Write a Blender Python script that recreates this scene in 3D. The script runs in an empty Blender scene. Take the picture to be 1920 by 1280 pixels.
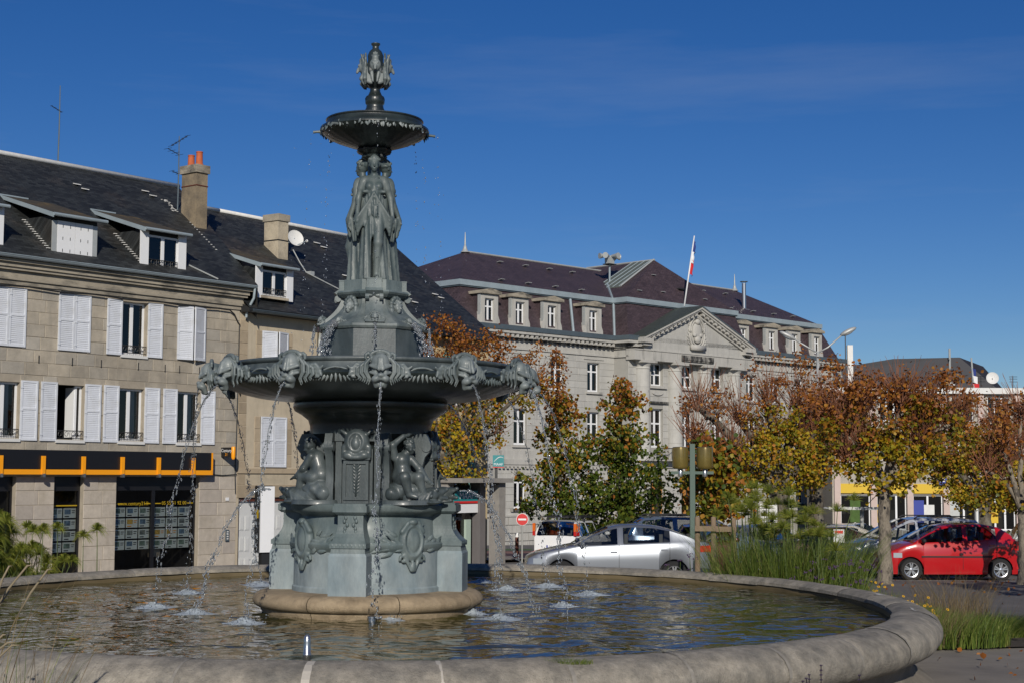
import bpy, bmesh, math, random
import numpy as np
from mathutils import Vector, Matrix
random.seed(11); RNG = np.random.default_rng(5)
SC = bpy.context.scene; COL = SC.collection
PI = math.pi; R = math.radians

# ------------------------------------------------------------------ camera, sky, sun, exposure
EYE = 2.55
cam_d = bpy.data.cameras.new('camera'); cam = bpy.data.objects.new('camera', cam_d); COL.objects.link(cam)
cam_d.sensor_width = 36; cam_d.lens = 54.375; cam_d.clip_start = 0.1; cam_d.clip_end = 4000
cam.matrix_world = Matrix.Translation((0, 0, EYE)) @ Matrix.Rotation(R(90 + 4.868), 4, 'X') @ Matrix.Rotation(R(0.3), 4, 'Z')
SC.camera = cam
SUN_EL, SUN_AZ = 25.0, 3.0          # the sun stands behind the camera, this many degrees to its right
world = bpy.data.worlds.new('World'); SC.world = world; world.use_nodes = True
wn, wl = world.node_tree.nodes, world.node_tree.links
wn.clear()
w_out = wn.new('ShaderNodeOutputWorld'); w_bg = wn.new('ShaderNodeBackground'); w_sky = wn.new('ShaderNodeTexSky')
w_sky.sky_type = 'NISHITA'; w_sky.sun_disc = False
w_sky.sun_elevation = R(SUN_EL); w_sky.sun_rotation = R(180 - SUN_AZ)
w_sky.altitude = 400; w_sky.air_density = 0.9; w_sky.dust_density = 0.1; w_sky.ozone_density = 5.0
w_bg.inputs['Strength'].default_value = 0.053
# faint high cirrus
w_tc = wn.new('ShaderNodeTexCoord'); w_map = wn.new('ShaderNodeMapping'); w_no = wn.new('ShaderNodeTexNoise'); w_rmp = wn.new('ShaderNodeValToRGB'); w_mix = wn.new('ShaderNodeMixRGB')
w_map.inputs['Scale'].default_value = (1.6, 1.2, 14.0); w_map.inputs['Rotation'].default_value = (0.0, 0.12, 0.0); w_map.inputs['Location'].default_value = (0.35, 0, 0.4)
w_no.inputs['Scale'].default_value = 1.7; w_no.inputs['Detail'].default_value = 6; w_no.inputs['Roughness'].default_value = 0.6
w_rmp.color_ramp.elements[0].position = 0.52; w_rmp.color_ramp.elements[1].position = 0.95
w_rmp.color_ramp.elements[0].color = (0, 0, 0, 1); w_rmp.color_ramp.elements[1].color = (.16, .16, .16, 1)
w_mix.inputs['Color2'].default_value = (7.0, 7.6, 8.4, 1)
wl.new(w_tc.outputs['Generated'], w_map.inputs['Vector']); wl.new(w_map.outputs['Vector'], w_no.inputs['Vector'])
wl.new(w_no.outputs['Fac'], w_rmp.inputs['Fac']); wl.new(w_rmp.outputs['Color'], w_mix.inputs['Fac'])
w_hsv = wn.new('ShaderNodeHueSaturation'); w_hsv.inputs['Saturation'].default_value = 1.24; w_hsv.inputs['Hue'].default_value = 0.513
wl.new(w_sky.outputs['Color'], w_hsv.inputs['Color'])
wl.new(w_hsv.outputs['Color'], w_mix.inputs['Color1']); wl.new(w_mix.outputs['Color'], w_bg.inputs['Color']); wl.new(w_bg.outputs['Background'], w_out.inputs['Surface'])
sun_d = bpy.data.lights.new('sun', 'SUN'); sun = bpy.data.objects.new('sun', sun_d); COL.objects.link(sun)
sun_d.energy = 3.5; sun_d.angle = R(0.53); sun_d.color = (1.0, 0.93, 0.82)
sun_dir = Vector((math.sin(R(SUN_AZ)) * math.cos(R(SUN_EL)), -math.cos(R(SUN_AZ)) * math.cos(R(SUN_EL)), math.sin(R(SUN_EL))))
sun.rotation_euler = sun_dir.to_track_quat('Z', 'Y').to_euler(); sun.location = sun_dir * 60
SC.view_settings.view_transform = 'Standard'; SC.view_settings.look = 'None'
SC.view_settings.exposure = 0.20; SC.view_settings.gamma = 1.0; SC.view_settings.use_curve_mapping = False

# ------------------------------------------------------------------ helpers
class MB:
    """collects geometry; build() links it as one mesh object"""
    def __init__(s): s.v = []; s.f = []
    def add(s, vs, fs):
        o = len(s.v); s.v += [tuple(map(float, p)) for p in vs]; s.f += [tuple(i + o for i in f) for f in fs]; return s
    def quad(s, a, b, c, d): return s.add([a, b, c, d], [(0, 1, 2, 3)])
    def box(s, x0, x1, y0, y1, z0, z1):
        return s.add([(x0,y0,z0),(x1,y0,z0),(x1,y1,z0),(x0,y1,z0),(x0,y0,z1),(x1,y0,z1),(x1,y1,z1),(x0,y1,z1)],
              [(0,3,2,1),(4,5,6,7),(0,1,5,4),(1,2,6,5),(2,3,7,6),(3,0,4,7)])
    def obox(s, c, M, sx, sy, sz):
        """box of half sizes about c, turned by the 3x3 matrix M"""
        P = [M @ Vector((i*sx, j*sy, k*sz)) + Vector(c) for k in (-1,1) for j in (-1,1) for i in (-1,1)]
        return s.add(P, [(0,2,3,1),(4,5,7,6),(0,1,5,4),(1,3,7,5),(3,2,6,7),(2,0,4,6)])
    def extr(s, poly, d, close=True):
        """extrude 3-D polygon by vector d"""
        n = len(poly); d = Vector(d); P = [Vector(p) for p in poly]; Q = [p + d for p in P]
        fs = [(i, (i+1) % n, n + (i+1) % n, n + i) for i in range(n)]
        if close: fs += [tuple(range(n-1, -1, -1)), tuple(range(n, 2*n))]
        return s.add(P + Q, fs)
    def tube(s, pts, r, n=8, caps=True):
        pts = [Vector(p) for p in pts]; m = len(pts)
        rr = r if hasattr(r, '__len__') else [r] * m
        vs = []; fs = []; up = None
        for i, p in enumerate(pts):
            t = (pts[min(i+1, m-1)] - pts[max(i-1, 0)])
            t = t.normalized() if t.length > 1e-9 else Vector((0,0,1))
            if up is None: up = Vector((0,0,1)) if abs(t.z) < .9 else Vector((1,0,0))
            a = t.cross(up)
            if a.length < 1e-6: a = t.orthogonal()
            a.normalize(); b = t.cross(a); up = -b if False else up
            for k in range(n):
                q = 2*PI*k/n; vs.append(p + (a*math.cos(q) + b*math.sin(q)) * rr[i])
        for i in range(m-1):
            for k in range(n): fs.append((i*n+k, i*n+(k+1) % n, (i+1)*n+(k+1) % n, (i+1)*n+k))
        if caps: fs += [tuple(range(n-1, -1, -1)), tuple(range((m-1)*n, m*n))]
        return s.add(vs, fs)
    def lathe(s, prof, n=48, c=(0,0), a0=0., a1=2*PI, fn=None):
        full = abs(a1 - a0 - 2*PI) < 1e-6; m = n if full else n + 1; vs = []; fs = []
        for r, z in prof:
            for k in range(m):
                a = a0 + (a1-a0)*k/n; rr, zz = fn(r, z, a) if fn else (r, z)
                vs.append((c[0] + rr*math.sin(a), c[1] - rr*math.cos(a), zz))
        for i in range(len(prof)-1):
            for k in range(n): 
                k2 = (k+1) % m
                fs.append((i*m+k, i*m+k2, (i+1)*m+k2, (i+1)*m+k))
        return s.add(vs, fs)
    def ball(s, c, rx, ry=None, rz=None, nu=8, nv=6, M=None):
        ry = rx if ry is None else ry; rz = rx if rz is None else rz; vs = []; fs = []
        c = Vector(c)
        for i in range(nv+1):
            p = PI*i/nv
            for k in range(nu):
                q = 2*PI*k/nu; d = Vector((rx*math.sin(p)*math.cos(q), ry*math.sin(p)*math.sin(q), rz*math.cos(p)))
                vs.append(c + (M @ d if M else d))
        for i in range(nv):
            for k in range(nu): fs.append((i*nu+k, (i+1)*nu+k, (i+1)*nu+(k+1) % nu, i*nu+(k+1) % nu))
        return s.add(vs, fs)
    def mesh(s, name):
        me = bpy.data.meshes.new(name); me.from_pydata(s.v, [], s.f); me.update(); return me
    def build(s, name, mat, parent=None, smooth=None, loc=None, rotz=0, fix=True):
        me = s.mesh(name)
        if len(s.v) < 12000:
            bm = bmesh.new(); bm.from_mesh(me); bmesh.ops.remove_doubles(bm, verts=bm.verts, dist=2e-4)
            if fix: bmesh.ops.recalc_face_normals(bm, faces=bm.faces)
            bm.to_mesh(me); bm.free()
        return link(name, me, mat, parent, smooth, loc, rotz)

def link(name, me, mat=None, parent=None, smooth=None, loc=None, rotz=0):
    if mat is not None and not me.materials: me.materials.append(mat)
    if smooth:
        me.polygons.foreach_set('use_smooth', [True]*len(me.polygons))
        if smooth is not True and smooth < 180: me.set_sharp_from_angle(angle=R(smooth))
    o = bpy.data.objects.new(name, me); COL.objects.link(o)
    if parent is not None: o.parent = parent
    if loc is not None: o.location = loc
    if rotz: o.rotation_euler = (0, 0, rotz)
    return o
def tag(o, label=None, cat=None, group=None, kind=None):
    for k, v in (('label', label), ('category', cat), ('group', group), ('kind', kind)):
        if v: o[k] = v
    return o
def thing(name, label, cat, loc=(0,0,0), rotz=0, group=None):
    o = bpy.data.objects.new(name, None); COL.objects.link(o); o.location = loc; o.rotation_euler = (0,0,rotz); o.empty_display_size = .2
    return tag(o, label, cat, group)
def stuff(o): o['kind'] = 'stuff'; return o
def copy_tree(o, parent=None):
    c = o.copy(); COL.objects.link(c); c.parent = parent
    for ch in list(o.children): copy_tree(ch, c)
    return c
def np_mesh(name, V, F, mats=None, mi=None):
    """fast mesh from numpy arrays; F is (n,k) with one k"""
    me = bpy.data.meshes.new(name); V = np.asarray(V, np.float32); F = np.asarray(F, np.int32); n, k = F.shape
    me.vertices.add(len(V)); me.vertices.foreach_set('co', V.ravel())
    me.loops.add(n*k); me.loops.foreach_set('vertex_index', F.ravel())
    me.polygons.add(n); me.polygons.foreach_set('loop_start', np.arange(0, n*k, k, dtype=np.int32))
    for m in (mats or []): me.materials.append(m)
    if mi is not None: me.polygons.foreach_set('material_index', np.asarray(mi, np.int32))
    me.update(calc_edges=True); return me
def text_mesh(txt, size, mat, name, parent, loc, rot=(R(90),0,0), align='CENTER', ext=.002, sx=1.0, cat=None):
    cu = bpy.data.curves.new(name, 'FONT'); cu.body = txt; cu.size = size; cu.extrude = ext; cu.align_x = align; cu.align_y = 'CENTER'; cu.resolution_u = 2
    t = bpy.data.objects.new('tmp', cu); COL.objects.link(t); dg = bpy.context.evaluated_depsgraph_get(); dg.update()
    me = bpy.data.meshes.new_from_object(t.evaluated_get(dg)); me.name = name
    bpy.data.objects.remove(t); bpy.data.curves.remove(cu); me.materials.clear()
    o = link(name, me, mat, parent, None, loc); o.rotation_euler = rot; o.scale = (sx,1,1); return o

# ------------------------------------------------------------------ materials
def mat(name, col, rough=.7, metal=0., var=.0, vs=3., rnd=0., isl=False, bump=0., bs=30., bdist=.02, stain=None, ss=1.2, sth=(.5,.7), spec=.5, coat=0., det=4, sz=(1,1,1), hue=None, world=False, drip=None):
    m = bpy.data.materials.new(name); m.use_nodes = True; n, l = m.node_tree.nodes, m.node_tree.links
    b = n['Principled BSDF']; b.inputs['Roughness'].default_value = rough; b.inputs['Metallic'].default_value = metal
    b.inputs['Specular IOR Level'].default_value = spec; b.inputs['Coat Weight'].default_value = coat; b.inputs['Coat Roughness'].default_value = .05
    b.inputs['Base Color'].default_value = (*col, 1)
    tc = n.new('ShaderNodeTexCoord'); mp = n.new('ShaderNodeMapping'); mp.inputs['Scale'].default_value = sz; gp_ = n.new('ShaderNodeNewGeometry') if world else None; l.new(gp_.outputs['Position'] if world else tc.outputs['Object'], mp.inputs['Vector'])
    vec = mp.outputs['Vector']
    cur = None
    def rgb(c): x = n.new('ShaderNodeRGB'); x.outputs[0].default_value = (*c, 1); return x.outputs[0]
    cur = rgb(col)
    if stain:
        no = n.new('ShaderNodeTexNoise'); no.inputs['Scale'].default_value = ss; no.inputs['Detail'].default_value = 6; no.inputs['Roughness'].default_value = .65; l.new(vec, no.inputs['Vector'])
        mr = n.new('ShaderNodeMapRange'); mr.inputs['From Min'].default_value = sth[0]; mr.inputs['From Max'].default_value = sth[1]; l.new(no.outputs['Fac'], mr.inputs['Value'])
        mx = n.new('ShaderNodeMixRGB'); l.new(mr.outputs['Result'], mx.inputs['Fac']); l.new(cur, mx.inputs['Color1']); mx.inputs['Color2'].default_value = (*stain, 1); cur = mx.outputs['Color']
    if drip:
        m2 = n.new('ShaderNodeMapping'); m2.inputs['Scale'].default_value = (2.6,2.6,.28); l.new(gp_.outputs['Position'] if world else tc.outputs['Object'], m2.inputs['Vector'])
        no = n.new('ShaderNodeTexNoise'); no.inputs['Scale'].default_value = 1.6; no.inputs['Detail'].default_value = 5; no.inputs['Roughness'].default_value = .7; l.new(m2.outputs[0], no.inputs['Vector'])
        mr = n.new('ShaderNodeMapRange'); mr.inputs['From Min'].default_value = .52; mr.inputs['From Max'].default_value = .78; mr.inputs['To Max'].default_value = .75; l.new(no.outputs['Fac'], mr.inputs['Value'])
        mx = n.new('ShaderNodeMixRGB'); l.new(mr.outputs['Result'], mx.inputs['Fac']); l.new(cur, mx.inputs['Color1']); mx.inputs['Color2'].default_value = (*drip, 1); cur = mx.outputs['Color']
    fac = None
    def mul(a, bb, op='MULTIPLY'):
        x = n.new('ShaderNodeMath'); x.operation = op; 
        for i, q in enumerate((a, bb)):
            if isinstance(q, (int, float)): x.inputs[i].default_value = q
            else: l.new(q, x.inputs[i])
        return x.outputs[0]
    if var:
        no = n.new('ShaderNodeTexNoise'); no.inputs['Scale'].default_value = vs; no.inputs['Detail'].default_value = det; no.inputs['Roughness'].default_value = .7; l.new(vec, no.inputs['Vector'])
        mr = n.new('ShaderNodeMapRange'); mr.inputs['From Min'].default_value = .25; mr.inputs['From Max'].default_value = .75; mr.inputs['To Min'].default_value = 1-var; mr.inputs['To Max'].default_value = 1+var; mr.clamp = False
        l.new(no.outputs['Fac'], mr.inputs['Value']); fac = mr.outputs['Result']
    rv = None
    if rnd:
        oi = n.new('ShaderNodeObjectInfo'); rv = oi.outputs['Random']
        if isl:
            ge = n.new('ShaderNodeNewGeometry'); a = mul(rv, ge.outputs['Random Per Island'], 'ADD'); rv = mul(a, 1.0, 'MODULO')
        mr = n.new('ShaderNodeMapRange'); mr.inputs['To Min'].default_value = 1-rnd; mr.inputs['To Max'].default_value = 1+rnd*.8; l.new(rv, mr.inputs['Value'])
        fac = mr.outputs['Result'] if fac is None else mul(fac, mr.outputs['Result'])
        if hue:
            rr = mul(mul(rv, 7.31), 1.0, 'MODULO'); mr2 = n.new('ShaderNodeMapRange'); mr2.inputs['From Min'].default_value = .45; mr2.inputs['To Max'].default_value = .85; l.new(rr, mr2.inputs['Value'])
            mx = n.new('ShaderNodeMixRGB'); l.new(mr2.outputs['Result'], mx.inputs['Fac']); l.new(cur, mx.inputs['Color1']); mx.inputs['Color2'].default_value = (*hue, 1); cur = mx.outputs['Color']
    if fac is not None:
        vm = n.new('ShaderNodeVectorMath'); vm.operation = 'SCALE'; l.new(cur, vm.inputs[0]); l.new(fac, vm.inputs['Scale']); cur = vm.outputs[0]
    l.new(cur, b.inputs['Base Color'])
    if bump:
        no = n.new('ShaderNodeTexNoise'); no.inputs['Scale'].default_value = bs; no.inputs['Detail'].default_value = 5; no.inputs['Roughness'].default_value = .6; l.new(vec, no.inputs['Vector'])
        bu = n.new('ShaderNodeBump'); bu.inputs['Strength'].default_value = bump; bu.inputs['Distance'].default_value = bdist; l.new(no.outputs['Fac'], bu.inputs['Height']); l.new(bu.outputs['Normal'], b.inputs['Normal'])
    return m
def slate_mat(name, col, scale, var, moss=None):
    """roofing slates: brick pattern in the roof's own plane (x along the eave, y up the slope)"""
    m = mat(name, col, .55, var=.25, vs=.9, stain=moss, ss=.7, sth=(.52,.75)) if moss else mat(name, col, .55, var=.25, vs=.9)
    n, l = m.node_tree.nodes, m.node_tree.links; b = n['Principled BSDF']
    src = b.inputs['Base Color'].links[0].from_socket
    tc = n.new('ShaderNodeTexCoord'); br = n.new('ShaderNodeTexBrick'); br.inputs['Scale'].default_value = scale
    br.inputs['Brick Width'].default_value = .75; br.inputs['Row Height'].default_value = .42; br.inputs['Mortar Size'].default_value = .035; br.inputs['Mortar Smooth'].default_value = .3
    br.inputs['Color1'].default_value = (1-var,)*3+(1,); br.inputs['Color2'].default_value = (1+var,)*3+(1,); br.inputs['Mortar'].default_value = (.45,.45,.45,1)
    sx = n.new('ShaderNodeSeparateXYZ'); cx = n.new('ShaderNodeCombineXYZ'); l.new(tc.outputs['Object'], sx.inputs[0])
    l.new(sx.outputs['X'], cx.inputs['X']); ad = n.new('ShaderNodeMath'); l.new(sx.outputs['Z'], ad.inputs[0]); l.new(sx.outputs['Y'], ad.inputs[1]); l.new(ad.outputs[0], cx.inputs['Y'])
    l.new(cx.outputs[0], br.inputs['Vector'])
    vm = n.new('ShaderNodeVectorMath'); vm.operation = 'MULTIPLY'; l.new(src, vm.inputs[0]); l.new(br.outputs['Color'], vm.inputs[1]); l.new(vm.outputs[0], b.inputs['Base Color'])
    bu = n.new('ShaderNodeBump'); bu.inputs['Strength'].default_value = .5; bu.inputs['Distance'].default_value = .02; l.new(br.outputs['Color'], bu.inputs['Height']); l.new(bu.outputs['Normal'], b.inputs['Normal'])
    return m
def glass_mat(name, tint=.75, refl=1.0):
    m = bpy.data.materials.new(name); m.use_nodes = True; n, l = m.node_tree.nodes, m.node_tree.links; n.remove(n['Principled BSDF'])
    o = n['Material Output']; t = n.new('ShaderNodeBsdfTransparent'); t.inputs[0].default_value = (tint, tint*1.02, tint*1.02, 1)
    g = n.new('ShaderNodeBsdfGlossy'); g.inputs['Roughness'].default_value = .02
    fr = n.new('ShaderNodeFresnel'); fr.inputs['IOR'].default_value = 1.5; mu = n.new('ShaderNodeMath'); mu.operation = 'MULTIPLY'; mu.inputs[1].default_value = 1.7*refl; mu.use_clamp = True; l.new(fr.outputs[0], mu.inputs[0])
    mx = n.new('ShaderNodeMixShader'); l.new(mu.outputs[0], mx.inputs[0]); l.new(t.outputs[0], mx.inputs[1]); l.new(g.outputs[0], mx.inputs[2]); l.new(mx.outputs[0], o.inputs['Surface'])
    return m
def leaf_mat(name, stops, trans=.3, rough=.55):
    """leaf colours: each leaf (mesh island) takes its own colour from the ramp"""
    m = bpy.data.materials.new(name); m.use_nodes = True; n, l = m.node_tree.nodes, m.node_tree.links; b = n['Principled BSDF']
    ge = n.new('ShaderNodeNewGeometry'); ra = n.new('ShaderNodeValToRGB'); l.new(ge.outputs['Random Per Island'], ra.inputs[0])
    e = ra.color_ramp.elements
    while len(e) < len(stops): e.new(.5)
    for i, (p, c) in enumerate(stops): e[i].position = p; e[i].color = (*c, 1)
    l.new(ra.outputs[0], b.inputs['Base Color']); b.inputs['Roughness'].default_value = rough; b.inputs['Specular IOR Level'].default_value = .35
    tr = n.new('ShaderNodeBsdfTranslucent'); l.new(ra.outputs[0], tr.inputs[0]); mx = n.new('ShaderNodeMixShader'); mx.inputs[0].default_value = trans
    l.new(b.outputs[0], mx.inputs[1]); l.new(tr.outputs[0], mx.inputs[2]); l.new(mx.outputs[0], n['Material Output'].inputs['Surface']); return m

M = {}
M['mortar'] = mat('mortar', (.32,.28,.22), .9, var=.15, vs=4)
M['ashlar'] = mat('ashlar', (.385,.338,.265), .85, world=True, drip=(.22,.20,.165), var=.2, vs=2.2, rnd=.10, bump=.6, bs=22, bdist=.014, stain=(.25,.225,.185), ss=.9, sth=(.45,.75), hue=(.34,.315,.27))
M['pier_stone'] = mat('pier_stone', (.44,.39,.325), .85, world=True, drip=(.31,.27,.22), var=.14, vs=6, rnd=.08, bump=.5, bs=30, bdist=.01, hue=(.36,.32,.28), stain=(.30,.26,.20), ss=1.0, sth=(.52,.75))
M['cornice'] = mat('cornice', (.31,.275,.215), .9, var=.22, vs=3, stain=(.08,.075,.065), ss=1.8, sth=(.5,.68), bump=.5, bs=20, sz=(.5,1,1.5))
M['render_b'] = mat('render_b', (.48,.41,.30), .9, drip=(.33,.28,.20), var=.13, vs=2, stain=(.36,.31,.23), ss=1.1, sth=(.5,.8), bump=.35, bs=40, bdist=.006)
M['quoin_b'] = mat('quoin_b', (.36,.29,.20), .88, world=True, var=.14, vs=5, rnd=.18, bump=.4, bs=30, bdist=.01)
M['render_c'] = mat('render_c', (.53,.42,.25), .9, drip=(.40,.31,.18), var=.12, vs=2, bump=.3, bs=40, bdist=.006)
M['town_stone'] = mat('town_stone', (.415,.408,.38), .85, world=True, drip=(.27,.265,.25), var=.10, vs=1.5, rnd=.07, isl=True, bump=.35, bs=12, bdist=.015, stain=(.35,.34,.31), ss=.5, sth=(.5,.8))
M['town_wall'] = mat('town_wall', (.33,.322,.295), .88, var=.10, vs=1.2, bump=.3, bs=10)
M['town_trim'] = mat('town_trim', (.405,.395,.365), .85, var=.14, vs=2, stain=(.20,.195,.18), ss=1.3, sth=(.55,.75), bump=.3, bs=14, sz=(1.5,1,.35))
M['town_black'] = mat('town_black', (.30,.29,.26), .9, var=.3, vs=3, stain=(.03,.03,.03), ss=1.8, sth=(.36,.54), sz=(2.2,1,.35))
M['slate_a'] = slate_mat('slate_a', (.023,.0255,.026), 3.2, .5, moss=(.046,.038,.031))
M['slate_t'] = slate_mat('slate_t', (.060,.041,.046), 3.0, .24)
M['slate_far'] = mat('slate_far', (.020,.021,.028), .6, var=.2, vs=1)
M['moss_roof'] = mat('moss_roof', (.05,.041,.027), .85, var=.35, vs=4, stain=(.10,.065,.02), ss=2, sth=(.5,.7), bump=.5, bs=25)
M['zinc'] = mat('zinc', (.30,.36,.39), .5, .2, var=.14, vs=1.5)
M['zinc_light'] = mat('zinc_light', (.42,.44,.43), .5, .3, var=.12, vs=2)
M['zinc_dark'] = mat('zinc_dark', (.10,.13,.15), .5, .35, var=.15, vs=2)
M['lead_white'] = mat('lead_white', (.62,.62,.60), .6, var=.15, vs=8)
M['white'] = mat('white', (.72,.73,.74), .45, var=.03, vs=4)
M['shutter'] = mat('shutter', (.62,.645,.69), .5, var=.08, vs=3, rnd=.07, stain=(.52,.53,.53), ss=2.5, sth=(.5,.8))
M['white_old'] = mat('white_old', (.62,.62,.60), .6, var=.08, vs=4)
M['dark'] = mat('dark', (.012,.012,.013), .9)
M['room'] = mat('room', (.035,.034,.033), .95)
M['glass'] = glass_mat('glass', .6)
M['shop_glass'] = glass_mat('shop_glass', .93, .5)
M['curtain'] = mat('curtain', (.78,.78,.72), .9, var=.12, vs=6, sz=(6,1,.2))
M['black_panel'] = mat('black_panel', (.010,.010,.012), .35)
M['orange'] = mat('orange', (.86,.33,.008), .4)
M['steel'] = mat('steel', (.48,.49,.50), .28, .9, var=.05)
M['iron'] = mat('iron', (.018,.019,.02), .5)
M['chimney'] = mat('chimney', (.24,.19,.125), .92, var=.2, vs=2, stain=(.12,.10,.075), ss=1.6, sth=(.48,.72), bump=.6, bs=18, bdist=.02)
M['chimney_pale'] = mat('chimney_pale', (.45,.39,.29), .92, var=.15, vs=2, stain=(.2,.17,.13), ss=1.6, sth=(.48,.72), bump=.5, bs=18, bdist=.02)
M['terracotta'] = mat('terracotta', (.42,.10,.035), .8, var=.2, vs=8)
M['brown_wood'] = mat('brown_wood', (.10,.028,.016), .6)
M['door_white'] = mat('door_white', (.60,.61,.60), .5)
M['green_shutter'] = mat('green_shutter', (.16,.32,.29), .6)
M['asphalt'] = mat('asphalt', (.105,.10,.098), .92, var=.22, vs=.8, stain=(.14,.13,.12), ss=.35, sth=(.45,.7), bump=.7, bs=90, bdist=.008)
M['pavement'] = mat('pavement', (.24,.21,.185), .9, var=.15, vs=2, bump=.4, bs=40)
M['road_paint'] = mat('road_paint', (.55,.55,.53), .7, var=.2, vs=6)
M['kerb'] = mat('kerb', (.27,.26,.24), .85, var=.15, vs=4, bump=.4, bs=30)
M['soil'] = mat('soil', (.055,.042,.028), .95, var=.35, vs=5, bump=1., bs=25, bdist=.05)
M['turf'] = mat('turf', (.06,.11,.025), .9, var=.3, vs=3, bump=.8, bs=60)
M['paving'] = mat('paving', (.20,.18,.155), .9, var=.13, vs=1.5, stain=(.15,.135,.12), ss=.9, sth=(.45,.7), bump=.5, bs=50, bdist=.01)

# ------------------------------------------------------------------ ground
def gz(y): return 0.0 if y < 36 else -0.03 * (y - 36) if y < 130 else -2.82
def sheet(name, poly, z, m, kind='structure'):
    o = MB().add([(x, y, gz(y) + z) for x, y in poly], [tuple(range(len(poly)))]).build(name, m, fix=False); o['kind'] = kind; return o
g = MB()
ys = [-60, 36, 130, 2500]
for a, b in zip(ys[:-1], ys[1:]):
    g.quad((-1500, a, gz(a)), (1500, a, gz(a)), (1500, b, gz(b)), (-1500, b, gz(b)))
tag(g.build('ground', M['asphalt'], fix=False), kind='structure')
PX, PY = -1.9, 20.9                    # pool centre
def ring(r0, r1, a0, a1, z, name, m, n=40, kind='structure'):
    mb = MB(); P = []
    for k in range(n+1):
        a = a0 + (a1-a0)*k/n; P.append(a)
    for i in range(n):
        q = []
        for r, a in ((r0,P[i]),(r1,P[i]),(r1,P[i+1]),(r0,P[i+1])):
            y = PY - r*math.cos(a); q.append((PX + r*math.sin(a), y, gz(y)+z))
        mb.quad(*q)
    return tag(mb.build(name, m, fix=False), kind=kind)
# paved apron round the pool, planting bed behind it, kerb between bed and car park
ring(0.5, 12.2, -PI, PI, .004, 'paved_apron', M['paving'], 64)
ring(7.35, 10.6, R(104), R(276), .03, 'planting_bed', M['soil'], 48)
kb = MB()
for k in range(60):
    a = R(84) + R(192)*k/60; b = a + R(192)/60 - .002
    kb.extr([(PX+r*math.sin(t), PY-r*math.cos(t), gz(PY-r*math.cos(t))-.05) for r, t in ((10.6,a),(10.75,a),(10.75,b),(10.6,b))], (0,0,.17))
pass
sheet('pavement', [(-30, 25), (-22.6, 25), (-5.5, 46.8), (2.5, 58.5), (-4, 62), (-30, 32)], .11, M['pavement'])
sheet('lawn_strip', [(-2.5, 72), (1.0, 72.5), (1.0, 76), (-2.5, 76)], .1, M['turf'])
sheet('footway', [(-3, 60), (1.9, 60), (1.9, 72), (-3, 72)], .06, mat('red_paving', (.22,.11,.085), .9, var=.2, vs=3))
for k in range(7):
    x = 6.9 + k*2.45
    sheet('bay_line', [(x, 41.9), (x+.12, 41.9), (x+1.5, 46.8), (x+1.38, 46.8)], .008, M['road_paint'])
sheet('kerb_line', [(8, 40.0), (26, 38.0), (26, 38.12), (8, 40.12)], .008, M['road_paint'])

# pool: coping stones on a curved wall
M['granite'] = mat('granite', (.31,.28,.23), .85, var=.42, vs=9, rnd=.10, bump=1., bs=55, bdist=.018, stain=(.15,.142,.125), ss=2.2, sth=(.40,.68), det=10)
M['granite_wall'] = mat('granite_wall', (.20,.175,.14), .88, var=.2, vs=3, bump=.6, bs=40, bdist=.015, stain=(.11,.10,.08), ss=1.2, sth=(.45,.7))
M['wet_wall'] = mat('wet_wall', (.15,.115,.06), .6, var=.25, vs=4, stain=(.06,.045,.02), ss=2, sth=(.4,.7))
M['joint_grey'] = mat('joint_grey', (.22,.205,.18), .9, var=.25, vs=10); M['joint_pale'] = mat('joint_pale', (.42,.39,.34), .9, var=.15, vs=10)
CXP, CYP, SXP, SYP = -1.6, 21.25, .94, 1.04      # the pool is a slight oval
pool = thing('pool_basin', 'round grey granite pool basin with a bulging rim of curved coping stones', 'basin', (CXP, CYP, 0)); pool.scale = (SXP, SYP, 1.02)
prof = [(7.06,.765),(6.955,.78),(6.96,.825),(7.03,.862),(7.10,.878),(7.2,.885),(7.33,.872),(7.45,.835),(7.545,.775),(7.60,.695),(7.61,.62),(7.58,.545),(7.51,.48),(7.42,.44),(7.28,.425)]
NS = 38
for k in range(NS):
    a0 = 2*PI*k/NS - .020; a1 = a0 + 2*PI/NS - .0026
    mb = MB(); n = 14; P = len(prof)
    for j in range(n+1):
        a = a0 + (a1-a0)*j/n; e = .985 if j in (0, n) else 1
        for (r, z) in prof:
            rr = 7.29 + (r-7.29)*(1 if e == 1 else .975); zz = .65 + (z-.65)*(1 if e == 1 else .975)
            w = .007*math.sin(9*a+k*1.7)+.005*math.sin(31*a+z*9+k)+.004*math.sin(57*a+z*23)
            mb.v.append((rr*math.sin(a)+w*math.sin(a), -rr*math.cos(a)-w*math.cos(a), zz + .004*math.sin(k*2.3)))
    for j in range(n):
        for i in range(P-1): mb.f.append((j*P+i, j*P+i+1, (j+1)*P+i+1, (j+1)*P+i))
    mb.f += [tuple(range(P)), tuple(range(n*P, n*P+P))]
    mb.build('coping_stone', M['granite'], pool, smooth=40)
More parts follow.
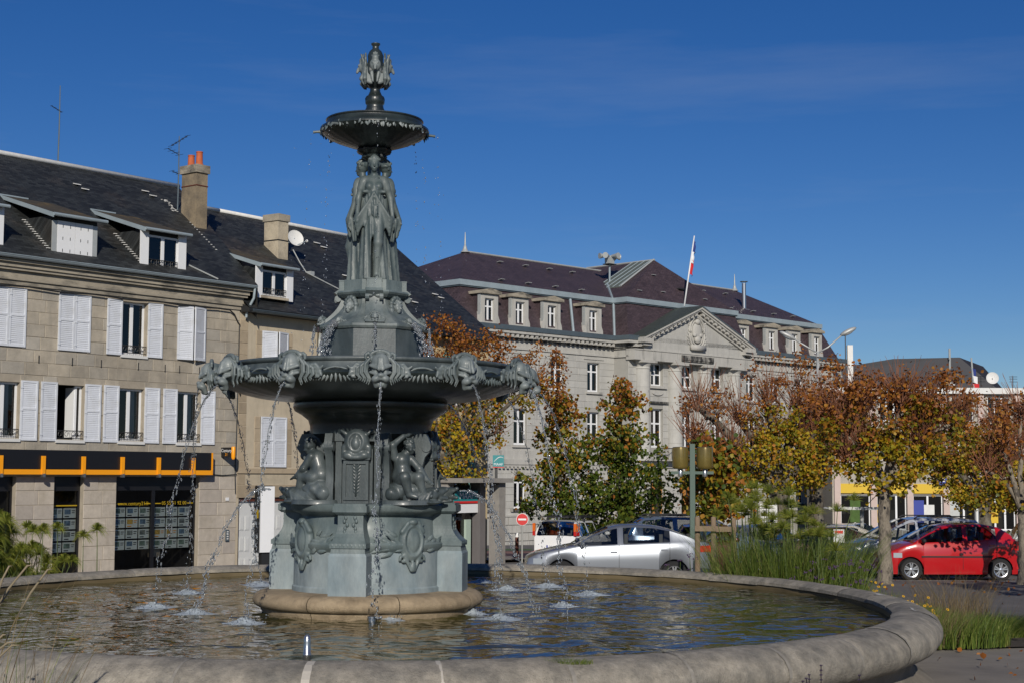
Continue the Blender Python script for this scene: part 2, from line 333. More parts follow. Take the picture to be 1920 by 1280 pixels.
# pale mortar joints, one a strip, standing a hair below the rounded backs
for k in range(NS):
    pj = MB()
    a = 2*PI*k/NS - .020 - .0013; w = .0030 if k not in (0, 1) else .0052
    q = [(7.29+(r-7.29)*.985, .65+(z-.65)*.985) for r, z in prof]
    for (r0,z0),(r1,z1) in zip(q[:-1], q[1:]):
        pj.quad(*[(r*math.sin(t), -r*math.cos(t), z) for r, z, t in ((r0,z0,a-w),(r0,z0,a+w),(r1,z1,a+w),(r1,z1,a-w))])
    pj.build('mortar_joint', M['joint_pale'] if k in (0, 1, 9, 20) else M['joint_grey'], pool)
MB().lathe([(7.30,.43),(7.26,.36),(7.22,.25),(7.27,.14),(7.42,.06),(7.5,0.0),(7.5,-.1)], 96).build('pool_wall', M['granite_wall'], pool, smooth=50)
MB().lathe([(7.05,.80),(6.992,.785),(6.985,.74),(6.98,.2)], 96).build('inner_lining', M['wet_wall'], pool, smooth=True)
# repair patches of pale cement on the coping (they have a shape of their own)
for a, r, w in ((76, 7.3, .20), (93, 7.2, .13)):
    p = MB(); t = R(a)
    p.add([((r+dr)*math.sin(t+da), -(r+dr)*math.cos(t+da), .8895 - max(0, r+dr-7.2)*.21) for dr, da in ((-.08,-.02),(.05,-.03),(.13,.012),(.0,.03),(-.1,.018))], [(0,1,2,3,4)])
    p.build('cement_patch', mat('cement_patch', (.40,.39,.36), .9, var=.1, vs=9), pool)
# water
def water_mat(name):
    m = bpy.data.materials.new(name); m.use_nodes = True; n, l = m.node_tree.nodes, m.node_tree.links; b = n['Principled BSDF']
    b.inputs['Roughness'].default_value = .035; b.inputs['IOR'].default_value = 1.333; b.inputs['Specular IOR Level'].default_value = .5
    tc = n.new('ShaderNodeTexCoord')
    no = n.new('ShaderNodeTexNoise'); no.inputs['Scale'].default_value = .35; no.inputs['Detail'].default_value = 3; l.new(tc.outputs['Object'], no.inputs['Vector'])
    ra = n.new('ShaderNodeValToRGB'); ra.color_ramp.elements[0].position = .35; ra.color_ramp.elements[1].position = .68
    ra.color_ramp.elements[0].color = (.026,.028,.016,1); ra.color_ramp.elements[1].color = (.085,.073,.018,1); l.new(no.outputs['Fac'], ra.inputs[0]); l.new(ra.outputs[0], b.inputs['Base Color'])
    prev = None
    for sc, dist, st, det, rot in ((1.0,.12,.60,2,.5),(3.0,.040,.46,1,1.1),(9.,.006,.3,1,.2)):
        mp = n.new('ShaderNodeMapping'); mp.inputs['Rotation'].default_value = (0,0,rot); mp.inputs['Scale'].default_value = (1,1.25,1); l.new(tc.outputs['Object'], mp.inputs[0])
        w = n.new('ShaderNodeTexNoise'); w.inputs['Scale'].default_value = sc; w.inputs['Detail'].default_value = det; w.inputs['Distortion'].default_value = .7; l.new(mp.outputs[0], w.inputs['Vector'])
        bu = n.new('ShaderNodeBump'); bu.inputs['Strength'].default_value = st; bu.inputs['Distance'].default_value = dist; l.new(w.outputs['Fac'], bu.inputs['Height'])
        if prev: l.new(prev, bu.inputs['Normal'])
        prev = bu.outputs['Normal']
    l.new(prev, b.inputs['Normal']); return m
M['water'] = water_mat('water')
WZ = .72
SPL = [(-1.54,19.60,.30,'in front of the pedestal'),(-3.23,19.07,.30,'front left of the pedestal'),(-4.09,20.24,.34,'where the long dolphin jet lands'),(-4.83,21.16,.34,'furthest left in the pool'),
       (-4.87,23.58,.34,'left and behind the pedestal'),(-4.08,25.4,.4,'far back left near the rear rim'),(-.12,19.73,.34,'front right of the pedestal'),(-.50,20.45,.26,'at the right foot of the stone ring'),
       (-.06,24.67,.32,'behind the pedestal beside the falling jet'),(.6,25.41,.38,'second from right at the back'),(1.19,23.68,.38,'furthest right in the pool'),(.72,21.67,.26,'right of the pedestal, standing alone'),(-.48,26.3,.32,'far back right close to the rear rim')]
nr, na = 70, 220; V = []; Fq = []
for i in range(nr+1):
    r = 7.0*i/nr
    for k in range(na):
        a = 2*PI*k/na; V.append((r*math.sin(a), -r*math.cos(a), 0))
V = np.array(V, np.float32)
z = .006*np.sin(V[:,0]*5+V[:,1]*3)+.005*np.sin(V[:,0]*-4+V[:,1]*7)+.004*np.sin(V[:,0]*11+V[:,1]*2)
for sx, sy, sr, _ in SPL:
    d = np.hypot(V[:,0]*SXP+CXP-sx, V[:,1]*SYP+CYP-sy); z += .012*np.sin(d*22)*np.exp(-d*1.6)*np.clip(d*4,0,1)
V[:,2] = z
for i in range(nr):
    for k in range(na): Fq.append((i*na+k, (i+1)*na+k, (i+1)*na+(k+1) % na, i*na+(k+1) % na))
wt = link('water', np_mesh('water', V, Fq), M['water'], None, True, (CXP, CYP, WZ)); wt.scale = (SXP, SYP, 1); wt['kind'] = 'structure'

# ------------------------------------------------------------------ building helpers (local x along the facade, y inward, z up)
def house(name, label, cat, p0, az, group=None):
    return thing(name, label, cat, (p0[0], p0[1], 0), R(90 - az), group)
def wall_grid(mb, x0, x1, z0, z1, y, ops, dep=.22):
    xs = sorted({x0, x1, *[v for o in ops for v in o[:2] if x0 < v < x1]}); zs = sorted({z0, z1, *[v for o in ops for v in o[2:4] if z0 < v < z1]})
    for a, b in zip(xs[:-1], xs[1:]):
        for c, d in zip(zs[:-1], zs[1:]):
            mx, mz = (a+b)/2, (c+d)/2
            if any(o[0] < mx < o[1] and o[2] < mz < o[3] for o in ops): continue
            mb.quad((a,y,c),(b,y,c),(b,y,d),(a,y,d))
    for o in ops:
        a, b, c, d = max(o[0],x0), min(o[1],x1), max(o[2],z0), min(o[3],z1)
        mb.quad((a,y,c),(a,y,d),(a,y+dep,d),(a,y+dep,c)); mb.quad((b,y,c),(b,y+dep,c),(b,y+dep,d),(b,y,d))
        mb.quad((a,y,d),(b,y,d),(b,y+dep,d),(a,y+dep,d)); mb.quad((a,y,c),(a,y+dep,c),(b,y+dep,c),(b,y,c))
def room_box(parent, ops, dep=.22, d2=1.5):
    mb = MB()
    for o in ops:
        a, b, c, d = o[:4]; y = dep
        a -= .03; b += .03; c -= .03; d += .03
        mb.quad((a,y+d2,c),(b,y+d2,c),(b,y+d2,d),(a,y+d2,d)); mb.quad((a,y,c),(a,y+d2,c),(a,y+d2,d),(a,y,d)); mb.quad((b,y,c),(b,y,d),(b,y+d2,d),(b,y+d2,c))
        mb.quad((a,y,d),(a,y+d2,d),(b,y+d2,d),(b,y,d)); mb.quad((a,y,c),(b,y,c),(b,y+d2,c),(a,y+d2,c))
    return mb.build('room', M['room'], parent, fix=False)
def stone_unit():
    mb = MB(); e = .012
    mb.add([(0,.5,0),(1,.5,0),(1,.5,1),(0,.5,1),(0,.2,0),(1,.2,0),(1,.2,1),(0,.2,1),(e,0,e*2),(1-e,0,e*2),(1-e,0,1-e*2),(e,0,1-e*2)],
           [(4,5,9,8),(5,6,10,9),(6,7,11,10),(7,4,8,11),(8,9,10,11),(0,1,5,4),(1,2,6,5),(2,3,7,6),(3,0,4,7)])
    return mb.mesh('stone')
STONE = {}
def free_spans(x0, x1, z0, z1, ops):
    sp = [(x0, x1)]
    for o in ops:
        if o[3] > z0 + .03 and o[2] < z1 - .03:
            n = []
            for a, b in sp:
                if o[0] > a: n.append((a, min(b, o[0])))
                if o[1] < b: n.append((max(a, o[1]), b))
            sp = [(a, b) for a, b in n if b - a > .04]
    return sp
def lay(parent, x0, x1, z0, z1, y, ops, ch, ln, m, name='stone', limit=300, proud=.014, jit=.25, gap=.012, key=lambda x, z: -x, seed=1, M4=None):
    """courses of stones round the openings: the nearest ones are objects, the rest one joined part"""
    rg = random.Random(seed); rects = []
    nz = max(1, round((z1-z0)/ch)); h = (z1-z0)/nz
    for j in range(nz):
        za, zb = z0 + j*h, z0 + (j+1)*h
        for a, b in free_spans(x0, x1, za, zb, ops):
            n = max(1, round((b-a)/ln)); cuts = [a + (b-a)*i/n for i in range(n+1)]
            if n > 1:
                off = (.5 if j % 2 else 0)*(b-a)/n*.9
                cuts = [a] + [min(max(c + (off if 0 < i < n else 0)*.6 + rg.uniform(-jit, jit)*ln*.5, a+.15), b-.15) for i, c in enumerate(cuts) if 0 < i < n] + [b]
                cuts = sorted(cuts)
            for c, d in zip(cuts[:-1], cuts[1:]):
                if d - c > .05: rects.append((c+gap/2, d-gap/2, za+gap/2, zb-gap/2, y - proud*rg.uniform(.6, 1.25)))
    rects.sort(key=lambda r: key(r[0], r[2]))
    if name not in STONE: STONE[name] = {}
    if m.name not in STONE[name]:
        me = stone_unit(); me.name = name; me.materials.append(m); STONE[name][m.name] = me
    me = STONE[name][m.name]
    for a, b, c, d, yy in rects[:limit]:
        o = bpy.data.objects.new(name, me); COL.objects.link(o); o.parent = parent; o.location = (a, yy, c); o.scale = (b-a, .05, d-c)
    if len(rects) > limit:
        mb = MB(); sv = [v.co.copy() for v in me.vertices]; sf = [tuple(p.vertices) for p in me.polygons]
        for a, b, c, d, yy in rects[limit:]: mb.add([(a+v.x*(b-a), yy+v.y*.05, c+v.z*(d-c)) for v in sv], sf)
        stuff(mb.build(name, m, parent, fix=False))
def casement(parent, x0, x1, z0, z1, y, mullions=1, transoms=(), ft=.055, gm=None, fm=None, name='window', panes=True):
    fm = fm or M['white']; gm = gm or M['glass']; mb = MB(); d = .05
    mb.box(x0, x0+ft, y, y+d, z0, z1); mb.box(x1-ft, x1, y, y+d, z0, z1); mb.box(x0+ft, x1-ft, y, y+d, z0, z0+ft*1.3); mb.box(x0+ft, x1-ft, y, y+d, z1-ft, z1)
    xs = [x0+ft]; zs = [z0+ft*1.3]
    for i in range(mullions):
        c = x0 + (x1-x0)*(i+1)/(mullions+1); w = ft*.9; mb.box(c-w, c+w, y-.004, y+d+.004, z0+ft*1.3, z1-ft); xs += [c-w, c+w]
    xs.append(x1-ft)
    for t in transoms:
        zt = z0 + (z1-z0)*t; w = ft*.55
        for i in range(0, len(xs), 2): mb.box(xs[i], xs[i+1], y+.003, y+d-.003, zt-w, zt+w)
        zs += [zt-w, zt+w]
    zs.append(z1-ft)
    w = mb.build(name, fm, parent)
    if panes:
        for i in range(0, len(xs), 2):
            for j in range(0, len(zs), 2): MB().quad((xs[i],y+.025,zs[j]),(xs[i+1],y+.025,zs[j]),(xs[i+1],y+.025,zs[j+1]),(xs[i],y+.025,zs[j+1])).build('pane', gm, w, fix=False)
    return w
SHUT = {}
def shutter(parent, w, h, loc, ang=0., louvre=True, m=None):
    """one louvred leaf hinged at its own x=0 edge; ang turns it about the hinge"""
    m = m or M['shutter']; k = (round(w,2), round(h,2), louvre, m.name)
    if k not in SHUT:
        f = MB(); t = .035; b = .05
        f.box(0,b,0,t,0,h); f.box(w-b,w,0,t,0,h); f.box(b,w-b,0,t,0,b*1.2); f.box(b,w-b,0,t,h-b,h); f.box(b,w-b,0,t,h*.53-b*.5,h*.53+b*.5)
        if not louvre: f.box(b,w-b,.008,t-.004,b*1.2,h-b)
        for zz in (h*.1, h*.5, h*.88): f.box(-.02,.05,-.012,-.001,zz-.015,zz+.015)
        s = MB()
        if louvre:
            for a0, a1 in ((b*1.2, h*.53-b*.5), (h*.53+b*.5, h-b)):
                n = max(3, int((a1-a0)/.046))
                for i in range(n):
                    zc = a0 + (a1-a0)*(i+.5)/n; s.add([(b,.010,zc-.024),(w-b,.010,zc-.024),(w-b,.019,zc+.022),(b,.019,zc+.022),(b,.016,zc-.025),(w-b,.016,zc-.025),(w-b,.025,zc+.021),(b,.025,zc+.021)],[(0,1,2,3),(7,6,5,4),(0,4,5,1),(2,6,7,3)])
        fm = f.mesh('shutter'); fm.materials.append(m); sm = None
        if louvre: sm = s.mesh('louvre'); sm.materials.append(m)
        SHUT[k] = (fm, sm)
    fm, sm = SHUT[k]
    o = bpy.data.objects.new('shutter', fm); COL.objects.link(o); o.parent = parent; o.location = loc; o.rotation_euler = (0, 0, ang)
    if sm: q = bpy.data.objects.new('louvre', sm); COL.objects.link(q); q.parent = o; stuff(q)
    return o
def rail_guard(parent, x0, x1, z, y, h=.22):
    mb = MB(); mb.tube([(x0,y,z+h),(x1,y,z+h)], .012, 5); mb.tube([(x0,y,z+.03),(x1,y,z+.03)], .01, 5)
    for i in range(4):
        cx = x0 + (x1-x0)*(i+.5)/4; r = (x1-x0)/9
        mb.tube([(cx+r*math.cos(t)*.8*(1-t/12), y, z+.03+h*.45+r*.9*math.sin(t)*(1-t/12)) for t in np.linspace(0, 7.5, 16)], .008, 4)
        mb.tube([(cx+(x1-x0)/8,y,z+.03),(cx+(x1-x0)/8,y,z+h)], .007, 4)
    return mb.build('window_guard', M['iron'], parent)
def gutter(parent, x0, x1, y, z, m=None, r=.075):
    mb = MB(); n = 8
    for a, b in ((x0, x1),):
        P = [(y + r*math.cos(PI + PI*k/n), z + r*math.sin(PI + PI*k/n)) for k in range(n+1)]
        for (ya, za), (yb, zb) in zip(P[:-1], P[1:]): mb.quad((a,ya,za),(b,ya,za),(b,yb,zb),(a,yb,zb))
        mb.tube([(a,y-r,z),(b,y-r,z)], .014, 6)
        x = a + .6
        while x < b: mb.box(x-.012, x+.012, y-r-.012, y+r, z-.003, z+.012); x += .9
    return mb.build('gutter', m or M['zinc'], parent, smooth=50)
def shed_dormer(parent, x0, x1, z0, z1, front, main, closed=False, ovh=.24):
    """dormer with cheeks slated like the roof; main(y) is the roof height"""
    def yat(z): 
        y = front
        while main(y) < z and y < 6: y += .02
        return y
    cheek = MB(); zt = z1 + .11
    for x, xo in ((x0, x0-.14), (x1, x1+.14)):
        poly = [(xo, front, main(front)-.05), (xo, yat(zt+.02), zt+.02), (xo, front, zt)]
        cheek.extr(poly, ((x-xo), 0, 0))
    cheek.quad((x0-.14, front+.002, zt-.13),(x1+.14, front+.002, zt-.13),(x1+.14, front+.002, zt),(x0-.14, front+.002, zt))
    d = cheek.build('dormer', M['slate_a'], parent)
    rt = MB(); k = .30; yb = front - .22
    ytop = yb
    while main(ytop) < zt + .03 + k*(ytop-yb) and ytop < 6: ytop += .02
    zz = lambda y: zt + .03 + k*(y-yb)
    for dz, nm, mm, in ((0, 'dormer_roof', M['moss_roof']),):
        rt.extr([(x0-ovh, yb, zz(yb)), (x0-ovh, ytop, zz(ytop)), (x0-ovh, ytop, zz(ytop)-.07), (x0-ovh, yb, zz(yb)-.07)], (x1-x0+2*ovh, 0, 0)); r = rt.build(nm, mm, d)
    fl = MB(); fl.box(x0-ovh-.02, x0+.0+.55*(x1-x0), ytop-.02, ytop+.08, zz(ytop)+.0, zz(ytop)+.035); fl.extr([(x0-ovh-.03,yb-.02,zz(yb)+.01),(x0-ovh-.03,ytop,zz(ytop)+.01),(x0-ovh-.03,ytop,zz(ytop)-.09),(x0-ovh-.03,yb-.02,zz(yb)-.11)], (.028,0,0)); fl.build('flashing', M['zinc'], d)
    gt = MB(); gt.tube([(x0-ovh-.02, yb-.05, zz(yb)-.03),(x1+ovh+.02, yb-.05, zz(yb)-.03)], .045, 8); gt.build('dormer_gutter', M['zinc'], d, smooth=40)
    # pale soakers stepping down the left cheek line
    sk = MB(); n = 13
    for i in range(n):
        y = front + (yat(zt)-front)*(i+.5)/n; sk.box(x0-.235, x0-.145, y-.035, y+.035, main(y)+.004, main(y)+.022)
    stuff(sk.build('soaker', M['lead_white'], d))
    if closed:
        for a, b, s in ((x0+.02, (x0+x1)/2-.005, 1), ((x0+x1)/2+.005, x1-.02, -1)):
            f = MB(); f.box(a, b, front-.04, front-.005, z0, z1)
            q = f.build('shutter', M['white'], d)
            hw = MB()
            for zz2 in (.15, .5, .85):
                for xx in (.3, .72): hw.box(a+(b-a)*xx-.008, a+(b-a)*xx+.008, front-.045, front-.041, z0+(z1-z0)*zz2-.04, z0+(z1-z0)*zz2+.04)
            stuff(hw.build('vent_slit', M['iron'], q))
        jm = MB(); jm.box(x0-.13, x0+.01, front-.03, front+.03, z0-.05, zt-.12); jm.box(x1-.01, x1+.13, front-.03, front+.03, z0-.05, zt-.12); jm.build('jamb', M['zinc_light'], d)
    else:
        room_box(d, [(x0, x1, z0, z1)], dep=front+.1, d2=.6)
        casement(d, x0, x1, z0, z1, front-.01)
        rail_guard(d, x0+.05, x1-.05, z0+.02, front-.06, .2)
        for xa in (x0-.25, x1-.02):
            s = MB(); s.box(xa, xa+.27, front-.06, front-.02, z0-.08, z1+.1); s.build('shutter', M['white'], d)
        sl = MB(); sl.box(x0-.05, x1+.05, front-.08, front+.05, z0-.07, z0-.0); sl.build('sill', M['chimney_pale'], d)
    return d
def pots(parent, pts, r=.11, h=.42):
    for x, y, z, k in pts:
        MB().lathe([(r*1.15,0),(r*1.15,.04),(r*.95,.06),(r*.86,h*k*.9),(r*.95,h*k*.92),(r*.95,h*k),(r*.7,h*k),(r*.7,h*k-.1)], 14).build('chimney_pot', M['terracotta'], parent, smooth=50, loc=(x,y,z))
# ------------------------------------------------------------------ the stone house with the agency
PA, AZA = (-8.64, 43.0), 38.2
hA = house('stone_house', 'grey ashlar house with white shutters above a black and orange shop front', 'house', PA, AZA)
kA = .761; mainA = lambda y: 7.85 + kA*(y+.4)
W = .84
lowc = [-8.15, -6.23, -4.31, -2.39, -.44]; upc = [-8.15, -6.21, -4.27, -2.36, -.43]
opsA = [(c-W/2, c+W/2, 3.35, 4.75) for c in lowc] + [(c-W/2, c+W/2, 5.64, 7.04) for c in upc]
shop = [(-10, -5.84, -.4, 2.42), (-4.72, -3.83, -.4, 2.42), (-2.80, .0, -.4, 2.42)]
wl_ = MB(); wall_grid(wl_, -10, 1.36, -.4, 7.3, 0, opsA + shop)
wl_.quad((1.36,0,-.4),(1.36,7,-.4),(1.36,7,7.85),(1.36,0,7.85)); wl_.quad((-10,8.8,-.4),(-10,8.8,7.9),(1.8,8.8,7.9),(1.8,8.8,-.4)); wl_.quad((-10,0,-.4),(-10,0,7.9),(-10,8.8,7.9),(-10,8.8,-.4))
wl_.add([(-10,-.36,7.85),(-10,8.8,7.85),(-10,4.2,11.3)],[(0,1,2)]); wl_.build('wall', M['mortar'], hA, fix=False)
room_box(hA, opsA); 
lay(hA, -7.6, 1.36, 2.42, 7.15, 0, opsA, .315, .62, M['ashlar'], limit=240, seed=3)
lay(hA, -7.6, 1.36, -.1, 2.42, 0, shop, .36, .55, M['pier_stone'], limit=60, seed=5)
# cornice
cn = MB()
for z0, z1, d in ((7.15,7.26,.05),(7.26,7.33,.10),(7.33,7.50,.07),(7.50,7.57,.17),(7.57,7.68,.22),(7.68,7.76,.30)): cn.box(-10, 1.40+d*.6, -d, .05, z0, z1)
cn.build('cornice', M['cornice'], hA)
gutter(hA, -10, 1.62, -.38, 7.84)
rf = MB(); rf.quad((-10,-.36,mainA(-.36)),(1.7,-.36,mainA(-.36)),(2.5,4.2,mainA(4.2)),(-10,4.2,mainA(4.2))); rf.quad((-10,4.2,mainA(4.2)),(2.5,4.2,mainA(4.2)),(2.5,8.8,7.85),(-10,8.8,7.85)); rf.quad((1.7,-.36,mainA(-.36)),(1.7,-.36,6.9),(2.5,4.2,10.2),(2.5,4.2,mainA(4.2))); rf.quad((-10,-.36,mainA(-.36)),(-10,-.36,7.78),(1.7,-.36,7.78),(1.7,-.36,mainA(-.36)))
roofA = rf.build('roof', M['slate_a'], hA, fix=False)
rc = MB(); rc.tube([(-10,4.2,mainA(4.2)+.03),(2.5,4.2,mainA(4.2)+.03)], .075, 8); rc.build('ridge_cap', M['lead_white'], roofA, smooth=True)
sv = MB()
for x, y in ((-2.05,3.3),(-1.9,3.12),(.6,3.6),(.75,3.42),(-7.2,3.4)):
    sv.extr([(x,y,mainA(y)+.01),(x+.19,y,mainA(y)+.01),(x+.19,y-.12,mainA(y-.12)+.07),(x,y-.12,mainA(y-.12)+.07)], (0,0,.02))
sv.build('roof_vent', M['lead_white'], roofA)
pr = random.Random(4); fl = MB()
for i in range(26):
    y = 3.0 + pr.uniform(-.25,.35); x = 1.36 - abs(pr.gauss(0,.14)); fl.box(x, x+.05, y, y+.03, mainA(y)+.004, mainA(y)+.02)
for i in range(12):
    y = 1.1 + i*.11; fl.box(1.36+.003*i, 1.42, y, y+.06, mainA(y)+.003, mainA(y)+.02)
stuff(fl.build('flashing', M['lead_white'], roofA))
for c in (-7.25, -4.35, -1.49):
    w = .56 if c == -4.35 else .53
    d = shed_dormer(hA, c-w, c+w, 8.03, 8.92, -.02, mainA, closed=(c == -4.35))
gp = MB(); gp.tube([(-.45,.1,mainA(.1)+.03),(.18,-.4,7.9)], .02, 5); gp.build('overflow_pipe', M['zinc_light'], hA)
ch = MB(); ch.box(1.44,1.86,2.1,2.78,9.2,11.42)
c0 = ch.build('chimney', M['chimney'], hA)
cc = MB(); cc.box(1.39,1.91,2.05,2.83,11.42,11.66); cc.build('chimney_cap', M['cornice'], c0)
MB().box(1.425,1.875,2.085,2.795,11.02,11.05).build('iron_band', M['brown_wood'], c0)
pots(c0, [(1.65,2.25,11.66,1.0),(1.65,2.62,11.66,.85)])
pots(roofA, [(1.0,4.5,11.2,.6)])
# windows with open leaves, guards, curtains
for c in lowc:
    if c == -4.31:
        w = casement(hA, c+.22, c+W/2, 3.35, 4.75, .12, mullions=0); lf = MB(); x = c+.2
        lf.box(x, x+.05, .14, .5, 3.42, 4.7); lf.build('open_leaf', M['white'], w)
    else:
        w = casement(hA, c-W/2, c+W/2, 3.35, 4.75, .12)
        cu = MB(); rr = random.Random(int(c*100))
        for xa, xb in (((c+.02, c+.3),) if c > -6 else ((c-.05, c+.28), (c-.38, c-.28))):
            n = 24
            P = [(xa+(xb-xa)*i/n*(.9), .195+.015*math.sin(i*1.7)+.01*math.sin(i*.6)) for i in range(n+1)]
            for (x0_, y0_), (x1_, y1_) in zip(P[:-1], P[1:]): cu.quad((x0_,y0_,3.42),(x1_,y1_,3.42),(x1_-.02,y1_,4.7),(x0_-.02,y0_,4.7))
        cu.build('curtain', M['curtain'], w, smooth=True, fix=False)
    MB().box(c-W/2-.02, c+W/2+.02, -.06, .16, 3.27, 3.345).build('sill', M['white_old'], hA)
    rail_guard(hA, c-W/2+.02, c+W/2-.02, 3.36, -.02)
    for sgn in (-1, 1):
        hx = c + sgn*W/2
        if sgn < 0: o = shutter(hA, .485, 1.49, (hx-.49, -.065, 3.31), ang=.03)
        else: o = shutter(hA, .485, 1.49, (hx+.01, -.05, 3.31), ang=-.02)
for c in upc:
    if c == -2.36:
        casement(hA, c-W/2, c+W/2, 5.64, 7.04, .12); rail_guard(hA, c-W/2+.02, c+W/2-.02, 5.66, -.02)
        MB().box(c-W/2-.02, c+W/2+.02, -.06, .16, 5.56, 5.635).build('sill', M['white_old'], hA)
        shutter(hA, .485, 1.46, (c-W/2-.49, -.07, 5.61), ang=.02); shutter(hA, .485, 1.46, (c+W/2+.02, -.05, 5.61), ang=-.02)
    elif c == -.43:
        shutter(hA, .485, 1.46, (c-.485, -.05, 5.62), ang=-.2); o = shutter(hA, .485, 1.46, (c+.475, -.05, 5.62), ang=PI+.25)
    else:
        shutter(hA, .485, 1.46, (c-.49, -.05, 5.62)); shutter(hA, .485, 1.46, (c+.004, -.05, 5.62))
# shop front: sign board, bars, windows
sb = MB(); sb.box(-10, .20, -.26, -.03, 2.60, 3.08); sg = sb.build('sign_board', M['black_panel'], hA)
MB().box(-10, .20, -.30, -.03, 2.47, 2.595).build('sign_bar', M['orange'], sg)
MB().box(.201, .235, -.29, -.03, 2.47, 3.08).build('sign_end', M['orange'], sg)
for x in (-8.9,-7.68,-6.48,-5.27,-4.07,-2.85,-1.66,-.47):
    MB().box(x-.045, x+.045, -.335, -.262, 2.49, 2.93).build('sign_strut', M['orange'], sg)
    MB().box(x-.035, x+.035, -.36, -.25, 2.40, 2.488).build('bracket', M['steel'], sg)
PST = {}
def poster(parent, x, z, w, h, y, kind):
    k = kind % 4
    if k not in PST:
        a = MB().box(0,1,0,.012,0,1).mesh('poster'); a.materials.append(M.setdefault('paper', mat('paper', (.80,.85,.74), .6)))
        b = MB(); 
        b.box(.10,.58,-.004,-.001,.36,.86)
        c = MB(); c.box(.10,.45,-.004,-.001,.10,.2); c.box(.66,.92,-.004,-.001,.72,.8); c.box(.66,.88,-.004,-.001,.56,.62)
        bm_ = b.mesh('picture'); bm_.materials.append(M.setdefault('pic%d' % k, mat('picture%d' % k, [(.20,.27,.20),(.60,.38,.08),(.16,.24,.30),(.24,.26,.22)][k], .5, var=.8, vs=9)))
        cm_ = c.mesh('print'); cm_.materials.append(M['black_panel'] if k != 1 else M['orange']); PST[k] = (a, bm_, cm_)
    o = bpy.data.objects.new('poster', PST[k][0]); COL.objects.link(o); o.parent = parent; o.location = (x,y,z); o.scale = (w,1,h)
    return o, k
def shopwin(x0, x1, zb, mull, cards):
    wn_ = MB(); t = .05
    wn_.box(x0,x0+t,.14,.22,zb,2.44); wn_.box(x1-t,x1,.14,.22,zb,2.44); wn_.box(x0+t,x1-t,.14,.22,2.05,2.44); wn_.box(x0+t,x1-t,.14,.22,zb,zb+.14)
    for mx in mull: wn_.box(mx-.05,mx+.05,.135,.225,zb+.14,2.05)
    w = wn_.build('shop_window', M['black_panel'], hA)
    xs = [x0+t] + [v for mx in mull for v in (mx-.05, mx+.05)] + [x1-t]
    for i in range(0, len(xs), 2): MB().quad((xs[i],.18,zb+.14),(xs[i+1],.18,zb+.14),(xs[i+1],.18,2.05),(xs[i],.18,2.05)).build('pane', M['shop_glass'], w, fix=False)
    pics = {k: [MB(), MB()] for k in range(4)}
    for (px, pz, pk) in cards:
        poster(w, px, pz, .38, .245, .25, pk); k = pk % 4
        f = lambda a, b: px+a*.38
        X = lambda a: px + a*.38; Z = lambda a: pz + a*.245
        pics[k][0].box(X(.08),X(.56),.243,.249,Z(.38),Z(.88)); pics[k][1].box(X(.10),X(.45),.243,.249,Z(.10),Z(.2)); pics[k][1].box(X(.66),X(.92),.243,.249,Z(.7),Z(.78)); pics[k][1].box(X(.66),X(.88),.243,.249,Z(.5),Z(.57))
    for k in range(4):
        if pics[k][0].v: stuff(pics[k][0].build('card_picture', M['pic%d' % k], w)); stuff(pics[k][1].build('card_print', M['black_panel'] if k != 1 else M['orange'], w))
    return w
cards = [(-2.68+.42*i, 1.46-.29*j - .005, (i*2+j*3+(1 if (i, j) == (1, 1) else 0)) if (i, j) != (1, 1) else 1) for i in range(3) for j in range(4)]
cards = [(x, z, 1 if k == 1 and i == 4 else (k if k % 4 != 1 else k+1)) for i, (x, z, k) in enumerate([(a, b, (5*n) % 4) for n, (a, b, _) in enumerate(cards)])]
c2 = [(-1.34+.42*i, 1.45-.29*j, (0,2,3,0,2,3,1,0,2,3,2,0)[i*4+j] if (i, j) != (0, 2) else 1) for i in range(3) for j in range(4)]
sw = shopwin(-2.80, 0, -.3, [-1.46], [(x-.0, z-.1, 1 if n == 5 else (0,2,3,0,2,3,3,2,0,2,3,0)[n]) for n, (x, z, _) in enumerate(cards)] + [(x, z-.1, k) for x, z, k in c2])
shopwin(-4.72, -3.83, -.3, [], [(-4.66+.42*i, 1.36-.29*j, (i+j) % 4 if (i+j) % 4 != 1 else 2) for i in range(2) for j in range(4)])
shopwin(-10, -5.84, -.3, [-7.3], [(-6.9+.42*i, 1.36-.29*j, (i+2*j) % 4 if (i+2*j) % 4 != 1 else 3) for i in range(2) for j in range(4)])
M['yellow_print'] = mat('yellow_print', (.40,.27,.01), .5)
yl = MB(); yl.box(-2.72,-2.45,.172,.176,1.685,1.71); yl.box(-1.72,-1.53,.172,.176,1.685,1.71); yl.box(-1.38,-1.18,.172,.176,1.685,1.71); yl.box(-.26,-.06,.172,.176,1.685,1.71); yl.build('yellow_line', M['yellow_print'], sw)
MB().box(-4.66,-3.89,.172,.176,1.66,1.69).build('yellow_line', M['yellow_print'], hA)
text_mesh('www.century21.fr', .14, M['yellow_print'], 'lettering', sw, (-2.09,.172,1.70))
text_mesh('05 55 51 92 00', .14, M['yellow_print'], 'lettering', sw, (-.72,.172,1.70))
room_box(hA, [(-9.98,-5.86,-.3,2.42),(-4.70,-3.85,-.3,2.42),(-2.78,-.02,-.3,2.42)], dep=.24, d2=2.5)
MB().box(-1.36,-.98,.4,.44,.25,.52).build('notice_board', M['chimney_pale'], sw)
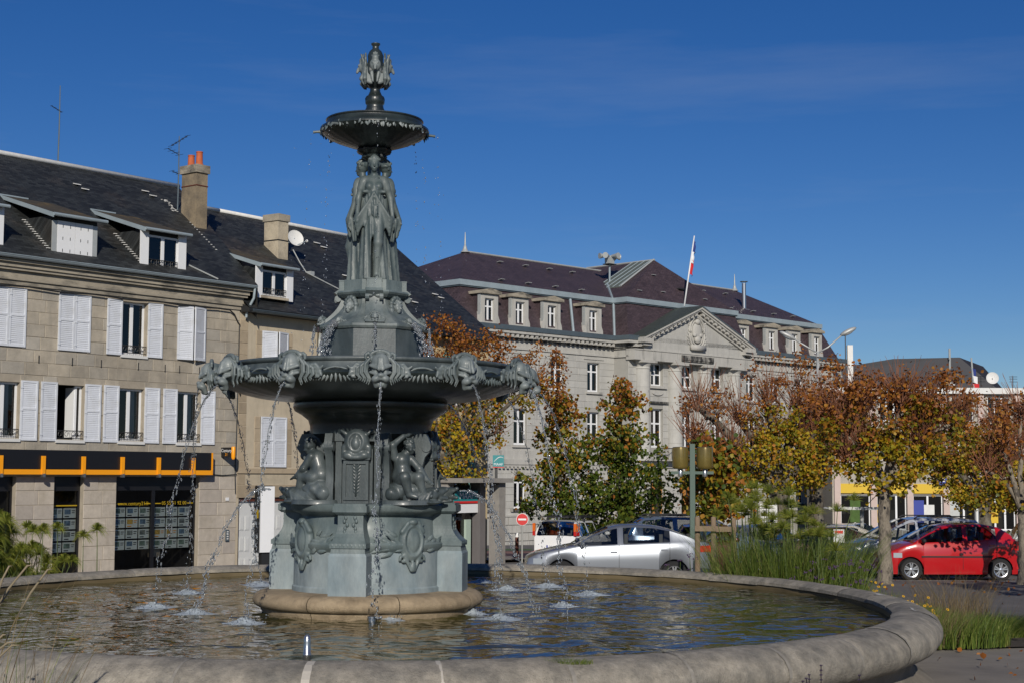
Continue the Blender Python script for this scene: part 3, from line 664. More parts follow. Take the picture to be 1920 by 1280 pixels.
# cables on the facade
cb = MB(); cb.tube([(-10,-.10,7.08)] + [(x,-.10,7.10+.02*math.sin(x*3)) for x in np.linspace(-9,.9,22)] + [(1.1,-.07,7.0),(1.25,-.05,6.8),(1.34,-.04,6.72)], .022, 5)
cb.tube([(1.32,-.04,6.72),(1.31,-.04,5),(1.29,-.04,3.4),(1.27,-.04,2.45),(1.30,-.04,1.95)], .016, 5); cb.tube([(.2,-.04,2.50),(.8,-.04,2.46),(1.33,-.04,2.49)], .012, 5)
cb.build('cable', M['iron'], hA)
dp = MB(); dp.tube([(1.58,-.38,7.8),(1.58,-.34,7.5),(1.50,-.16,7.15),(1.50,-.12,6.95)], .04, 8); dp.build('downpipe', M['zinc'], hA, smooth=50)
hn = MB()
for x in (-5.3,-4.3,-3.4,-2.2,-1.3,-.8,-.1,.2):
    hn.box(x-.008,x+.008,-.03,0,5.25,5.45)
stuff(hn.build('shutter_catch', M['iron'], hA))

# hanging sign, plate and door bell are things on the wall
def on(h, x, y, z): return h.matrix_basis @ Vector((x, y, z))
def at(h, name, label, cat, x, y, z, group=None):
    a = math.radians(90-AZA) if h is hA else h.rotation_euler[2]
    p = Matrix.Translation(h.location) @ Matrix.Rotation(h.rotation_euler[2], 4, 'Z') @ Vector((x, y, z)); return thing(name, label, cat, p, h.rotation_euler[2], group)
hs = at(hA, 'hanging_sign', 'small black projecting shop sign with an orange edge, above the doorway pier', 'sign', .78, 0, 2.97)
MB().box(-.025,.025,-.46,-.02,0,.27).build('panel', M['black_panel'], hs)
MB().lathe([(0,-.08),(.04,-.06),(.06,0),(.06,.27),(.05,.29),(0,.29)], 12, c=(0,-.50)).build('orange_edge', M['orange'], hs, smooth=40)
text_mesh('Century', .13, M['white'], 'lettering', hs, (-.028,-.24,.18), rot=(R(90),0,R(-90)), ext=.001)
text_mesh('21', .11, M['orange'], 'numeral', hs, (-.028,-.24,.07), rot=(R(90),0,R(-90)), ext=.001)
br = MB(); br.tube([(0,0,.05),(0,-.46,.24)], .012, 5); br.build('bracket', M['iron'], hs)
pl = at(hA, 'house_plate', 'tiny white number plate fixed on the pier left of the white doors', 'plate', 1.0, -.03, 1.75); MB().box(-.06,.06,-.012,.0,0,.09).build('plate', M['white'], pl)
bl = at(hA, 'door_bell_panel', 'dark intercom panel on the stone pier beside the white doors', 'intercom', 1.02, -.03, .62); MB().box(-.06,.06,-.03,0,0,.32).build('panel', M['zinc_dark'], bl)
b2 = MB()
for i in range(4): b2.box(-.03,.03,-.036,-.031,.05+i*.065,.085+i*.065)
b2.build('button', M['white_old'], bl)
# antennas
def antenna(h, label, x, y, z, hgt, bars, loc=None):
    t = at(h, 'roof_antenna', label, 'antenna', x, y, z)
    mb = MB(); mb.tube([(0,0,-.2),(0.01,0,hgt*.5),(0,0,hgt)], [.022,.02,.012], 6); mb.build('mast', M['zinc_dark'], t)
    for z0, x0, x1, dz, w in bars:
        b = MB(); b.tube([(x0,0,z0),(x1,0,z0+dz)], .012, 5); n = max(3, int(abs(x1-x0)/.09))
        for i in range(n):
            q = x0+(x1-x0)*i/(n-1); zq = z0+dz*i/(n-1); b.tube([(q,-w,zq),(q,w,zq)], .006, 4)
        b.build('aerial', M['iron'], t)
    return t
antenna(hA, 'tall thin mast with one short side aerial on the left part of the slate ridge', -1.87, 4.3, 11.3, 2.4, [(1.75,-.28,.08,-.12,.06)])
antenna(hA, 'rake shaped aerial beside the tall stone chimney', 1.40, 2.9, 10.5, 2.1, [(1.65,-.42,.02,-.12,.18),(1.75,-.30,.32,.42,.14),(1.0,-.25,.0,-.05,.12)])

# ------------------------------------------------------------------ the rendered house with the dish and its yellow neighbour
uA = Vector((math.sin(R(AZA)), math.cos(R(AZA)), 0)); PB = Vector((PA[0], PA[1], 0)) + uA*1.36; AZB = 35.0
hB = house('rendered_house', 'beige rendered house with white double doors, between the stone house and the ochre house', 'house', PB, AZB)
kB = .77; mainB = lambda y: 7.2 + kB*(y+.4)
opsB = [(.92,1.94,5.05,6.64),(.92,1.98,2.70,4.16),(.10,2.72,-1,1.82)]
wb = MB(); wall_grid(wb, 0, 3.3, -.8, 7.15, 0, opsB); wb.build('wall', M['render_b'], hB, fix=False); MB().quad((0,8.8,-.8),(0,8.8,7.2),(3.3,8.8,7.2),(3.3,8.8,-.8)).build('wall', M['render_b'], hB, fix=False)
lay(hB, 0.01, .34, 1.85, 6.9, 0, [], .33, .3, M['quoin_b'], name='quoin', seed=7); lay(hB, .34, .62, 1.9, 6.6, 0, [(.30,.7,z,z+.33) for z in np.arange(2.2, 7, .66)], .33, .28, M['quoin_b'], name='quoin', seed=8)
for o in opsB[:2]:
    for x in (o[0]-.24, o[1]+.04):
        lay(hB, x, x+.22, o[2], o[3], 0, [], .36, .22, M['quoin_b'], name='quoin', seed=9)
MB().box(0,3.3,-.045,.0,2.52,2.66).build('string_course', M['quoin_b'], hB)
MB().box(0.02,3.28,-.02,.0,1.83,2.18).build('lintel', M['quoin_b'], hB)
gutter(hB, .05, 3.35, -.40, 7.16, M['zinc_dark'])
MB().extr([(0,-.38,7.1),(0,0,7.1),(0,.3,7.5),(0,-.38,7.2)], (3.35,0,0)).build('eave', M['iron'], hB)
rb = MB(); rb.quad((.02,-.38,mainB(-.38)),(3.36,-.38,mainB(-.38)),(3.36,4.4,mainB(4.4)),(.02,4.4,mainB(4.4))); rb.quad((.02,4.4,mainB(4.4)),(3.36,4.4,mainB(4.4)),(3.36,9.2,7.2),(.02,9.2,7.2)); roofB = rb.build('roof', M['slate_a'], hB, fix=False)
MB().tube([(.2,4.4,mainB(4.4)+.03),(3.36,4.4,mainB(4.4)+.03)], .07, 8).build('ridge_cap', M['lead_white'], roofB, smooth=True)
pots(roofB, [(1.9,5.0,10.55,.9),(2.4,5.0,10.6,1.0)])
shed_dormer(hB, .80, 1.86, 7.66, 8.42, -.02, mainB)
shutter(hB, .53, 1.58, (.90,-.05,5.06), ang=-.2); shutter(hB, .53, 1.58, (1.95,-.05,5.06), ang=PI+.25)
shutter(hB, .53, 1.46, (.92,-.05,2.70)); shutter(hB, .53, 1.46, (1.455,-.05,2.70))
dr = MB(); dr.box(.10,.18,.06,.2,-.8,1.72); dr.box(2.62,2.72,.06,.2,-.8,1.72); dr.box(.10,2.72,.05,.2,1.72,1.82); dr.box(1.30,1.46,.06,.2,-.8,1.72); dr.build('door_frame', M['brown_wood'], hB)
for a, b in ((.18,.74),(.745,1.30),(1.46,2.03),(2.035,2.62)):
    d = MB(); d.box(a,b,.12,.17,-.8,1.72)
    for zc in (-.1,.5,1.1):
        for xc in (.3,.7):
            x = a+(b-a)*xc; d.box(x-.09,x+.09,.108,.119,zc-.2,zc+.2); d.box(x-.065,x+.065,.10,.107,zc-.17,zc+.17)
    d.build('door', M['door_white'], hB)
for x in (3.30, 3.55):
    MB().tube([(x-.05,-.38,7.1),(x-.03,-.34,6.92),(x,-.12,6.72),(x,-.09,6.5),(x,-.09,-.6)], .045, 8).build('downpipe', M['zinc_light'], hB, smooth=50)
mt = MB(); mt.box(2.98,3.16,-.16,0,2.16,2.5); mt.box(2.98,3.14,-.1,0,2.75,2.98); mt.build('meter_box', M['chimney_pale'], hB)
hC = house('yellow_house', 'ochre rendered house with green shutters, half hidden behind fountain and orange tree', 'house', PB, AZB)
opsC = [(x, x+.9, 4.8, 6.6) for x in (5.2,7.6,10.)] + [(x, x+.9, 1.6, 3.4) for x in (5.2,7.6,10.)]
wc = MB(); wall_grid(wc, 3.35, 12.15, -1.2, 7.15, 0, opsC); wc.quad((12.15,0,-1.2),(12.15,8.8,-1.2),(12.15,8.8,7.2),(12.15,0,7.2)); wc.add([(12.15,0,7.2),(12.15,8.8,7.2),(12.15,4.4,10.7)],[(0,1,2)]); wc.quad((3.35,8.8,-.8),(3.35,8.8,7.2),(12.15,8.8,7.2),(12.15,8.8,-.8)); wc.build('wall', M['render_c'], hC, fix=False)
room_box(hC, opsC)
for o in opsC:
    casement(hC, o[0], o[1], o[2], o[3], .1)
    shutter(hC, .45, o[3]-o[2], (o[0]-.47,-.05,o[2]), m=M['green_shutter']); shutter(hC, .45, o[3]-o[2], (o[1]+.02,-.05,o[2]), m=M['green_shutter'])
shutter(hC, .33, 1.9, (3.62,-.05,4.85), m=M['green_shutter']); 
gutter(hC, 3.4, 12.2, -.40, 7.16, M['zinc_dark'])
MB().extr([(3.36,-.38,7.1),(3.36,0,7.1),(3.36,.3,7.5),(3.36,-.38,7.2)], (8.85,0,0)).build('eave', M['iron'], hC)
rb = MB(); rb.quad((3.363,-.38,mainB(-.38)),(12.25,-.38,mainB(-.38)),(12.25,4.4,mainB(4.4)),(3.363,4.4,mainB(4.4))); rb.quad((3.363,4.4,mainB(4.4)),(12.25,4.4,mainB(4.4)),(12.25,9.2,7.2),(3.363,9.2,7.2)); roofC = rb.build('roof', M['slate_a'], hC, fix=False)
MB().tube([(3.37,4.4,mainB(4.4)+.03),(12.25,4.4,mainB(4.4)+.03)], .07, 8).build('ridge_cap', M['lead_white'], roofC, smooth=True)
sv = MB()
for x, y in ((7.0,3.6),(7.15,3.42),(6.6,1.95),(6.75,1.78),(5.3,3.9),(9.5,2.95),(9.65,2.8),(11.1,1.7),(11.25,1.55),(10.6,3.7),(10.75,3.55),(9.0,1.2),(9.15,1.05)):
    sv.extr([(x,y,mainB(y)+.01),(x+.2,y,mainB(y)+.01),(x+.2,y-.13,mainB(y-.13)+.07),(x,y-.13,mainB(y-.13)+.07)], (0,0,.02))
sv.build('roof_vent', M['lead_white'], roofC)
ch = MB(); ch.box(3.93,4.38,2.3,2.92,8.9,10.5); c1 = ch.build('chimney', M['chimney_pale'], hC); MB().box(3.89,4.42,2.26,2.96,10.5,10.72).build('chimney_cap', M['cornice'], c1); MB().box(3.925,4.385,2.295,2.925,9.86,9.90).build('iron_band', M['iron'], c1)
ds = at(hC, 'satellite_dish', 'white round satellite dish beside the pale chimney', 'satellite dish', 4.46, 2.2, 9.75)
MB().lathe([(0,-.05),(.1,-.046),(.2,-.02),(.27,.012),(.275,.015)], 24).build('dish', M['white_old'], ds, smooth=True); 
dd = [o for o in ds.children][0]; dd.rotation_euler = (R(72), 0, R(-20)); dd.location = (.1,-.05,.25)
MB().tube([(-.08,.12,.1),(.1,.05,.1),(.1,0,.25)], .02, 6).build('bracket', M['zinc'], ds); MB().tube([(.1,-.1,.02),(.26,-.36,.14)], .012, 5).build('feed_arm', M['zinc'], ds); MB().ball((.27,-.38,.15), .05).build('receiver', M['white_old'], ds)
cbl = MB(); cbl.tube([(4.4,2.1,9.6),(4.5,1.9,9.2)] + [(4.6+i*.32, 1.7-i*.24, mainB(1.7-i*.24)+.05) for i in range(8)] + [(7.4,-.3,7.3)], .018, 5); cbl.build('cable', M['zinc_light'], hC)
MB().box(4.72,4.9,1.62,1.85,mainB(1.7)-.02,mainB(1.7)+.1).build('junction_box', M['zinc_light'], hC)
# totem and handrail in front of the doors
tp = Vector((-6.40, 40.5, gz(40.5)))
tt = thing('advertising_totem', 'tall black and white advertising totem standing in front of the white doors', 'totem', tp, R(38))
MB().box(-.20,.20,-.12,.02,.62,2.32).build('white_face', M['white'], tt); MB().box(-.215,.215,.024,.16,.60,2.34).build('dark_back', M['black_panel'], tt)
MB().box(-.235,-.217,-.10,.15,.62,2.32).build('side_panel', M['iron'], tt); MB().box(-.12,.12,-.06,.1,0,.6).build('foot', M['iron'], tt)
MB().box(-.24,-.236,-.07,.12,1.5,1.72).build('yellow_sticker', M['yellow_print'], tt)
hr = at(hB, 'handrail', 'grey tubular handrail in front of the white doors', 'handrail', .3, -.9, -.25)
MB().tube([(0,0,0),(0,0,.78),(.1,0,.82),(1.5,0,.80),(1.6,0,.76),(1.6,0,0)], .025, 8).build('tube', M['steel'], hr, smooth=50)
# ------------------------------------------------------------------ the cast iron fountain
FX, FY = PX, PY
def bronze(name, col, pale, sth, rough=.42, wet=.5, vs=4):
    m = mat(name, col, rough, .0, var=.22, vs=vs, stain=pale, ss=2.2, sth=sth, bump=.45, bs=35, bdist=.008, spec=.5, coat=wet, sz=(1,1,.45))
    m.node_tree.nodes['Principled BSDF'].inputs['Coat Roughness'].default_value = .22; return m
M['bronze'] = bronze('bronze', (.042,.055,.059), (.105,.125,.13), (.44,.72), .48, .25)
M['bronze_wet_shaded'] = bronze('bronze_wet_shaded', (.014,.020,.020), (.030,.041,.040), (.45,.7), .38, .5)  # wet bronze darkened further, so its colour carries the shade under the bowls
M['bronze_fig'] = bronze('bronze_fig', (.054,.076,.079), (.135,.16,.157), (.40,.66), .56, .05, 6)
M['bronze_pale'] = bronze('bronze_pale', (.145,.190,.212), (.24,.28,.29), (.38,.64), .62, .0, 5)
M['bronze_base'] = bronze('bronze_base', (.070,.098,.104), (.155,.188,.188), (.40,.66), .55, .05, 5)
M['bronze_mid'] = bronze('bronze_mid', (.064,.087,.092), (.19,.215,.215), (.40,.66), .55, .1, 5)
M['plinth_stone'] = mat('plinth_stone', (.29,.225,.145), .82, var=.3, vs=7, rnd=.08, bump=.8, bs=50, bdist=.014, stain=(.17,.125,.075), ss=2.2, sth=(.48,.7))

def surface_nets(F, lo, h):
    """mesh of the zero level of a sampled distance field (inside < 0)"""
    nx, ny, nz = F.shape; ins = F < 0
    c = np.zeros((nx-1, ny-1, nz-1), np.int8)
    for a in (0,1):
        for b in (0,1):
            for d in (0,1): c += ins[a:nx-1+a, b:ny-1+b, d:nz-1+d]
    act = (c > 0) & (c < 8); ids = -np.ones(act.shape, np.int64); I = np.argwhere(act); ids[act] = np.arange(len(I))
    acc = np.zeros((len(I), 3)); cnt = np.zeros(len(I)); i, j, k = I.T
    cor = [(a,b,d) for a in (0,1) for b in (0,1) for d in (0,1)]
    for p in cor:
        for ax in range(3):
            if p[ax] == 0:
                q = list(p); q[ax] = 1
                f0 = F[i+p[0], j+p[1], k+p[2]]; f1 = F[i+q[0], j+q[1], k+q[2]]; s = (f0 < 0) != (f1 < 0)
                t = np.where(s, f0/np.where(np.abs(f0-f1) < 1e-12, 1, f0-f1), 0)
                pos = np.array(p, float)[None].repeat(len(I), 0); pos[:, ax] = t
                acc[s] += pos[s]; cnt[s] += 1
    V = (I + acc/np.maximum(cnt, 1)[:, None])*h + np.array(lo)
    Q = []
    for ax in range(3):
        a1, a2 = (ax+1) % 3, (ax+2) % 3
        sl0 = [slice(None)]*3; sl1 = [slice(None)]*3; sl0[ax] = slice(0,-1); sl1[ax] = slice(1,None)
        s = ins[tuple(sl0)] != ins[tuple(sl1)]; E = np.argwhere(s)
        ok = (E[:,a1] > 0) & (E[:,a2] > 0) & (E[:,a1] < F.shape[a1]-1) & (E[:,a2] < F.shape[a2]-1); E = E[ok]
        fl = ins[tuple(E.T)]
        def idx(d1, d2): X = E.copy(); X[:,a1] += d1; X[:,a2] += d2; return ids[tuple(X.T)]
        q = np.stack([idx(-1,-1), idx(0,-1), idx(0,0), idx(-1,0)], 1); q[~fl] = q[~fl][:, ::-1]; Q.append(q)
    return V, np.concatenate(Q)
class Field:
    def __init__(s, lo, hi, h):
        s.lo, s.h = lo, h; ax = [np.arange(lo[i], hi[i]+h, h) for i in range(3)]
        s.X, s.Y, s.Z = [a.astype(np.float32) for a in np.meshgrid(*ax, indexing='ij')]; s.F = np.full(s.X.shape, 9., np.float32)
    def add(s, d, k=.03):
        if k <= 0: s.F = np.minimum(s.F, d); return s
        hh = np.clip(.5+.5*(s.F-d)/k, 0, 1); s.F = s.F*(1-hh)+d*hh-k*hh*(1-hh); return s
    def cut(s, d, k=.01):
        hh = np.clip(.5-.5*(s.F+d)/k, 0, 1); s.F = s.F*(1-hh)+(-d)*hh+k*hh*(1-hh); return s
    def cap(s, a, b, ra, rb=None):
        rb = ra if rb is None else rb; a = np.array(a, np.float32); b = np.array(b, np.float32); ba = b-a; L = max(float(ba@ba), 1e-9)
        px, py, pz = s.X-a[0], s.Y-a[1], s.Z-a[2]; t = np.clip((px*ba[0]+py*ba[1]+pz*ba[2])/L, 0, 1)
        return np.sqrt((px-t*ba[0])**2+(py-t*ba[1])**2+(pz-t*ba[2])**2) - (ra+(rb-ra)*t)
    def ell(s, c, r):
        px, py, pz = s.X-c[0], s.Y-c[1], s.Z-c[2]; k0 = np.sqrt((px/r[0])**2+(py/r[1])**2+(pz/r[2])**2)+1e-6
        return (k0-1)*min(r)*.6+ (k0-1)*.4*(sum(r)/3)
    def mesh(s, name, m):
        V, Q = surface_nets(s.F, s.lo, s.h); me = np_mesh(name, V, Q, [m]); me.polygons.foreach_set('use_smooth', [True]*len(me.polygons)); return me
def put(name, me, parent, loc=(0,0,0), rotz=0, scale=1):
    o = bpy.data.objects.new(name, me); COL.objects.link(o); o.parent = parent; o.location = loc; o.rotation_euler = (0,0,rotz); o.scale = (scale,)*3; return o
def pol(r, deg): a = R(deg); return (r*math.sin(a), -r*math.cos(a))

ft = thing('fountain', 'dark green cast iron fountain with two bowls, lion masks and three standing women', 'fountain', (FX, FY, 0))
OF = -7.0                               # turn of the pedestal
# ring of plinth stones
for k in range(8):
    a0 = 2*PI*k/8+.35; mb = MB(); mb.lathe([(0.9,1.005),(1.38,1.002),(1.45,.985),(1.50,.955),(1.53,.905),(1.53,.86),(1.50,.82),(1.455,.795),(1.43,.79),(1.425,.76),(1.40,.72),(1.36,.5)], 14, a0=a0, a1=a0+2*PI/8-.006)
    mb.build('plinth_stone', M['plinth_stone'], ft, smooth=40)
# base drum with four lobes
drum = MB(); drum.lathe([(1.02,1.0),(1.02,1.06),(1.0,1.08),(1.0,1.53)], 72)
drum.build('drum', M['bronze_pale'], ft, smooth=40)
drum = MB(); drum.lathe([(.9,1.531),(1.0,1.531),(1.02,1.555),(1.055,1.59),(1.06,1.63),(1.03,1.67),(.95,1.70),(.92,1.74),(.90,1.98),(.93,2.01),(1.02,2.04),(1.05,2.075),(1.06,2.13),(1.03,2.15),(0,2.15)], 72)
drum.build('upper_drum', M['bronze_base'], ft, smooth=40)
# laurel bands and reliefs on the drum
def leaf3(mb, c, d, up, L, w, t=.022):
    """one bulged leaf from point c along d"""
    c, d, up = Vector(c), Vector(d).normalized(), Vector(up).normalized(); s = d.cross(up)
    P = [c, c+d*L*.3+s*w, c+d*L*.65+s*w*.75, c+d*L, c+d*L*.65-s*w*.75, c+d*L*.3-s*w, c+d*L*.3+up*t, c+d*L*.68+up*t*.8]
    mb.add(P, [(0,1,6),(1,2,7,6),(2,3,7),(3,4,7),(4,5,6,7),(5,0,6)])
def on_drum(r, deg, z): x, y = pol(r, deg); return Vector((x, y, z))
for q in range(4):
    base = OF + 45 + 90*q; rl = MB(); rg = random.Random(q)
    for i in range(46):
        sgn = -1 if i % 2 else 1; u = rg.uniform(.10, 1); deg = base + sgn*u*27; z = 1.60 + .27*(1-u)*rg.uniform(-.6,1.2)
        up = on_drum(1, deg, 0); side = Vector((up.y, -up.x, 0))*-sgn; d = side*(1) + Vector((0,0,rg.uniform(-.5,.9)))
        leaf3(rl, on_drum(1.02 if z < 1.68 else .93, deg, z), d, up, rg.uniform(.13,.2), .03, .03)
    stuff(rl.build('laurel_branch', M['bronze_base'], ft, smooth=True, fix=False))
F = Field((-.22,-.12,-.36), (.22,.14,.34), .011)
F.add(np.maximum(F.ell((0,.02,.05),(.19,.10,.26)), -F.ell((0,-.06,.06),(.135,.05,.20))+.0), 0)
F.add(F.ell((0,.0,.06),(.115,.06,.175)), .01)
for sx in (-1,1):
    for t in range(7):
        a = t*.75; F.add(F.cap((sx*(.14+.05*math.cos(a)*(1-t/9)),0,-.18+.06*math.sin(a)*(1-t/9)),(sx*(.14+.05*math.cos(a+.75)*(1-t/9)),0,-.18+.06*math.sin(a+.75)*(1-t/9)),.02), .01)
    F.add(F.cap((sx*.16,0,.18),(sx*.08,-.02,.29),.035,.025), .02)
    F.add(F.cap((sx*.12,.0,-.12),(sx*.03,-.02,-.32),.03,.015), .02)
F.add(F.ell((0,-.02,.30),(.06,.05,.045)), .02); F.add(F.ell((0,-.02,-.27),(.035,.03,.07)), .02)
cart = F.mesh('cartouche', M['bronze_base'])
for q in range(4): put('cartouche', cart, ft, (*pol(1.02, OF+45+90*q), 1.62), R(OF+45+90*q), 1.0)
# four piers
for q in range(4):
    mb = MB(); a = R(OF+90*q)
    def pblock(w, y0, z0, z1, w1=None, y1=None):
        w1 = w if w1 is None else w1; y1 = y0 if y1 is None else y1
        mb.add([(-w,y0,z0),(w,y0,z0),(w,-.6,z0),(-w,-.6,z0),(-w1,y1,z1),(w1,y1,z1),(w1,-.6,z1),(-w1,-.6,z1)],[(0,1,5,4),(1,2,6,5),(2,3,7,6),(3,0,4,7),(4,5,6,7),(0,3,2,1)])
    pblock(.245,-1.30,1.0,1.50); pblock(.245,-1.30,1.5,1.535,.225,-1.285); o = mb.build('pier', M['bronze_pale'], ft); o.rotation_euler.z = a; mb = MB(); pblock(.225,-1.285,1.536,1.60,.215,-1.27); pblock(.235,-1.29,1.60,1.66); 
    for i in range(6):
        t0, t1 = i/6, (i+1)/6; f = lambda t: .165+.065*(1-t)**2.2
        pblock(f(t0),-1.14-.14*(1-t0)**2.2,1.66+t0*.24,1.66+t1*.24,f(t1),-1.14-.14*(1-t1)**2.2)
    pblock(.165,-1.14,1.90,2.02); pblock(.18,-1.165,2.02,2.05,.215,-1.20); pblock(.22,-1.205,2.05,2.13); pblock(.205,-1.19,2.13,2.16)
    o = mb.build('pier_shaft', M['bronze_base'], ft); o.rotation_euler.z = a
    rl = MB()
    for sx in (-1,1):
        for i in range(5):
            rl.ball((sx*(.06+.022*math.sin(i*2.2)), -1.15-.01*i*.2, 1.98-i*.045), .022, .014, .03, 6, 4)
    for i in range(9): leaf3(rl, (-.2+.05*i, -1.285, 1.665), (0,0,-1), (0,-1,0), .07, .022, .014)
    stuff(rl.build('pier_relief', M['bronze_base'], o, smooth=True))
# core with pilasters and consoles behind the children
core = MB(); core.lathe([(.60,2.15),(.60,2.2),(.58,2.24),(.60,2.75),(.68,2.90),(.74,3.0),(.815,3.06),(.815,3.17),(.84,3.25),(.93,3.32),(1.02,3.37),(1.045,3.42),(1.04,3.47),(1.0,3.50)], 64)
core.build('core', M['bronze_wet_shaded'], ft, smooth=40)
for q in range(4):
    a = OF+90*q; mb = MB()
    mb.box(-.165,.165,-.86,-.4,2.15,2.74); mb.box(-.20,.20,-.78,-.4,2.15,2.86); mb.box(-.185,.185,-.89,-.4,2.72,2.765)
    mb.box(-.165,-.13,-.885,-.86,2.2,2.70); mb.box(.13,.165,-.885,-.86,2.2,2.70); mb.box(-.13,.13,-.885,-.86,2.2,2.235); mb.box(-.13,.13,-.885,-.86,2.665,2.70)
    mb.box(.215,.30,-.75,-.4,2.15,2.96); mb.box(-.30,-.215,-.75,-.4,2.15,2.96); mb.box(-.31,.31,-.77,-.4,2.96,3.07)
    o = mb.build('pilaster', M['bronze'], ft); o.rotation_euler.z = R(a)
    rl = MB()
    for i in range(9):
        for sx in (-1,1): leaf3(rl, (0,-.862,2.62-.042*i), (sx*.8,0,.9), (0,-1,0), .10-.004*i, .018, .016)
    rl.tube([(0,-.868,2.25),(0,-.868,2.66)], .012, 5); stuff(rl.build('palm_relief', M['bronze'], o, smooth=True, fix=False))
F = Field((-.24,-.14,-.2), (.24,.16,.24), .011)
F.add(np.maximum(F.ell((0,.02,.04),(.17,.11,.18)), -F.ell((0,-.09,.05),(.10,.06,.13))), 0); F.add(F.ell((0,-.03,.02),(.062,.06,.085)), .01); F.add(F.cap((0,-.04,.08),(.02,-.03,.16),.03,.01), .02)
for sx in (-1,1):
    F.add(F.cap((sx*.15,0,.16),(sx*.21,0,.20),.03,.015), .02); F.add(F.cap((sx*.16,0,-.02),(sx*.17,.0,-.14),.04,.03), .02); F.add(F.ell((sx*.10,-.03,-.12),(.07,.05,.045)), .02)
F.add(F.ell((0,-.02,-.15),(.17,.06,.04)), .02)
em = F.mesh('emblem', M['bronze'])
for q in range(4): put('emblem', em, ft, (*pol(.86, OF+90*q), 2.90), R(OF+90*q))
# side consoles with volutes (profile extruded)
for q in range(4):
    for sd in (-1,1):
        prof = [(.5,2.15),(.78,2.15),(.80,2.3),(.77,2.45),(.78,2.62),(.82,2.76),(.88,2.83),(.90,2.90),(.88,2.97),(.84,3.06),(.5,3.08)]
        mb = MB(); mb.extr([(sd*.37-.05, -r, z) for r, z in prof], (.10,0,0)); mb.tube([(sd*.37-.07,-.84,2.885),(sd*.37+.07,-.84,2.885)], .06, 12)
        o = mb.build('console', M['bronze'], ft, smooth=35); o.rotation_euler.z = R(OF+90*q)

# figures from blended volumes
def limb(F, pts, rs, k=.025):
    for (a, b), (ra, rb) in zip(zip(pts[:-1], pts[1:]), zip(rs[:-1], rs[1:])): F.add(F.cap(a, b, ra, rb), k)
def hand(F, w, d, s=1.0, n=(0,0,1)):
    """palm, four fingers and a thumb growing from wrist w along d"""
    w = Vector(w); d = Vector(d).normalized(); n = Vector(n); sd = d.cross(n)
    if sd.length < .1: sd = d.orthogonal()
    sd.normalize(); nn = sd.cross(d)
    F.add(F.cap(w, w+d*.05*s, .020*s, .024*s), .012*s)
    for i, L in zip((-1.5,-.5,.5,1.5), (.06,.075,.07,.05)):
        b = w+d*.06*s+sd*i*.013*s; m_ = b+d*L*.5*s-nn*.004*s; F.add(F.cap(b, m_, .0088*s, .008*s), .003); F.add(F.cap(m_, m_+d*L*.45*s-nn*.018*s, .008*s, .006*s), .003)
    b = w+d*.02*s+sd*.022*s; F.add(F.cap(b, b+d*.035*s+sd*.022*s, .010*s, .008*s), .006)
def face(F, c, s, fwd=(0,-1,0), hair=True, child=False):
    """skull, jaw, nose, brow, mouth, ears about c; s is the head height, facing fwd (turned about z) """
    f = Vector(fwd).normalized(); sd = Vector((-f.y, f.x, 0)).normalized(); up = sd.cross(f) if False else Vector((0,0,1)); up = (up - f*up.dot(f)).normalized(); c = Vector(c)
    P = lambda x, y, z: c + sd*x*s + f*y*s + up*z*s
    rb = lambda v: (v*s,)*3
    F.add(F.ell(P(0,-.04,.1), (.36*s,.40*s,.40*s)), .02*s); F.add(F.cap(P(0,.10,-.08), P(0,.20,-.30), .27*s, .17*s), .1*s)
    F.add(F.cap(P(0,.36,.02), P(0,.44,-.13), .035*s, .06*s), .05*s); 
    for x in (-1,1):
        F.add(F.cap(P(.05*x,.35,.07), P(.22*x,.29,.08), .035*s, .03*s), .04*s); F.cut(F.ell(P(.13*x,.40,-.01), rb(.075)), .05*s); F.add(F.ell(P(.13*x,.30,-.01), rb(.06)), .02*s)
        F.add(F.ell(P(.17*x,.24,-.15), rb(.12 if child else .09)), .08*s); F.add(F.ell(P(.36*x,.0,-.03), (.05*s,.07*s,.10*s)), .02*s)
    F.add(F.cap(P(-.07,.355,-.24), P(.07,.355,-.24), .03*s), .03*s); F.add(F.cap(P(-.05,.345,-.285), P(.05,.345,-.285), .032*s), .02*s)
    if hair:
        rg = random.Random(int(s*1000)); 
        for i in range(34 if not child else 40):
            a = rg.uniform(-PI, PI); e = rg.uniform(.1 if child else -.1, 1.5)
            x, y, z = math.sin(a)*math.cos(e), -math.cos(a)*math.cos(e), math.sin(e)
            if y > .35 and z < .62: continue
            F.add(F.ell(P(x*.38, y*.43-.04, z*.42+.1), rb(.085+.03*rg.random())), .03*s)
# the standing woman (three casts of one figure)
F = Field((-.42,-.36,-.03), (.42,.30,1.80), .0125)
limb(F, [(-.10,.02,.92),(-.11,-.02,.5),(-.11,.02,.06)], [.095,.07,.05]); limb(F, [(.08,-.05,.92),(.07,-.17,.50),(.05,-.10,.09)], [.098,.068,.046])
F.add(F.cap((.05,-.11,.04),(.06,-.24,.015),.04,.03), .03); F.add(F.cap((-.12,.0,.03),(-.16,-.12,.02),.04,.03), .03)
F.add(F.ell((0,0,.95),(.175,.125,.15)), .05); F.add(F.cap((0,0,1.0),(0,-.01,1.22),.12,.125), .06); F.add(F.ell((0,-.01,1.29),(.155,.105,.16)), .05)
F.add(F.cap((-.14,.0,1.395),(.14,.0,1.395),.06), .05)
for x in (-1,1): F.add(F.ell((.07*x,-.095,1.285),(.06,.055,.06)), .03)
F.add(F.cap((0,.0,1.40),(0,-.015,1.52),.055,.048), .03); 
face(F, (0,-.025,1.60), .225)
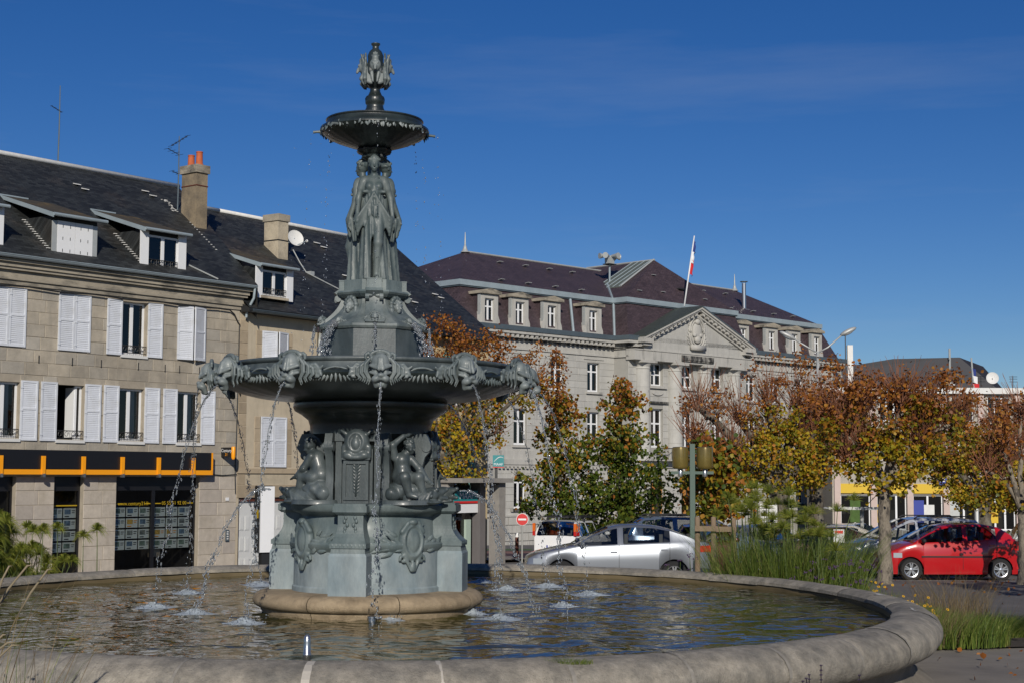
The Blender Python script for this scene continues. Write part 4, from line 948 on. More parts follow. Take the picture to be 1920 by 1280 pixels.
F.add(F.ell((0,.08,1.66),(.08,.08,.075)), .02); F.add(F.cap((-.075,-.06,1.675),(.075,-.06,1.675),.022), .02); F.add(F.ell((0,0,1.735),(.035,.035,.02)), .02)
for x, e, w in ((-1,(-.235,.0,1.13),(-.25,-.12,.86)), (1,(.255,.01,1.13),(.285,-.06,.86))):
    limb(F, [(.165*x,.0,1.375),e,w], [.056,.045,.03]); F.add(F.cap((.17*x,0,1.34),(.195*x,.0,1.27),.068,.062), .02); hand(F, w, (.04*x,-.08,-1), 1.25, (0,-1,0))
th = np.arctan2(F.X, -F.Y); rr = np.sqrt(F.X**2+F.Y**2)
fold = lambda n, ph, sw: np.abs(np.sin((th*n + ph + sw*F.Z)/1.0))
# long skirt with deep folds, open over the bent leg
Rz = .155+.10*(1-np.clip(F.Z/1.1,0,1))**1.1
sk = (rr - Rz + .035*fold(6.5,.4,2.2)*np.clip(1.25-F.Z,0,1))*.62
op = np.abs(th-.22)/.42 - np.clip((.78-F.Z)/.25,0,1)
sk = np.maximum(sk, np.maximum(F.Z-1.02, -F.Z)); sk = np.maximum(sk, -op*.06)
F.add(sk, .02)
# overfold gathered in the hands, with a swag
hem = .70 + .16*np.cos(th*2+.3)*np.cos(th)**2 + .05*np.abs(np.sin(th*4)); Rz2 = .135+.075*np.clip((1.28-F.Z)/.5,0,1.2)
ov = (rr - Rz2 + .028*fold(8.0,1.0,-3.2*np.sign(F.X+.001)*1.0))*.62; ov = np.maximum(ov, np.maximum(F.Z-1.23, hem-F.Z)*.8); F.add(ov, .012)
for x in (-1,1):
    for i in range(5):
        z0 = 1.20-.012*i; F.add(F.cap((.03*x*i*.5,-.135,z0-.05*i),(.235*x,-.14+.01*i,.86-.05*i),.016,.02), .012)
    F.add(F.cap((.25*x,-.10,.84),(.24*x,-.08,.62),.045,.02), .02); F.add(F.cap((.27*x,-.04,.84),(.27*x,-.0,.55),.04,.018), .02)
F.add(F.cap((-.16,-.10,1.215),(.16,-.10,1.215),.022), .015)
F.add(F.cap((-.15,.05,1.40),(-.17,.11,1.0),.05,.07), .03); F.add(F.cap((-.1,.10,1.3),(-.12,.17,.3),.09,.12), .05)
woman = F.mesh('statue', M['bronze_fig'])
for a in (6, 126, 246): put('statue', woman, ft, (*pol(.165, a), 5.125), R(a), .985).scale = (.89, .95, .985)
# children: one leaning to the left, one with an arm over his head
def child_left():
    F = Field((-.55,-.34,-.02), (.36,.34,.88), .0115)
    F.add(F.ell((.06,0,.34),(.16,.145,.13)), .03); F.add(F.cap((.07,0,.36),(.0,-.02,.58),.125,.115), .05); F.add(F.cap((-.02,-.02,.6),(-.06,-.03,.66),.085,.06), .03)
    limb(F, [(.0,-.12,.60),(-.10,-.17,.44),(-.27,-.15,.32)], [.062,.05,.036]); hand(F, (-.27,-.15,.32), (-1,.0,-.2), 1.0, (0,0,1))
    limb(F, [(-.03,.11,.60),(-.12,.16,.44),(-.25,.1,.34)], [.06,.05,.036]); hand(F, (-.25,.1,.34), (-1,-.1,-.3), 1.0, (0,0,1))
    limb(F, [(.03,-.09,.31),(-.17,-.12,.33),(-.25,-.12,.12)], [.10,.075,.05]); F.add(F.cap((-.25,-.12,.11),(-.34,-.13,.09),.045,.03), .02)
    limb(F, [(.03,.09,.31),(-.15,.11,.30),(-.21,.11,.1)], [.10,.075,.05]); F.add(F.cap((-.21,.11,.1),(-.3,.12,.08),.045,.03), .02)
    face(F, (-.11,-.05,.74), .215, (-.80,-.42,-.30), True, True)
    n = np.sin(F.X*32+F.Z*9)*np.sin(F.Z*26+F.Y*14)*.008
    F.add(F.ell((.04,0,.14),(.26,.20,.16))+n*1.8, .03); F.add(F.cap((.2,-.08,.1),(.24,.08,.22),.11,.06)+n, .03)
    return F
def child_right():
    F = Field((-.36,-.36,-.02), (.46,.34,.98), .0115)
    F.add(F.ell((-.03,0,.34),(.16,.14,.13)), .03); F.add(F.cap((-.03,0,.36),(-.05,-.02,.58),.12,.12), .05); F.add(F.ell((-.04,-.09,.42),(.10,.07,.09)), .03); F.add(F.cap((-.03,-.03,.62),(.0,-.05,.68),.075,.06), .03)
    limb(F, [(-.16,-.02,.62),(-.21,-.06,.80),(-.05,-.07,.93)], [.06,.05,.036]); hand(F, (-.05,-.07,.93), (1,-.1,.25), 1.0, (0,-1,0))
    limb(F, [(.08,-.06,.60),(.17,-.16,.46),(.27,-.21,.30)], [.06,.05,.036]); hand(F, (.27,-.21,.30), (.8,-.2,-.6), 1.0, (0,-1,0))
    limb(F, [(-.08,-.08,.30),(-.09,-.25,.34),(-.02,-.24,.10)], [.10,.075,.05]); F.add(F.cap((-.02,-.24,.09),(.07,-.30,.06),.045,.03), .02)
    limb(F, [(.06,-.06,.32),(.14,-.20,.34),(.22,-.19,.10)], [.10,.072,.05]); F.add(F.cap((.22,-.19,.1),(.32,-.24,.07),.045,.03), .02)
    face(F, (.05,-.08,.775), .215, (.45,-.80,-.25), True, True)
    n = np.sin(F.X*32+F.Z*9)*np.sin(F.Z*26+F.Y*14)*.008
    F.add(F.ell((0,0,.14),(.27,.20,.15))+n*1.8, .03); F.add(F.cap((-.22,-.08,.1),(-.24,.08,.22),.11,.06)+n, .03)
    return F
cl = child_left().mesh('child', M['bronze']); cr = child_right().mesh('child', M['bronze'])
F = Field((-.5,-.2,-.02), (.30,.2,.30), .0115)
F.add(F.cap((.2,0,.1),(-.15,0,.13),.13,.11), .05); F.add(F.cap((-.15,0,.14),(-.33,0,.18),.105,.055), .03); F.add(F.cap((-.30,0,.14),(-.40,0,.215),.05,.034), .02); F.add(F.cap((-.30,0,.09),(-.40,0,.075),.045,.03), .02)
F.cut(F.cap((-.45,0,.145),(-.28,0,.14),.035,.02), .02)
for y in (-.07,.07):
    F.add(F.ell((-.22,y*1.1,.21),(.035,.03,.035)), .015)
    for i in range(4): F.add(F.cap((-.12+.05*i,y*1.5,.17-.02*i),(-.05+.07*i,y*2.1,.04),.03,.02), .02)
F.add(F.ell((.02,0,.02),(.34,.18,.05)), .03)
fish = F.mesh('dolphin', M['bronze'])
for q in range(4):
    a = OF+45+90*q; mm = cl if q in (3, 1) else cr
    put('child', mm, ft, (*pol(.82, a), 2.19), R(a + (12 if mm is cl else -12)), .95 if mm is cl else .90)
    put('dolphin', fish, ft, (*pol(.98, a - (10 if mm is cl else -10)), 2.155), R(a + (20 if mm is cl else 160)), .86)
    mb = MB(); mb.lathe([(0,2.14),(.36,2.14),(.355,2.185),(.34,2.2),(0,2.2)], 24, c=pol(.80, a)); mb.build('mound', M['bronze'], ft, smooth=40)
# big lower bowl
def bowlfn(r, z, a):
    e = 0
    if 3.66 < z < 3.83 and r > 1.9: e = .022*abs(math.sin(24*a))+.012*math.sin(72*a)
    elif r < 1.9 and z < 3.7: e = .02*abs(math.sin(18*a))
    return r+e, z
bw = MB(); bw.lathe([(.95,3.46),(1.04,3.50),(1.15,3.515),(1.30,3.52),(1.50,3.545),(1.70,3.59),(1.86,3.64),(1.98,3.69),(2.055,3.74),(2.07,3.775),(2.04,3.81),(1.985,3.83),(1.95,3.84)], 192, fn=bowlfn)
bw.build('bowl', M['bronze_wet_shaded'], ft, smooth=60)
bl2 = MB(); bl2.lathe([(1.985,3.81),(1.935,3.845),(1.90,3.89),(1.885,3.925),(1.90,3.932),(1.915,3.945),(1.925,3.965),(1.915,3.985),(1.88,3.992),(1.84,3.985),(1.80,3.93),(1.6,3.90)], 128); bl2.build('bowl_rim', M['bronze'], ft, smooth=60)
w2 = link('bowl_water', np_mesh('bowl_water', [(1.80*math.sin(2*PI*k/64), -1.80*math.cos(2*PI*k/64), 3.955) for k in range(64)] + [(0,0,3.955)], [(k, (k+1) % 64, 64) for k in range(64)]), M['water'], ft)
# leaf ornament under the rim: shells between the masks and scrolls beside them
DM = 8.0
for q in range(12):
    orn = MB(); c = DM+15+30*q
    for i in range(-4, 5):
        dg = c + i*1.15; up = Vector(pol(1, dg) + (0,)); leaf3(orn, on_drum(2.045, dg, 3.80-.05*abs(i)/4*.9), (pol(.02, dg)[0]+.05*i*math.cos(R(dg)), pol(.02, dg)[1]+.05*i*math.sin(R(dg)), -.25), up, .15-.012*abs(i), .02, .032)
    pts = [on_drum(2.06-.012, c+4.9*math.cos(t), 3.755+.085*math.sin(t)) for t in np.linspace(0, PI, 12)]; orn.tube(pts, .014, 5)
    for sd in (-1,1):
        for i in range(3):
            dg = c + sd*(6.0+i*1.0); leaf3(orn, on_drum(2.05, dg, 3.79), (0,0,-1), Vector(pol(1, dg)+(0,)), .12, .015, .024)
    stuff(orn.build('leaf_moulding', M['bronze_mid'], ft, smooth=True, fix=False))
# lion masks
F = Field((-.46,-.32,-.26), (.46,.16,.30), .0095)
F.add(F.ell((0,-.02,.05),(.125,.16,.16)), .03); F.add(F.ell((0,-.08,.10),(.105,.10,.11)), .03)
for x in (-1,1):
    F.add(F.cap((.018*x,-.17,.14),(.022*x,-.205,.0),.016,.018), .012); F.add(F.cap((.03*x,-.185,.015),(.125*x,-.12,.055),.028,.02), .02)
    F.cut(F.ell((.062*x,-.178,-.022),(.042,.035,.022)), .012); F.add(F.ell((.060*x,-.150,-.022),(.024,.02,.018)), .006); F.add(F.cap((.05*x,-.165,-.055),(.12*x,-.11,-.03),.022,.02), .02)
    F.add(F.ell((.052*x,-.185,-.115),(.058,.055,.048)), .02); F.add(F.cap((.07*x,-.15,-.13),(.05*x,-.12,-.20),.04,.03), .03)
    F.add(F.ell((.022*x,-.225,-.075),(.016,.012,.012)), .01)
    for t in range(6):
        a = t*.8-.4; F.add(F.cap((x*(.135+.05*math.cos(a)*(1-t/9)),-.04,.17+.055*math.sin(a)*(1-t/9)),(x*(.135+.05*math.cos(a+.8)*(1-t/9)),-.04,.17+.055*math.sin(a+.8)*(1-t/9)),.02), .01)
    for i in range(6):
        x0 = .115+.026*i; zo = -.012*i*i*.5
        p = [((x0-.01)*x,-.07+.012*i,.16-.018*i),((x0+.045)*x,-.07+.012*i,.085-.012*i),((x0+.05)*x,-.075+.014*i,-.02-.006*i),((x0+.005)*x,-.07+.014*i,-.11+.004*i),((x0+.03)*x,-.06+.012*i,-.185+.014*i)]
        p = [(a, b-(.022 if i % 2 else 0), c) for a, b, c in p]; limb(F, p, [.015,.018,.017,.014,.007], .002)
    for i in range(3):
        p = [(.2*x,.02,.06-.05*i),(.29*x,.03,.075-.04*i),(.35*x+.03*x*i*.3,.03,.02-.03*i),(.40*x-.05*x*i,.02,.055-.07*i)]; limb(F, p, [.03,.026,.022,.014], .008)
    for t in range(7):
        a = t*.8; F.add(F.cap((x*(.335+.045*math.cos(a)*(1-t/9)),.02,-.06+.045*math.sin(a)*(1-t/9)),(x*(.335+.045*math.cos(a+.8)*(1-t/9)),.02,-.06+.045*math.sin(a+.8)*(1-t/9)),.016), .006)
F.add(F.ell((0,-.215,-.07),(.045,.035,.03)), .015); F.add(F.ell((0,-.14,-.185),(.055,.045,.04)), .02); F.cut(F.ell((0,-.205,-.155),(.04,.05,.02)), .012)
for t in np.linspace(.25, PI-.25, 9)[:-1]:
    d = (PI-.5)/8; F.add(F.cap((.125*math.cos(t),-.05,.165+.075*math.sin(t)),(.125*math.cos(t+d),-.05,.165+.075*math.sin(t+d)),.024), .01)
lion = F.mesh('lion_mask', M['bronze_mid'])
for q in range(12): put('lion_mask', lion, ft, (*pol(2.08, DM+30*q), 3.795), R(DM+30*q), .98)
# octagonal drum and flaring upper pedestal
def octa(mb, levels, rot=0, n=8):
    V = []; 
    for r, z in levels: V += [(*pol(r, rot+360/n*(k+.5)), z) for k in range(n)]
    fs = [(i*n+k, i*n+(k+1) % n, (i+1)*n+(k+1) % n, (i+1)*n+k) for i in range(len(levels)-1) for k in range(n)]; fs += [tuple(range(n)), tuple(range((len(levels)-1)*n, len(levels)*n))]
    mb.add(V, fs)
mb = MB(); octa(mb, [(.735,3.9),(.725,4.44),(.70,4.46)], 8); mb.build('octagon_drum', M['bronze'], ft)
mb = MB(); octa(mb, [(.745,4.44),(.765,4.47),(.765,4.50),(.71,4.53)], 8)
for i in range(10):
    t0, t1 = i/10, (i+1)/10; f = lambda t: .385+.305*(1-t)**1.9
    octa(mb, [(f(t0),4.53+.37*t0),(f(t1),4.53+.37*t1)], 8)
mb.build('flared_pedestal', M['bronze_mid'], ft)
for q in range(4):
    mb = MB(); pr = [(.10, .70,4.50)] + [(.10+.03*(1-t), .415+.31*(1-t)**1.9, 4.52+.40*t) for t in np.linspace(0,1,10)]
    V = []
    for w, r, z in pr: V += [(-w,-r,z),(w,-r,z),(w,-.1,z),(-w,-.1,z)]
    mb.add(V, [(i*4+k, i*4+(k+1) % 4, i*4+4+(k+1) % 4, i*4+4+k) for i in range(len(pr)-1) for k in range(4)] + [(3,2,1,0)])
    for sx in (-1,1): mb.tube([(sx*.12,-.47,4.875),(sx*.07,-.47,4.875)], .045, 10); mb.ball((sx*.06,-.43,4.90), .05, .03, .03)
    o = mb.build('rib', M['bronze_mid'], ft, smooth=35); o.rotation_euler.z = R(8+90*q)
F = Field((-.16,-.16,-.2), (.16,.10,.2), .0105); face(F, (0,-.02,.0), .22)
for i in range(16):
    a = i*.45-3.5; F.add(F.ell((.12*math.sin(a),.0,.02+.14*math.cos(a)),(.04,.045,.04)), .01)
for x in (-1,1): limb(F, [(.11*x,0,-.02),(.13*x,-.02,-.1),(.10*x,-.02,-.19)], [.035,.03,.012], .01)
mask = F.mesh('mask', M['bronze_mid'])
for q in range(4):
    put('mask', mask, ft, (*pol(.425, 53+90*q), 4.75), R(53+90*q), .80); 
    put('lion_mask', lion, ft, (*pol(.655, 8+90*q), 4.57), R(8+90*q), .36); put('lion_mask', lion, ft, (*pol(.635, 53+90*q), 4.53), R(53+90*q), .32)
mb = MB(); octa(mb, [(.44,4.88),(.50,4.92),(.52,4.945),(.50,4.97)], 8)
for q in range(4):
    a = 8+90*q
    M3 = Matrix.Rotation(R(a), 3, 'Z')
    for z0, z1, r0, r1, w in ((4.90,4.955,.44,.52,.115),(4.955,5.0,.52,.46,.115),(5.0,5.115,.455,.455,.10),(5.115,5.13,.46,.46,.105)):
        P = [M3 @ Vector(p) for p in ((-w,-r0,z0),(w,-r0,z0),(w,-.1,z0),(-w,-.1,z0),(-w,-r1,z1),(w,-r1,z1),(w,-.1,z1),(-w,-.1,z1))]; mb.add(P, [(0,1,5,4),(1,2,6,5),(2,3,7,6),(3,0,4,7),(4,5,6,7),(0,3,2,1)])
octa(mb, [(.42,4.97),(.42,5.12)], 8); mb.build('statue_base', M['bronze_base'], ft)
# central shaft, upper bowl, vase
MB().lathe([(.12,5.1),(.10,5.6),(.09,6.6),(.10,6.78),(.17,6.83),(.15,6.87),(.21,6.90),(.23,6.94),(.19,6.97)], 32, fn=lambda r, z, a: (r*(1+.12*math.sin(10*a)) if z > 6.8 else r, z)).build('shaft', M['bronze_wet_shaded'], ft, smooth=50)
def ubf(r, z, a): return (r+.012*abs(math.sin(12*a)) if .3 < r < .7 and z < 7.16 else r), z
MB().lathe([(.15,6.95),(.26,6.97),(.38,7.01),(.52,7.06),(.64,7.115),(.715,7.165),(.745,7.20),(.74,7.23),(.70,7.255),(.665,7.28),(.655,7.32),(.67,7.335),(.665,7.35),(.64,7.352),(.60,7.33),(.3,7.30),(0,7.30)], 96, fn=ubf).build('upper_bowl', M['bronze_wet_shaded'], ft, smooth=50)
lf = MB(); rg = random.Random(6)
for i in range(150):
    a = 360*i/150+rg.uniform(-1,1); up = Vector(pol(1, a)+(0,)); 
    leaf3(lf, on_drum(.705+rg.uniform(-.01,.02), a, 7.245-rg.random()*.05), (pol(.3, a)[0]*.6+rg.uniform(-.5,.5)*math.cos(R(a)), pol(.3, a)[1]*.6+rg.uniform(-.5,.5)*math.sin(R(a)), -.8), up+Vector((0,0,.3)), rg.uniform(.06,.10), .022, .022)
stuff(lf.build('leaf_garland', M['bronze_mid'], ft, smooth=True, fix=False))
for q in range(8):
    mb = MB(); x, y = pol(.74, 53+45*q); x2, y2 = pol(.835, 53+45*q); mb.tube([(x,y,7.175),((x+x2)/2,(y+y2)/2,7.172),(x2,y2,7.165)], [.022,.018,.02], 8); mb.build('spout', M['bronze_mid'], ft, smooth=50)
MB().lathe([(.13,7.30),(.135,7.50),(.12,7.53),(.115,7.57),(.13,7.59),(.133,7.66),(.12,7.69),(.10,7.70),(.085,7.73),(.07,7.765),(.07,7.80),(.085,7.815),(.10,7.83),(.15,7.90),(.185,7.99),(.19,8.05),(.15,8.11),(.11,8.14),(.105,8.2),(.11,8.26),(.085,8.32),(.045,8.36),(.045,8.40),(.062,8.415),(.062,8.435),(0,8.44)], 40, fn=lambda r, z, a: (r*(1+(.05*math.sin(16*a) if 7.59 < z < 7.67 else .07*math.sin(12*a) if 7.84 < z < 8.1 else 0)), z)).build('vase', M['bronze_wet_shaded'], ft, smooth=50)
F = Field((-.3,-.16,-.24), (.3,.16,.28), .01)
F.add(F.ell((0,-.03,.06),(.085,.08,.10)), .02)
for x in (-1,1):
    F.add(F.ell((.03*x,-.10,.08),(.022,.02,.018)), .01)
    for i in range(7): limb(F, [(.06*x,.0,-.02-.03*i),(.13*x+.012*x*i,-.01,.0-.025*i),(.21*x-.008*x*i,.0,.22-.075*i)], [.03,.032,.014], .008)
    limb(F, [(.05*x,-.03,-.06),(.03*x,-.06,-.2)], [.03,.012], .01)
F.add(F.cap((0,-.11,.03),(0,-.13,-.02),.025,.02), .02); F.add(F.ell((0,-.06,.16),(.05,.04,.05)), .02)
for i in range(5): F.add(F.cap((0,-.05,.13),(.06*math.sin((i-2)*.5),-.04,.13+.13*math.cos((i-2)*.5)),.02,.012), .01)
wing = F.mesh('winged_head', M['bronze_mid'])
for a in (4, 94, 184, 274): put('winged_head', wing, ft, (*pol(.13, a), 8.04), R(a), .92)
# ------------------------------------------------------------------ the town hall
hT = house('town_hall', 'long grey stone town hall with a purple slate mansard roof and a pediment', 'town hall', (1.37, 95.28), 45)
WE, PV0, PV1, EE, PY_ = -6.2, 7.5, 20.2, 34.0, -1.2
wl = [-4.5, -1.18, 2.1, 5.47]; wr = [22.4, 25.4, 28.4, 31.33]; wp = [10.4, 13.62, 16.9]
ops_w = []
for c in wl + wr: ops_w += [(c-.58, c+.58, 7.8, 9.65), (c-.58, c+.58, 4.3, 6.5)]
arch = [(c, .54) for c in wl + wr]
ops_a = [(c-w, c+w, .44, 2.6) for c, w in arch]
ops_p = []
for c in wp: ops_p += [(c-.62, c+.62, 8.35, 9.84), (c-.62, c+.62, 4.3, 6.85), (c-.72, c+.72, -.1, 2.1)]
w = MB(); wall_grid(w, WE, PV0, -2.6, 11.1, 0, [o for o in ops_w+ops_a if o[1] < PV0], .3); wall_grid(w, PV1, EE, -2.6, 11.1, 0, [o for o in ops_w+ops_a if o[0] > PV1], .3)
wall_grid(w, PV0, PV1, -2.6, 11.1, PY_, ops_p, .35)
w.quad((PV0,PY_,-2.6),(PV0,0,-2.6),(PV0,0,11.1),(PV0,PY_,11.1)); w.quad((PV1,PY_,-2.6),(PV1,PY_,11.1),(PV1,0,11.1),(PV1,0,-2.6))
w.quad((WE,0,-2.6),(WE,0,11.1),(WE,15,11.1),(WE,15,-2.6)); w.quad((EE,0,-2.6),(EE,15,-2.6),(EE,15,11.1),(EE,0,11.1)); w.quad((WE,15,-2.6),(WE,15,11.1),(EE,15,11.1),(EE,15,-2.6))
w.build('wall', M['town_wall'], hT, fix=False)
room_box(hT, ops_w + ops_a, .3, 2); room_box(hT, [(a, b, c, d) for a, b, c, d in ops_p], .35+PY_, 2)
allw = ops_w + ops_a
lay(hT, -3.4, PV0, .02, 10.1, 0, allw, .42, 1.0, M['town_stone'], limit=170, gap=.02, proud=.02, jit=.15, key=lambda x, z: -x, seed=21)
lay(hT, PV0, PV1, 2.2, 9.9, PY_, ops_p, .46, 1.1, M['town_stone'], limit=110, gap=.02, proud=.02, jit=.15, key=lambda x, z: x, seed=22)
lay(hT, PV1, EE, .02, 10.1, 0, allw, .42, 1.0, M['town_stone'], limit=0, gap=.02, proud=.02, jit=.15, seed=23)
lay(hT, PV0, PV1, -.1, 2.2, PY_, ops_p, .46, 1.1, M['town_stone'], limit=0, gap=.02, proud=.02, jit=.15, seed=24)
lay(hT, -3.4, PV0, -2.0, -.06, -.08, [], .5, .9, M['town_trim'], limit=20, gap=.03, proud=.03, seed=25)
# mouldings run in three lengths (two wings and the porch front)
def band(z0, z1, d, m, name, wings=True, pav=True, ends=0):
    mb = MB()
    if wings: mb.box(WE-d, PV0-.001, -d, .1, z0, z1); mb.box(PV1+.001, EE+d, -d, .1, z0, z1)
    if pav: mb.box(PV0-d, PV1+d, PY_-d, PY_+.3, z0, z1); mb.box(PV0-d, PV0, PY_+.3, -d-.002, z0, z1)
    return mb.build(name, m, hT)
band(-.04, .06, .12, M['town_trim'], 'base_course', pav=False)
band(2.98, 3.10, .12, M['town_trim'], 'string_course'); band(3.10, 3.42, .18, M['town_trim'], 'string_course')
band(3.42, 3.95, .05, M['town_trim'], 'frieze', pav=False)
band(10.1, 10.22, .10, M['town_trim'], 'architrave'); band(10.22, 10.62, .04, M['town_trim'], 'frieze'); 
band(10.62, 10.72, .14, M['town_black'], 'cornice'); band(10.72, 10.98, .22, M['town_black'], 'cornice'); band(10.98, 11.16, .55, M['town_trim'], 'cornice')
dn = MB()
for x in np.arange(WE, EE, .42):
    y = PY_-.22 if PV0-.1 < x < PV1 else -.22
    if PV0+.4 < x < PV1-.4: continue
    dn.box(x, x+.2, y-.26, y+.01, 10.76, 10.978)
stuff(dn.build('dentil', M['town_trim'], hT))
dn = MB()
for x in np.arange(WE, EE, .34):
    if PV0-.3 < x < PV1+.3: continue
    dn.box(x, x+.16, -.19, -.12, 2.86, 2.978)
stuff(dn.build('dentil', M['town_trim'], hT))
gt = MB(); gt.box(WE-.6, PV0-.6, -.62, .3, 11.16, 11.45); gt.box(PV0-.6, PV1+.6, PY_-.6, PY_+.5, 11.161, 11.45); gt.box(PV0-.6, PV0, PY_+.5, .3, 11.16, 11.45); gt.box(PV1+.6, EE+.6, -.62, .3, 11.16, 11.45); gt.box(PV1+.1, PV1+.6, PY_+.5, .3, 11.16, 11.45)
gt.build('gutter', M['zinc_dark'], hT)
# mansard: steep lower slates, zinc break, upper roof, ridges
W0, W1 = WE+1.0, EE-1.0; P0, P1 = PV0+1.25, PV1+.4
mr = MB()
mr.quad((WE+.05,.1,11.45),(P0,.1,11.45),(P0,1.2,13.75),(W0,1.2,13.75)); mr.quad((P1,.1,11.45),(EE-.05,.1,11.45),(W1,1.2,13.75),(P1,1.2,13.75))
mr.quad((PV0+.1,PY_+.1,11.45),(PV1+.3,PY_+.1,11.45),(P1,0,13.75),(P0,0,13.75)); mr.quad((PV0+.1,PY_+.1,11.45),(P0,0,13.75),(P0,1.25,13.75),(PV0+.1,.2,11.45)); mr.quad((PV1+.3,PY_+.1,11.45),(PV1+.3,.2,11.45),(P1,1.25,13.75),(P1,0,13.75))
mr.quad((WE+.05,.1,11.45),(W0,1.2,13.75),(W0,14,13.75),(WE+.05,14.9,11.45)); mr.quad((EE-.05,.1,11.45),(EE-.05,14.9,11.45),(W1,14,13.75),(W1,1.2,13.75)); mr.quad((WE,15,11.4),(EE,15,11.4),(W1,14,13.75),(W0,14,13.75))
mans = mr.build('mansard_roof', M['slate_t'], hT, fix=False)
def zb(pts, z0, z1, d):
    mb = MB()
    for (a, b), (c, e) in pts:
        if abs(b-e) < 1e-6: mb.box(a-d, c+d, b-d, b+.35, z0, z1)
        else: mb.box(a-d, a+.35, e+.351-d, b-d-.001, z0, z1)
    return mb
zp = [((W0,1.2),(P0-.3,1.2)), ((P0,0),(P1,0)), ((P1+.3,1.2),(W1,1.2))]
a = zb(zp, 13.75, 13.83, .10); a.box(P0-.10,P0+.3,.351,1.2,13.75,13.83); a.box(W0-.10,W0+.3,1.551,14,13.75,13.83); a.build('zinc_band', M['zinc_dark'], hT)
a = zb(zp, 13.83, 14.16, .16); a.box(P0-.16,P0+.3,.351,1.2,13.83,14.16); a.box(W0-.16,W0+.3,1.551,14,13.83,14.16); a.build('zinc_band', M['zinc'], hT)
ur = MB(); ZR = 17.0; A0, A1 = .66, 29.9
ur.quad((W0,1.2,14.12),(W1,1.2,14.12),(A1,7,ZR),(A0,7,ZR)); ur.add([(W0,1.2,14.12),(A0,7,ZR),(W0,14,14.12)],[(0,1,2)]); ur.add([(W1,1.2,14.12),(W1,14,14.12),(A1,7,ZR)],[(0,1,2)]); ur.quad((W0,14,14.12),(A0,7,ZR),(A1,7,ZR),(W1,14,14.12))
AX, AY, AZ_ = 14.75, 2.6, 17.45
ur.add([(P0,0,14.13),(P1,0,14.13),(AX,AY,AZ_)],[(0,1,2)]); ur.quad((P0,0,14.13),(AX,AY,AZ_),(AX,9,AZ_),(P0,9,14.13)); ur.quad((P1,0,14.13),(P1,9,14.13),(AX,9,AZ_),(AX,AY,AZ_))
upr = ur.build('upper_roof', M['slate_t'], hT, fix=False)
rc = MB(); rc.tube([(A0,7,ZR+.02),(A1,7,ZR+.02)], .07, 6); rc.build('ridge_cap', M['zinc_light'], upr)
rc = MB(); rc.tube([(AX,AY,AZ_+.02),(AX,9,AZ_+.02)], .08, 6); rc.build('ridge_cap', M['zinc_light'], upr)
# standing seam panel on the left face of the porch roof
def lf_(x, y, d=.05): t = (x-P0)/(AX-P0); return (x, y, 14.13+(AZ_-14.13)*t+d)
sp = MB(); q0, q1 = 10.6, 14.7
sp.add([lf_(q0,2.2),lf_(q0,4.6),lf_(q1,4.6),lf_(q1,2.68), lf_(q0,2.2,.0),lf_(q0,4.6,.0),lf_(q1,4.6,.0),lf_(q1,2.68,.0)],[(0,1,2,3),(0,4,5,1),(1,5,6,2),(3,2,6,7),(0,3,7,4)]); pn = sp.build('seam_panel', mat('seam_panel', (.13,.15,.13), .5, .2, var=.15, vs=2), upr)
sp = MB()
for i in range(5):
    y = 2.3+i*.56; sp.tube([lf_(q0,y,.07),lf_(q1,max(y,2.7),.07)], .035, 4)
sp.build('seam', M['zinc'], upr); MB().tube([lf_(q0,2.15,.08),lf_(q1,2.65,.08)], .07, 5).build('panel_edge', M['zinc_light'], upr)
vp = MB()
for i in range(9): pass
vp.tube([(P0-.05,1.12,13.8),(PV0+.1,.06,11.5)], .09, 6); vp.tube([(P0,1.25,14.15),(P0+2.7,4.1,15.62)], .09, 6); vp.build('valley', M['zinc'], upr)
MB().tube([(4.3,.95,13.7),(3.6,.02,11.5)], .09, 6).build('downpipe', M['zinc'], hT)
vt = MB()
def mainT(y): return 14.12+(ZR-14.12)*(y-1.2)/5.8
for x, y in [(x, 2.0) for x in (-1.2,1.2,3.7,6.2)] + [(x, 5.6) for x in (2.2,4.6,6.9,9.2)] + [(x, 2.2) for x in (22.6,25.4,28,30.5)] + [(23.6,5.5),(26.5,5.6)]:
    vt.extr([(x,y,mainT(y)+.02),(x+.35,y,mainT(y)+.02),(x+.35,y-.28,mainT(y-.28)+.2),(x,y-.28,mainT(y-.28)+.2)], (0,0,.03))
fz = lambda y: 14.13+(AZ_-14.13)*y/AY
for x, y in ((10.4,.5),(13.,.6),(17.5,.5),(13.2,1.6)): vt.extr([(x,y,fz(y)+.02),(x+.35,y,fz(y)+.02),(x+.35,y-.15,fz(y-.15)+.2),(x,y-.15,fz(y-.15)+.2)], (0,0,.03))
vt.build('roof_vent', M['zinc_light'], upr)
for x in (A0, A1):
    MB().lathe([(.32,0),(.2,.12),(.12,.3),(.1,.42),(.06,.46),(.045,.9),(.02,1.35),(0,1.36)], 12).build('finial', M['zinc_light'], upr, smooth=50, loc=(x,7,ZR-.05))
MB().box(15.2,15.9,.7,1.2,fz(.9)+.02,fz(.9)+.12).build('skylight', M['iron'], upr)
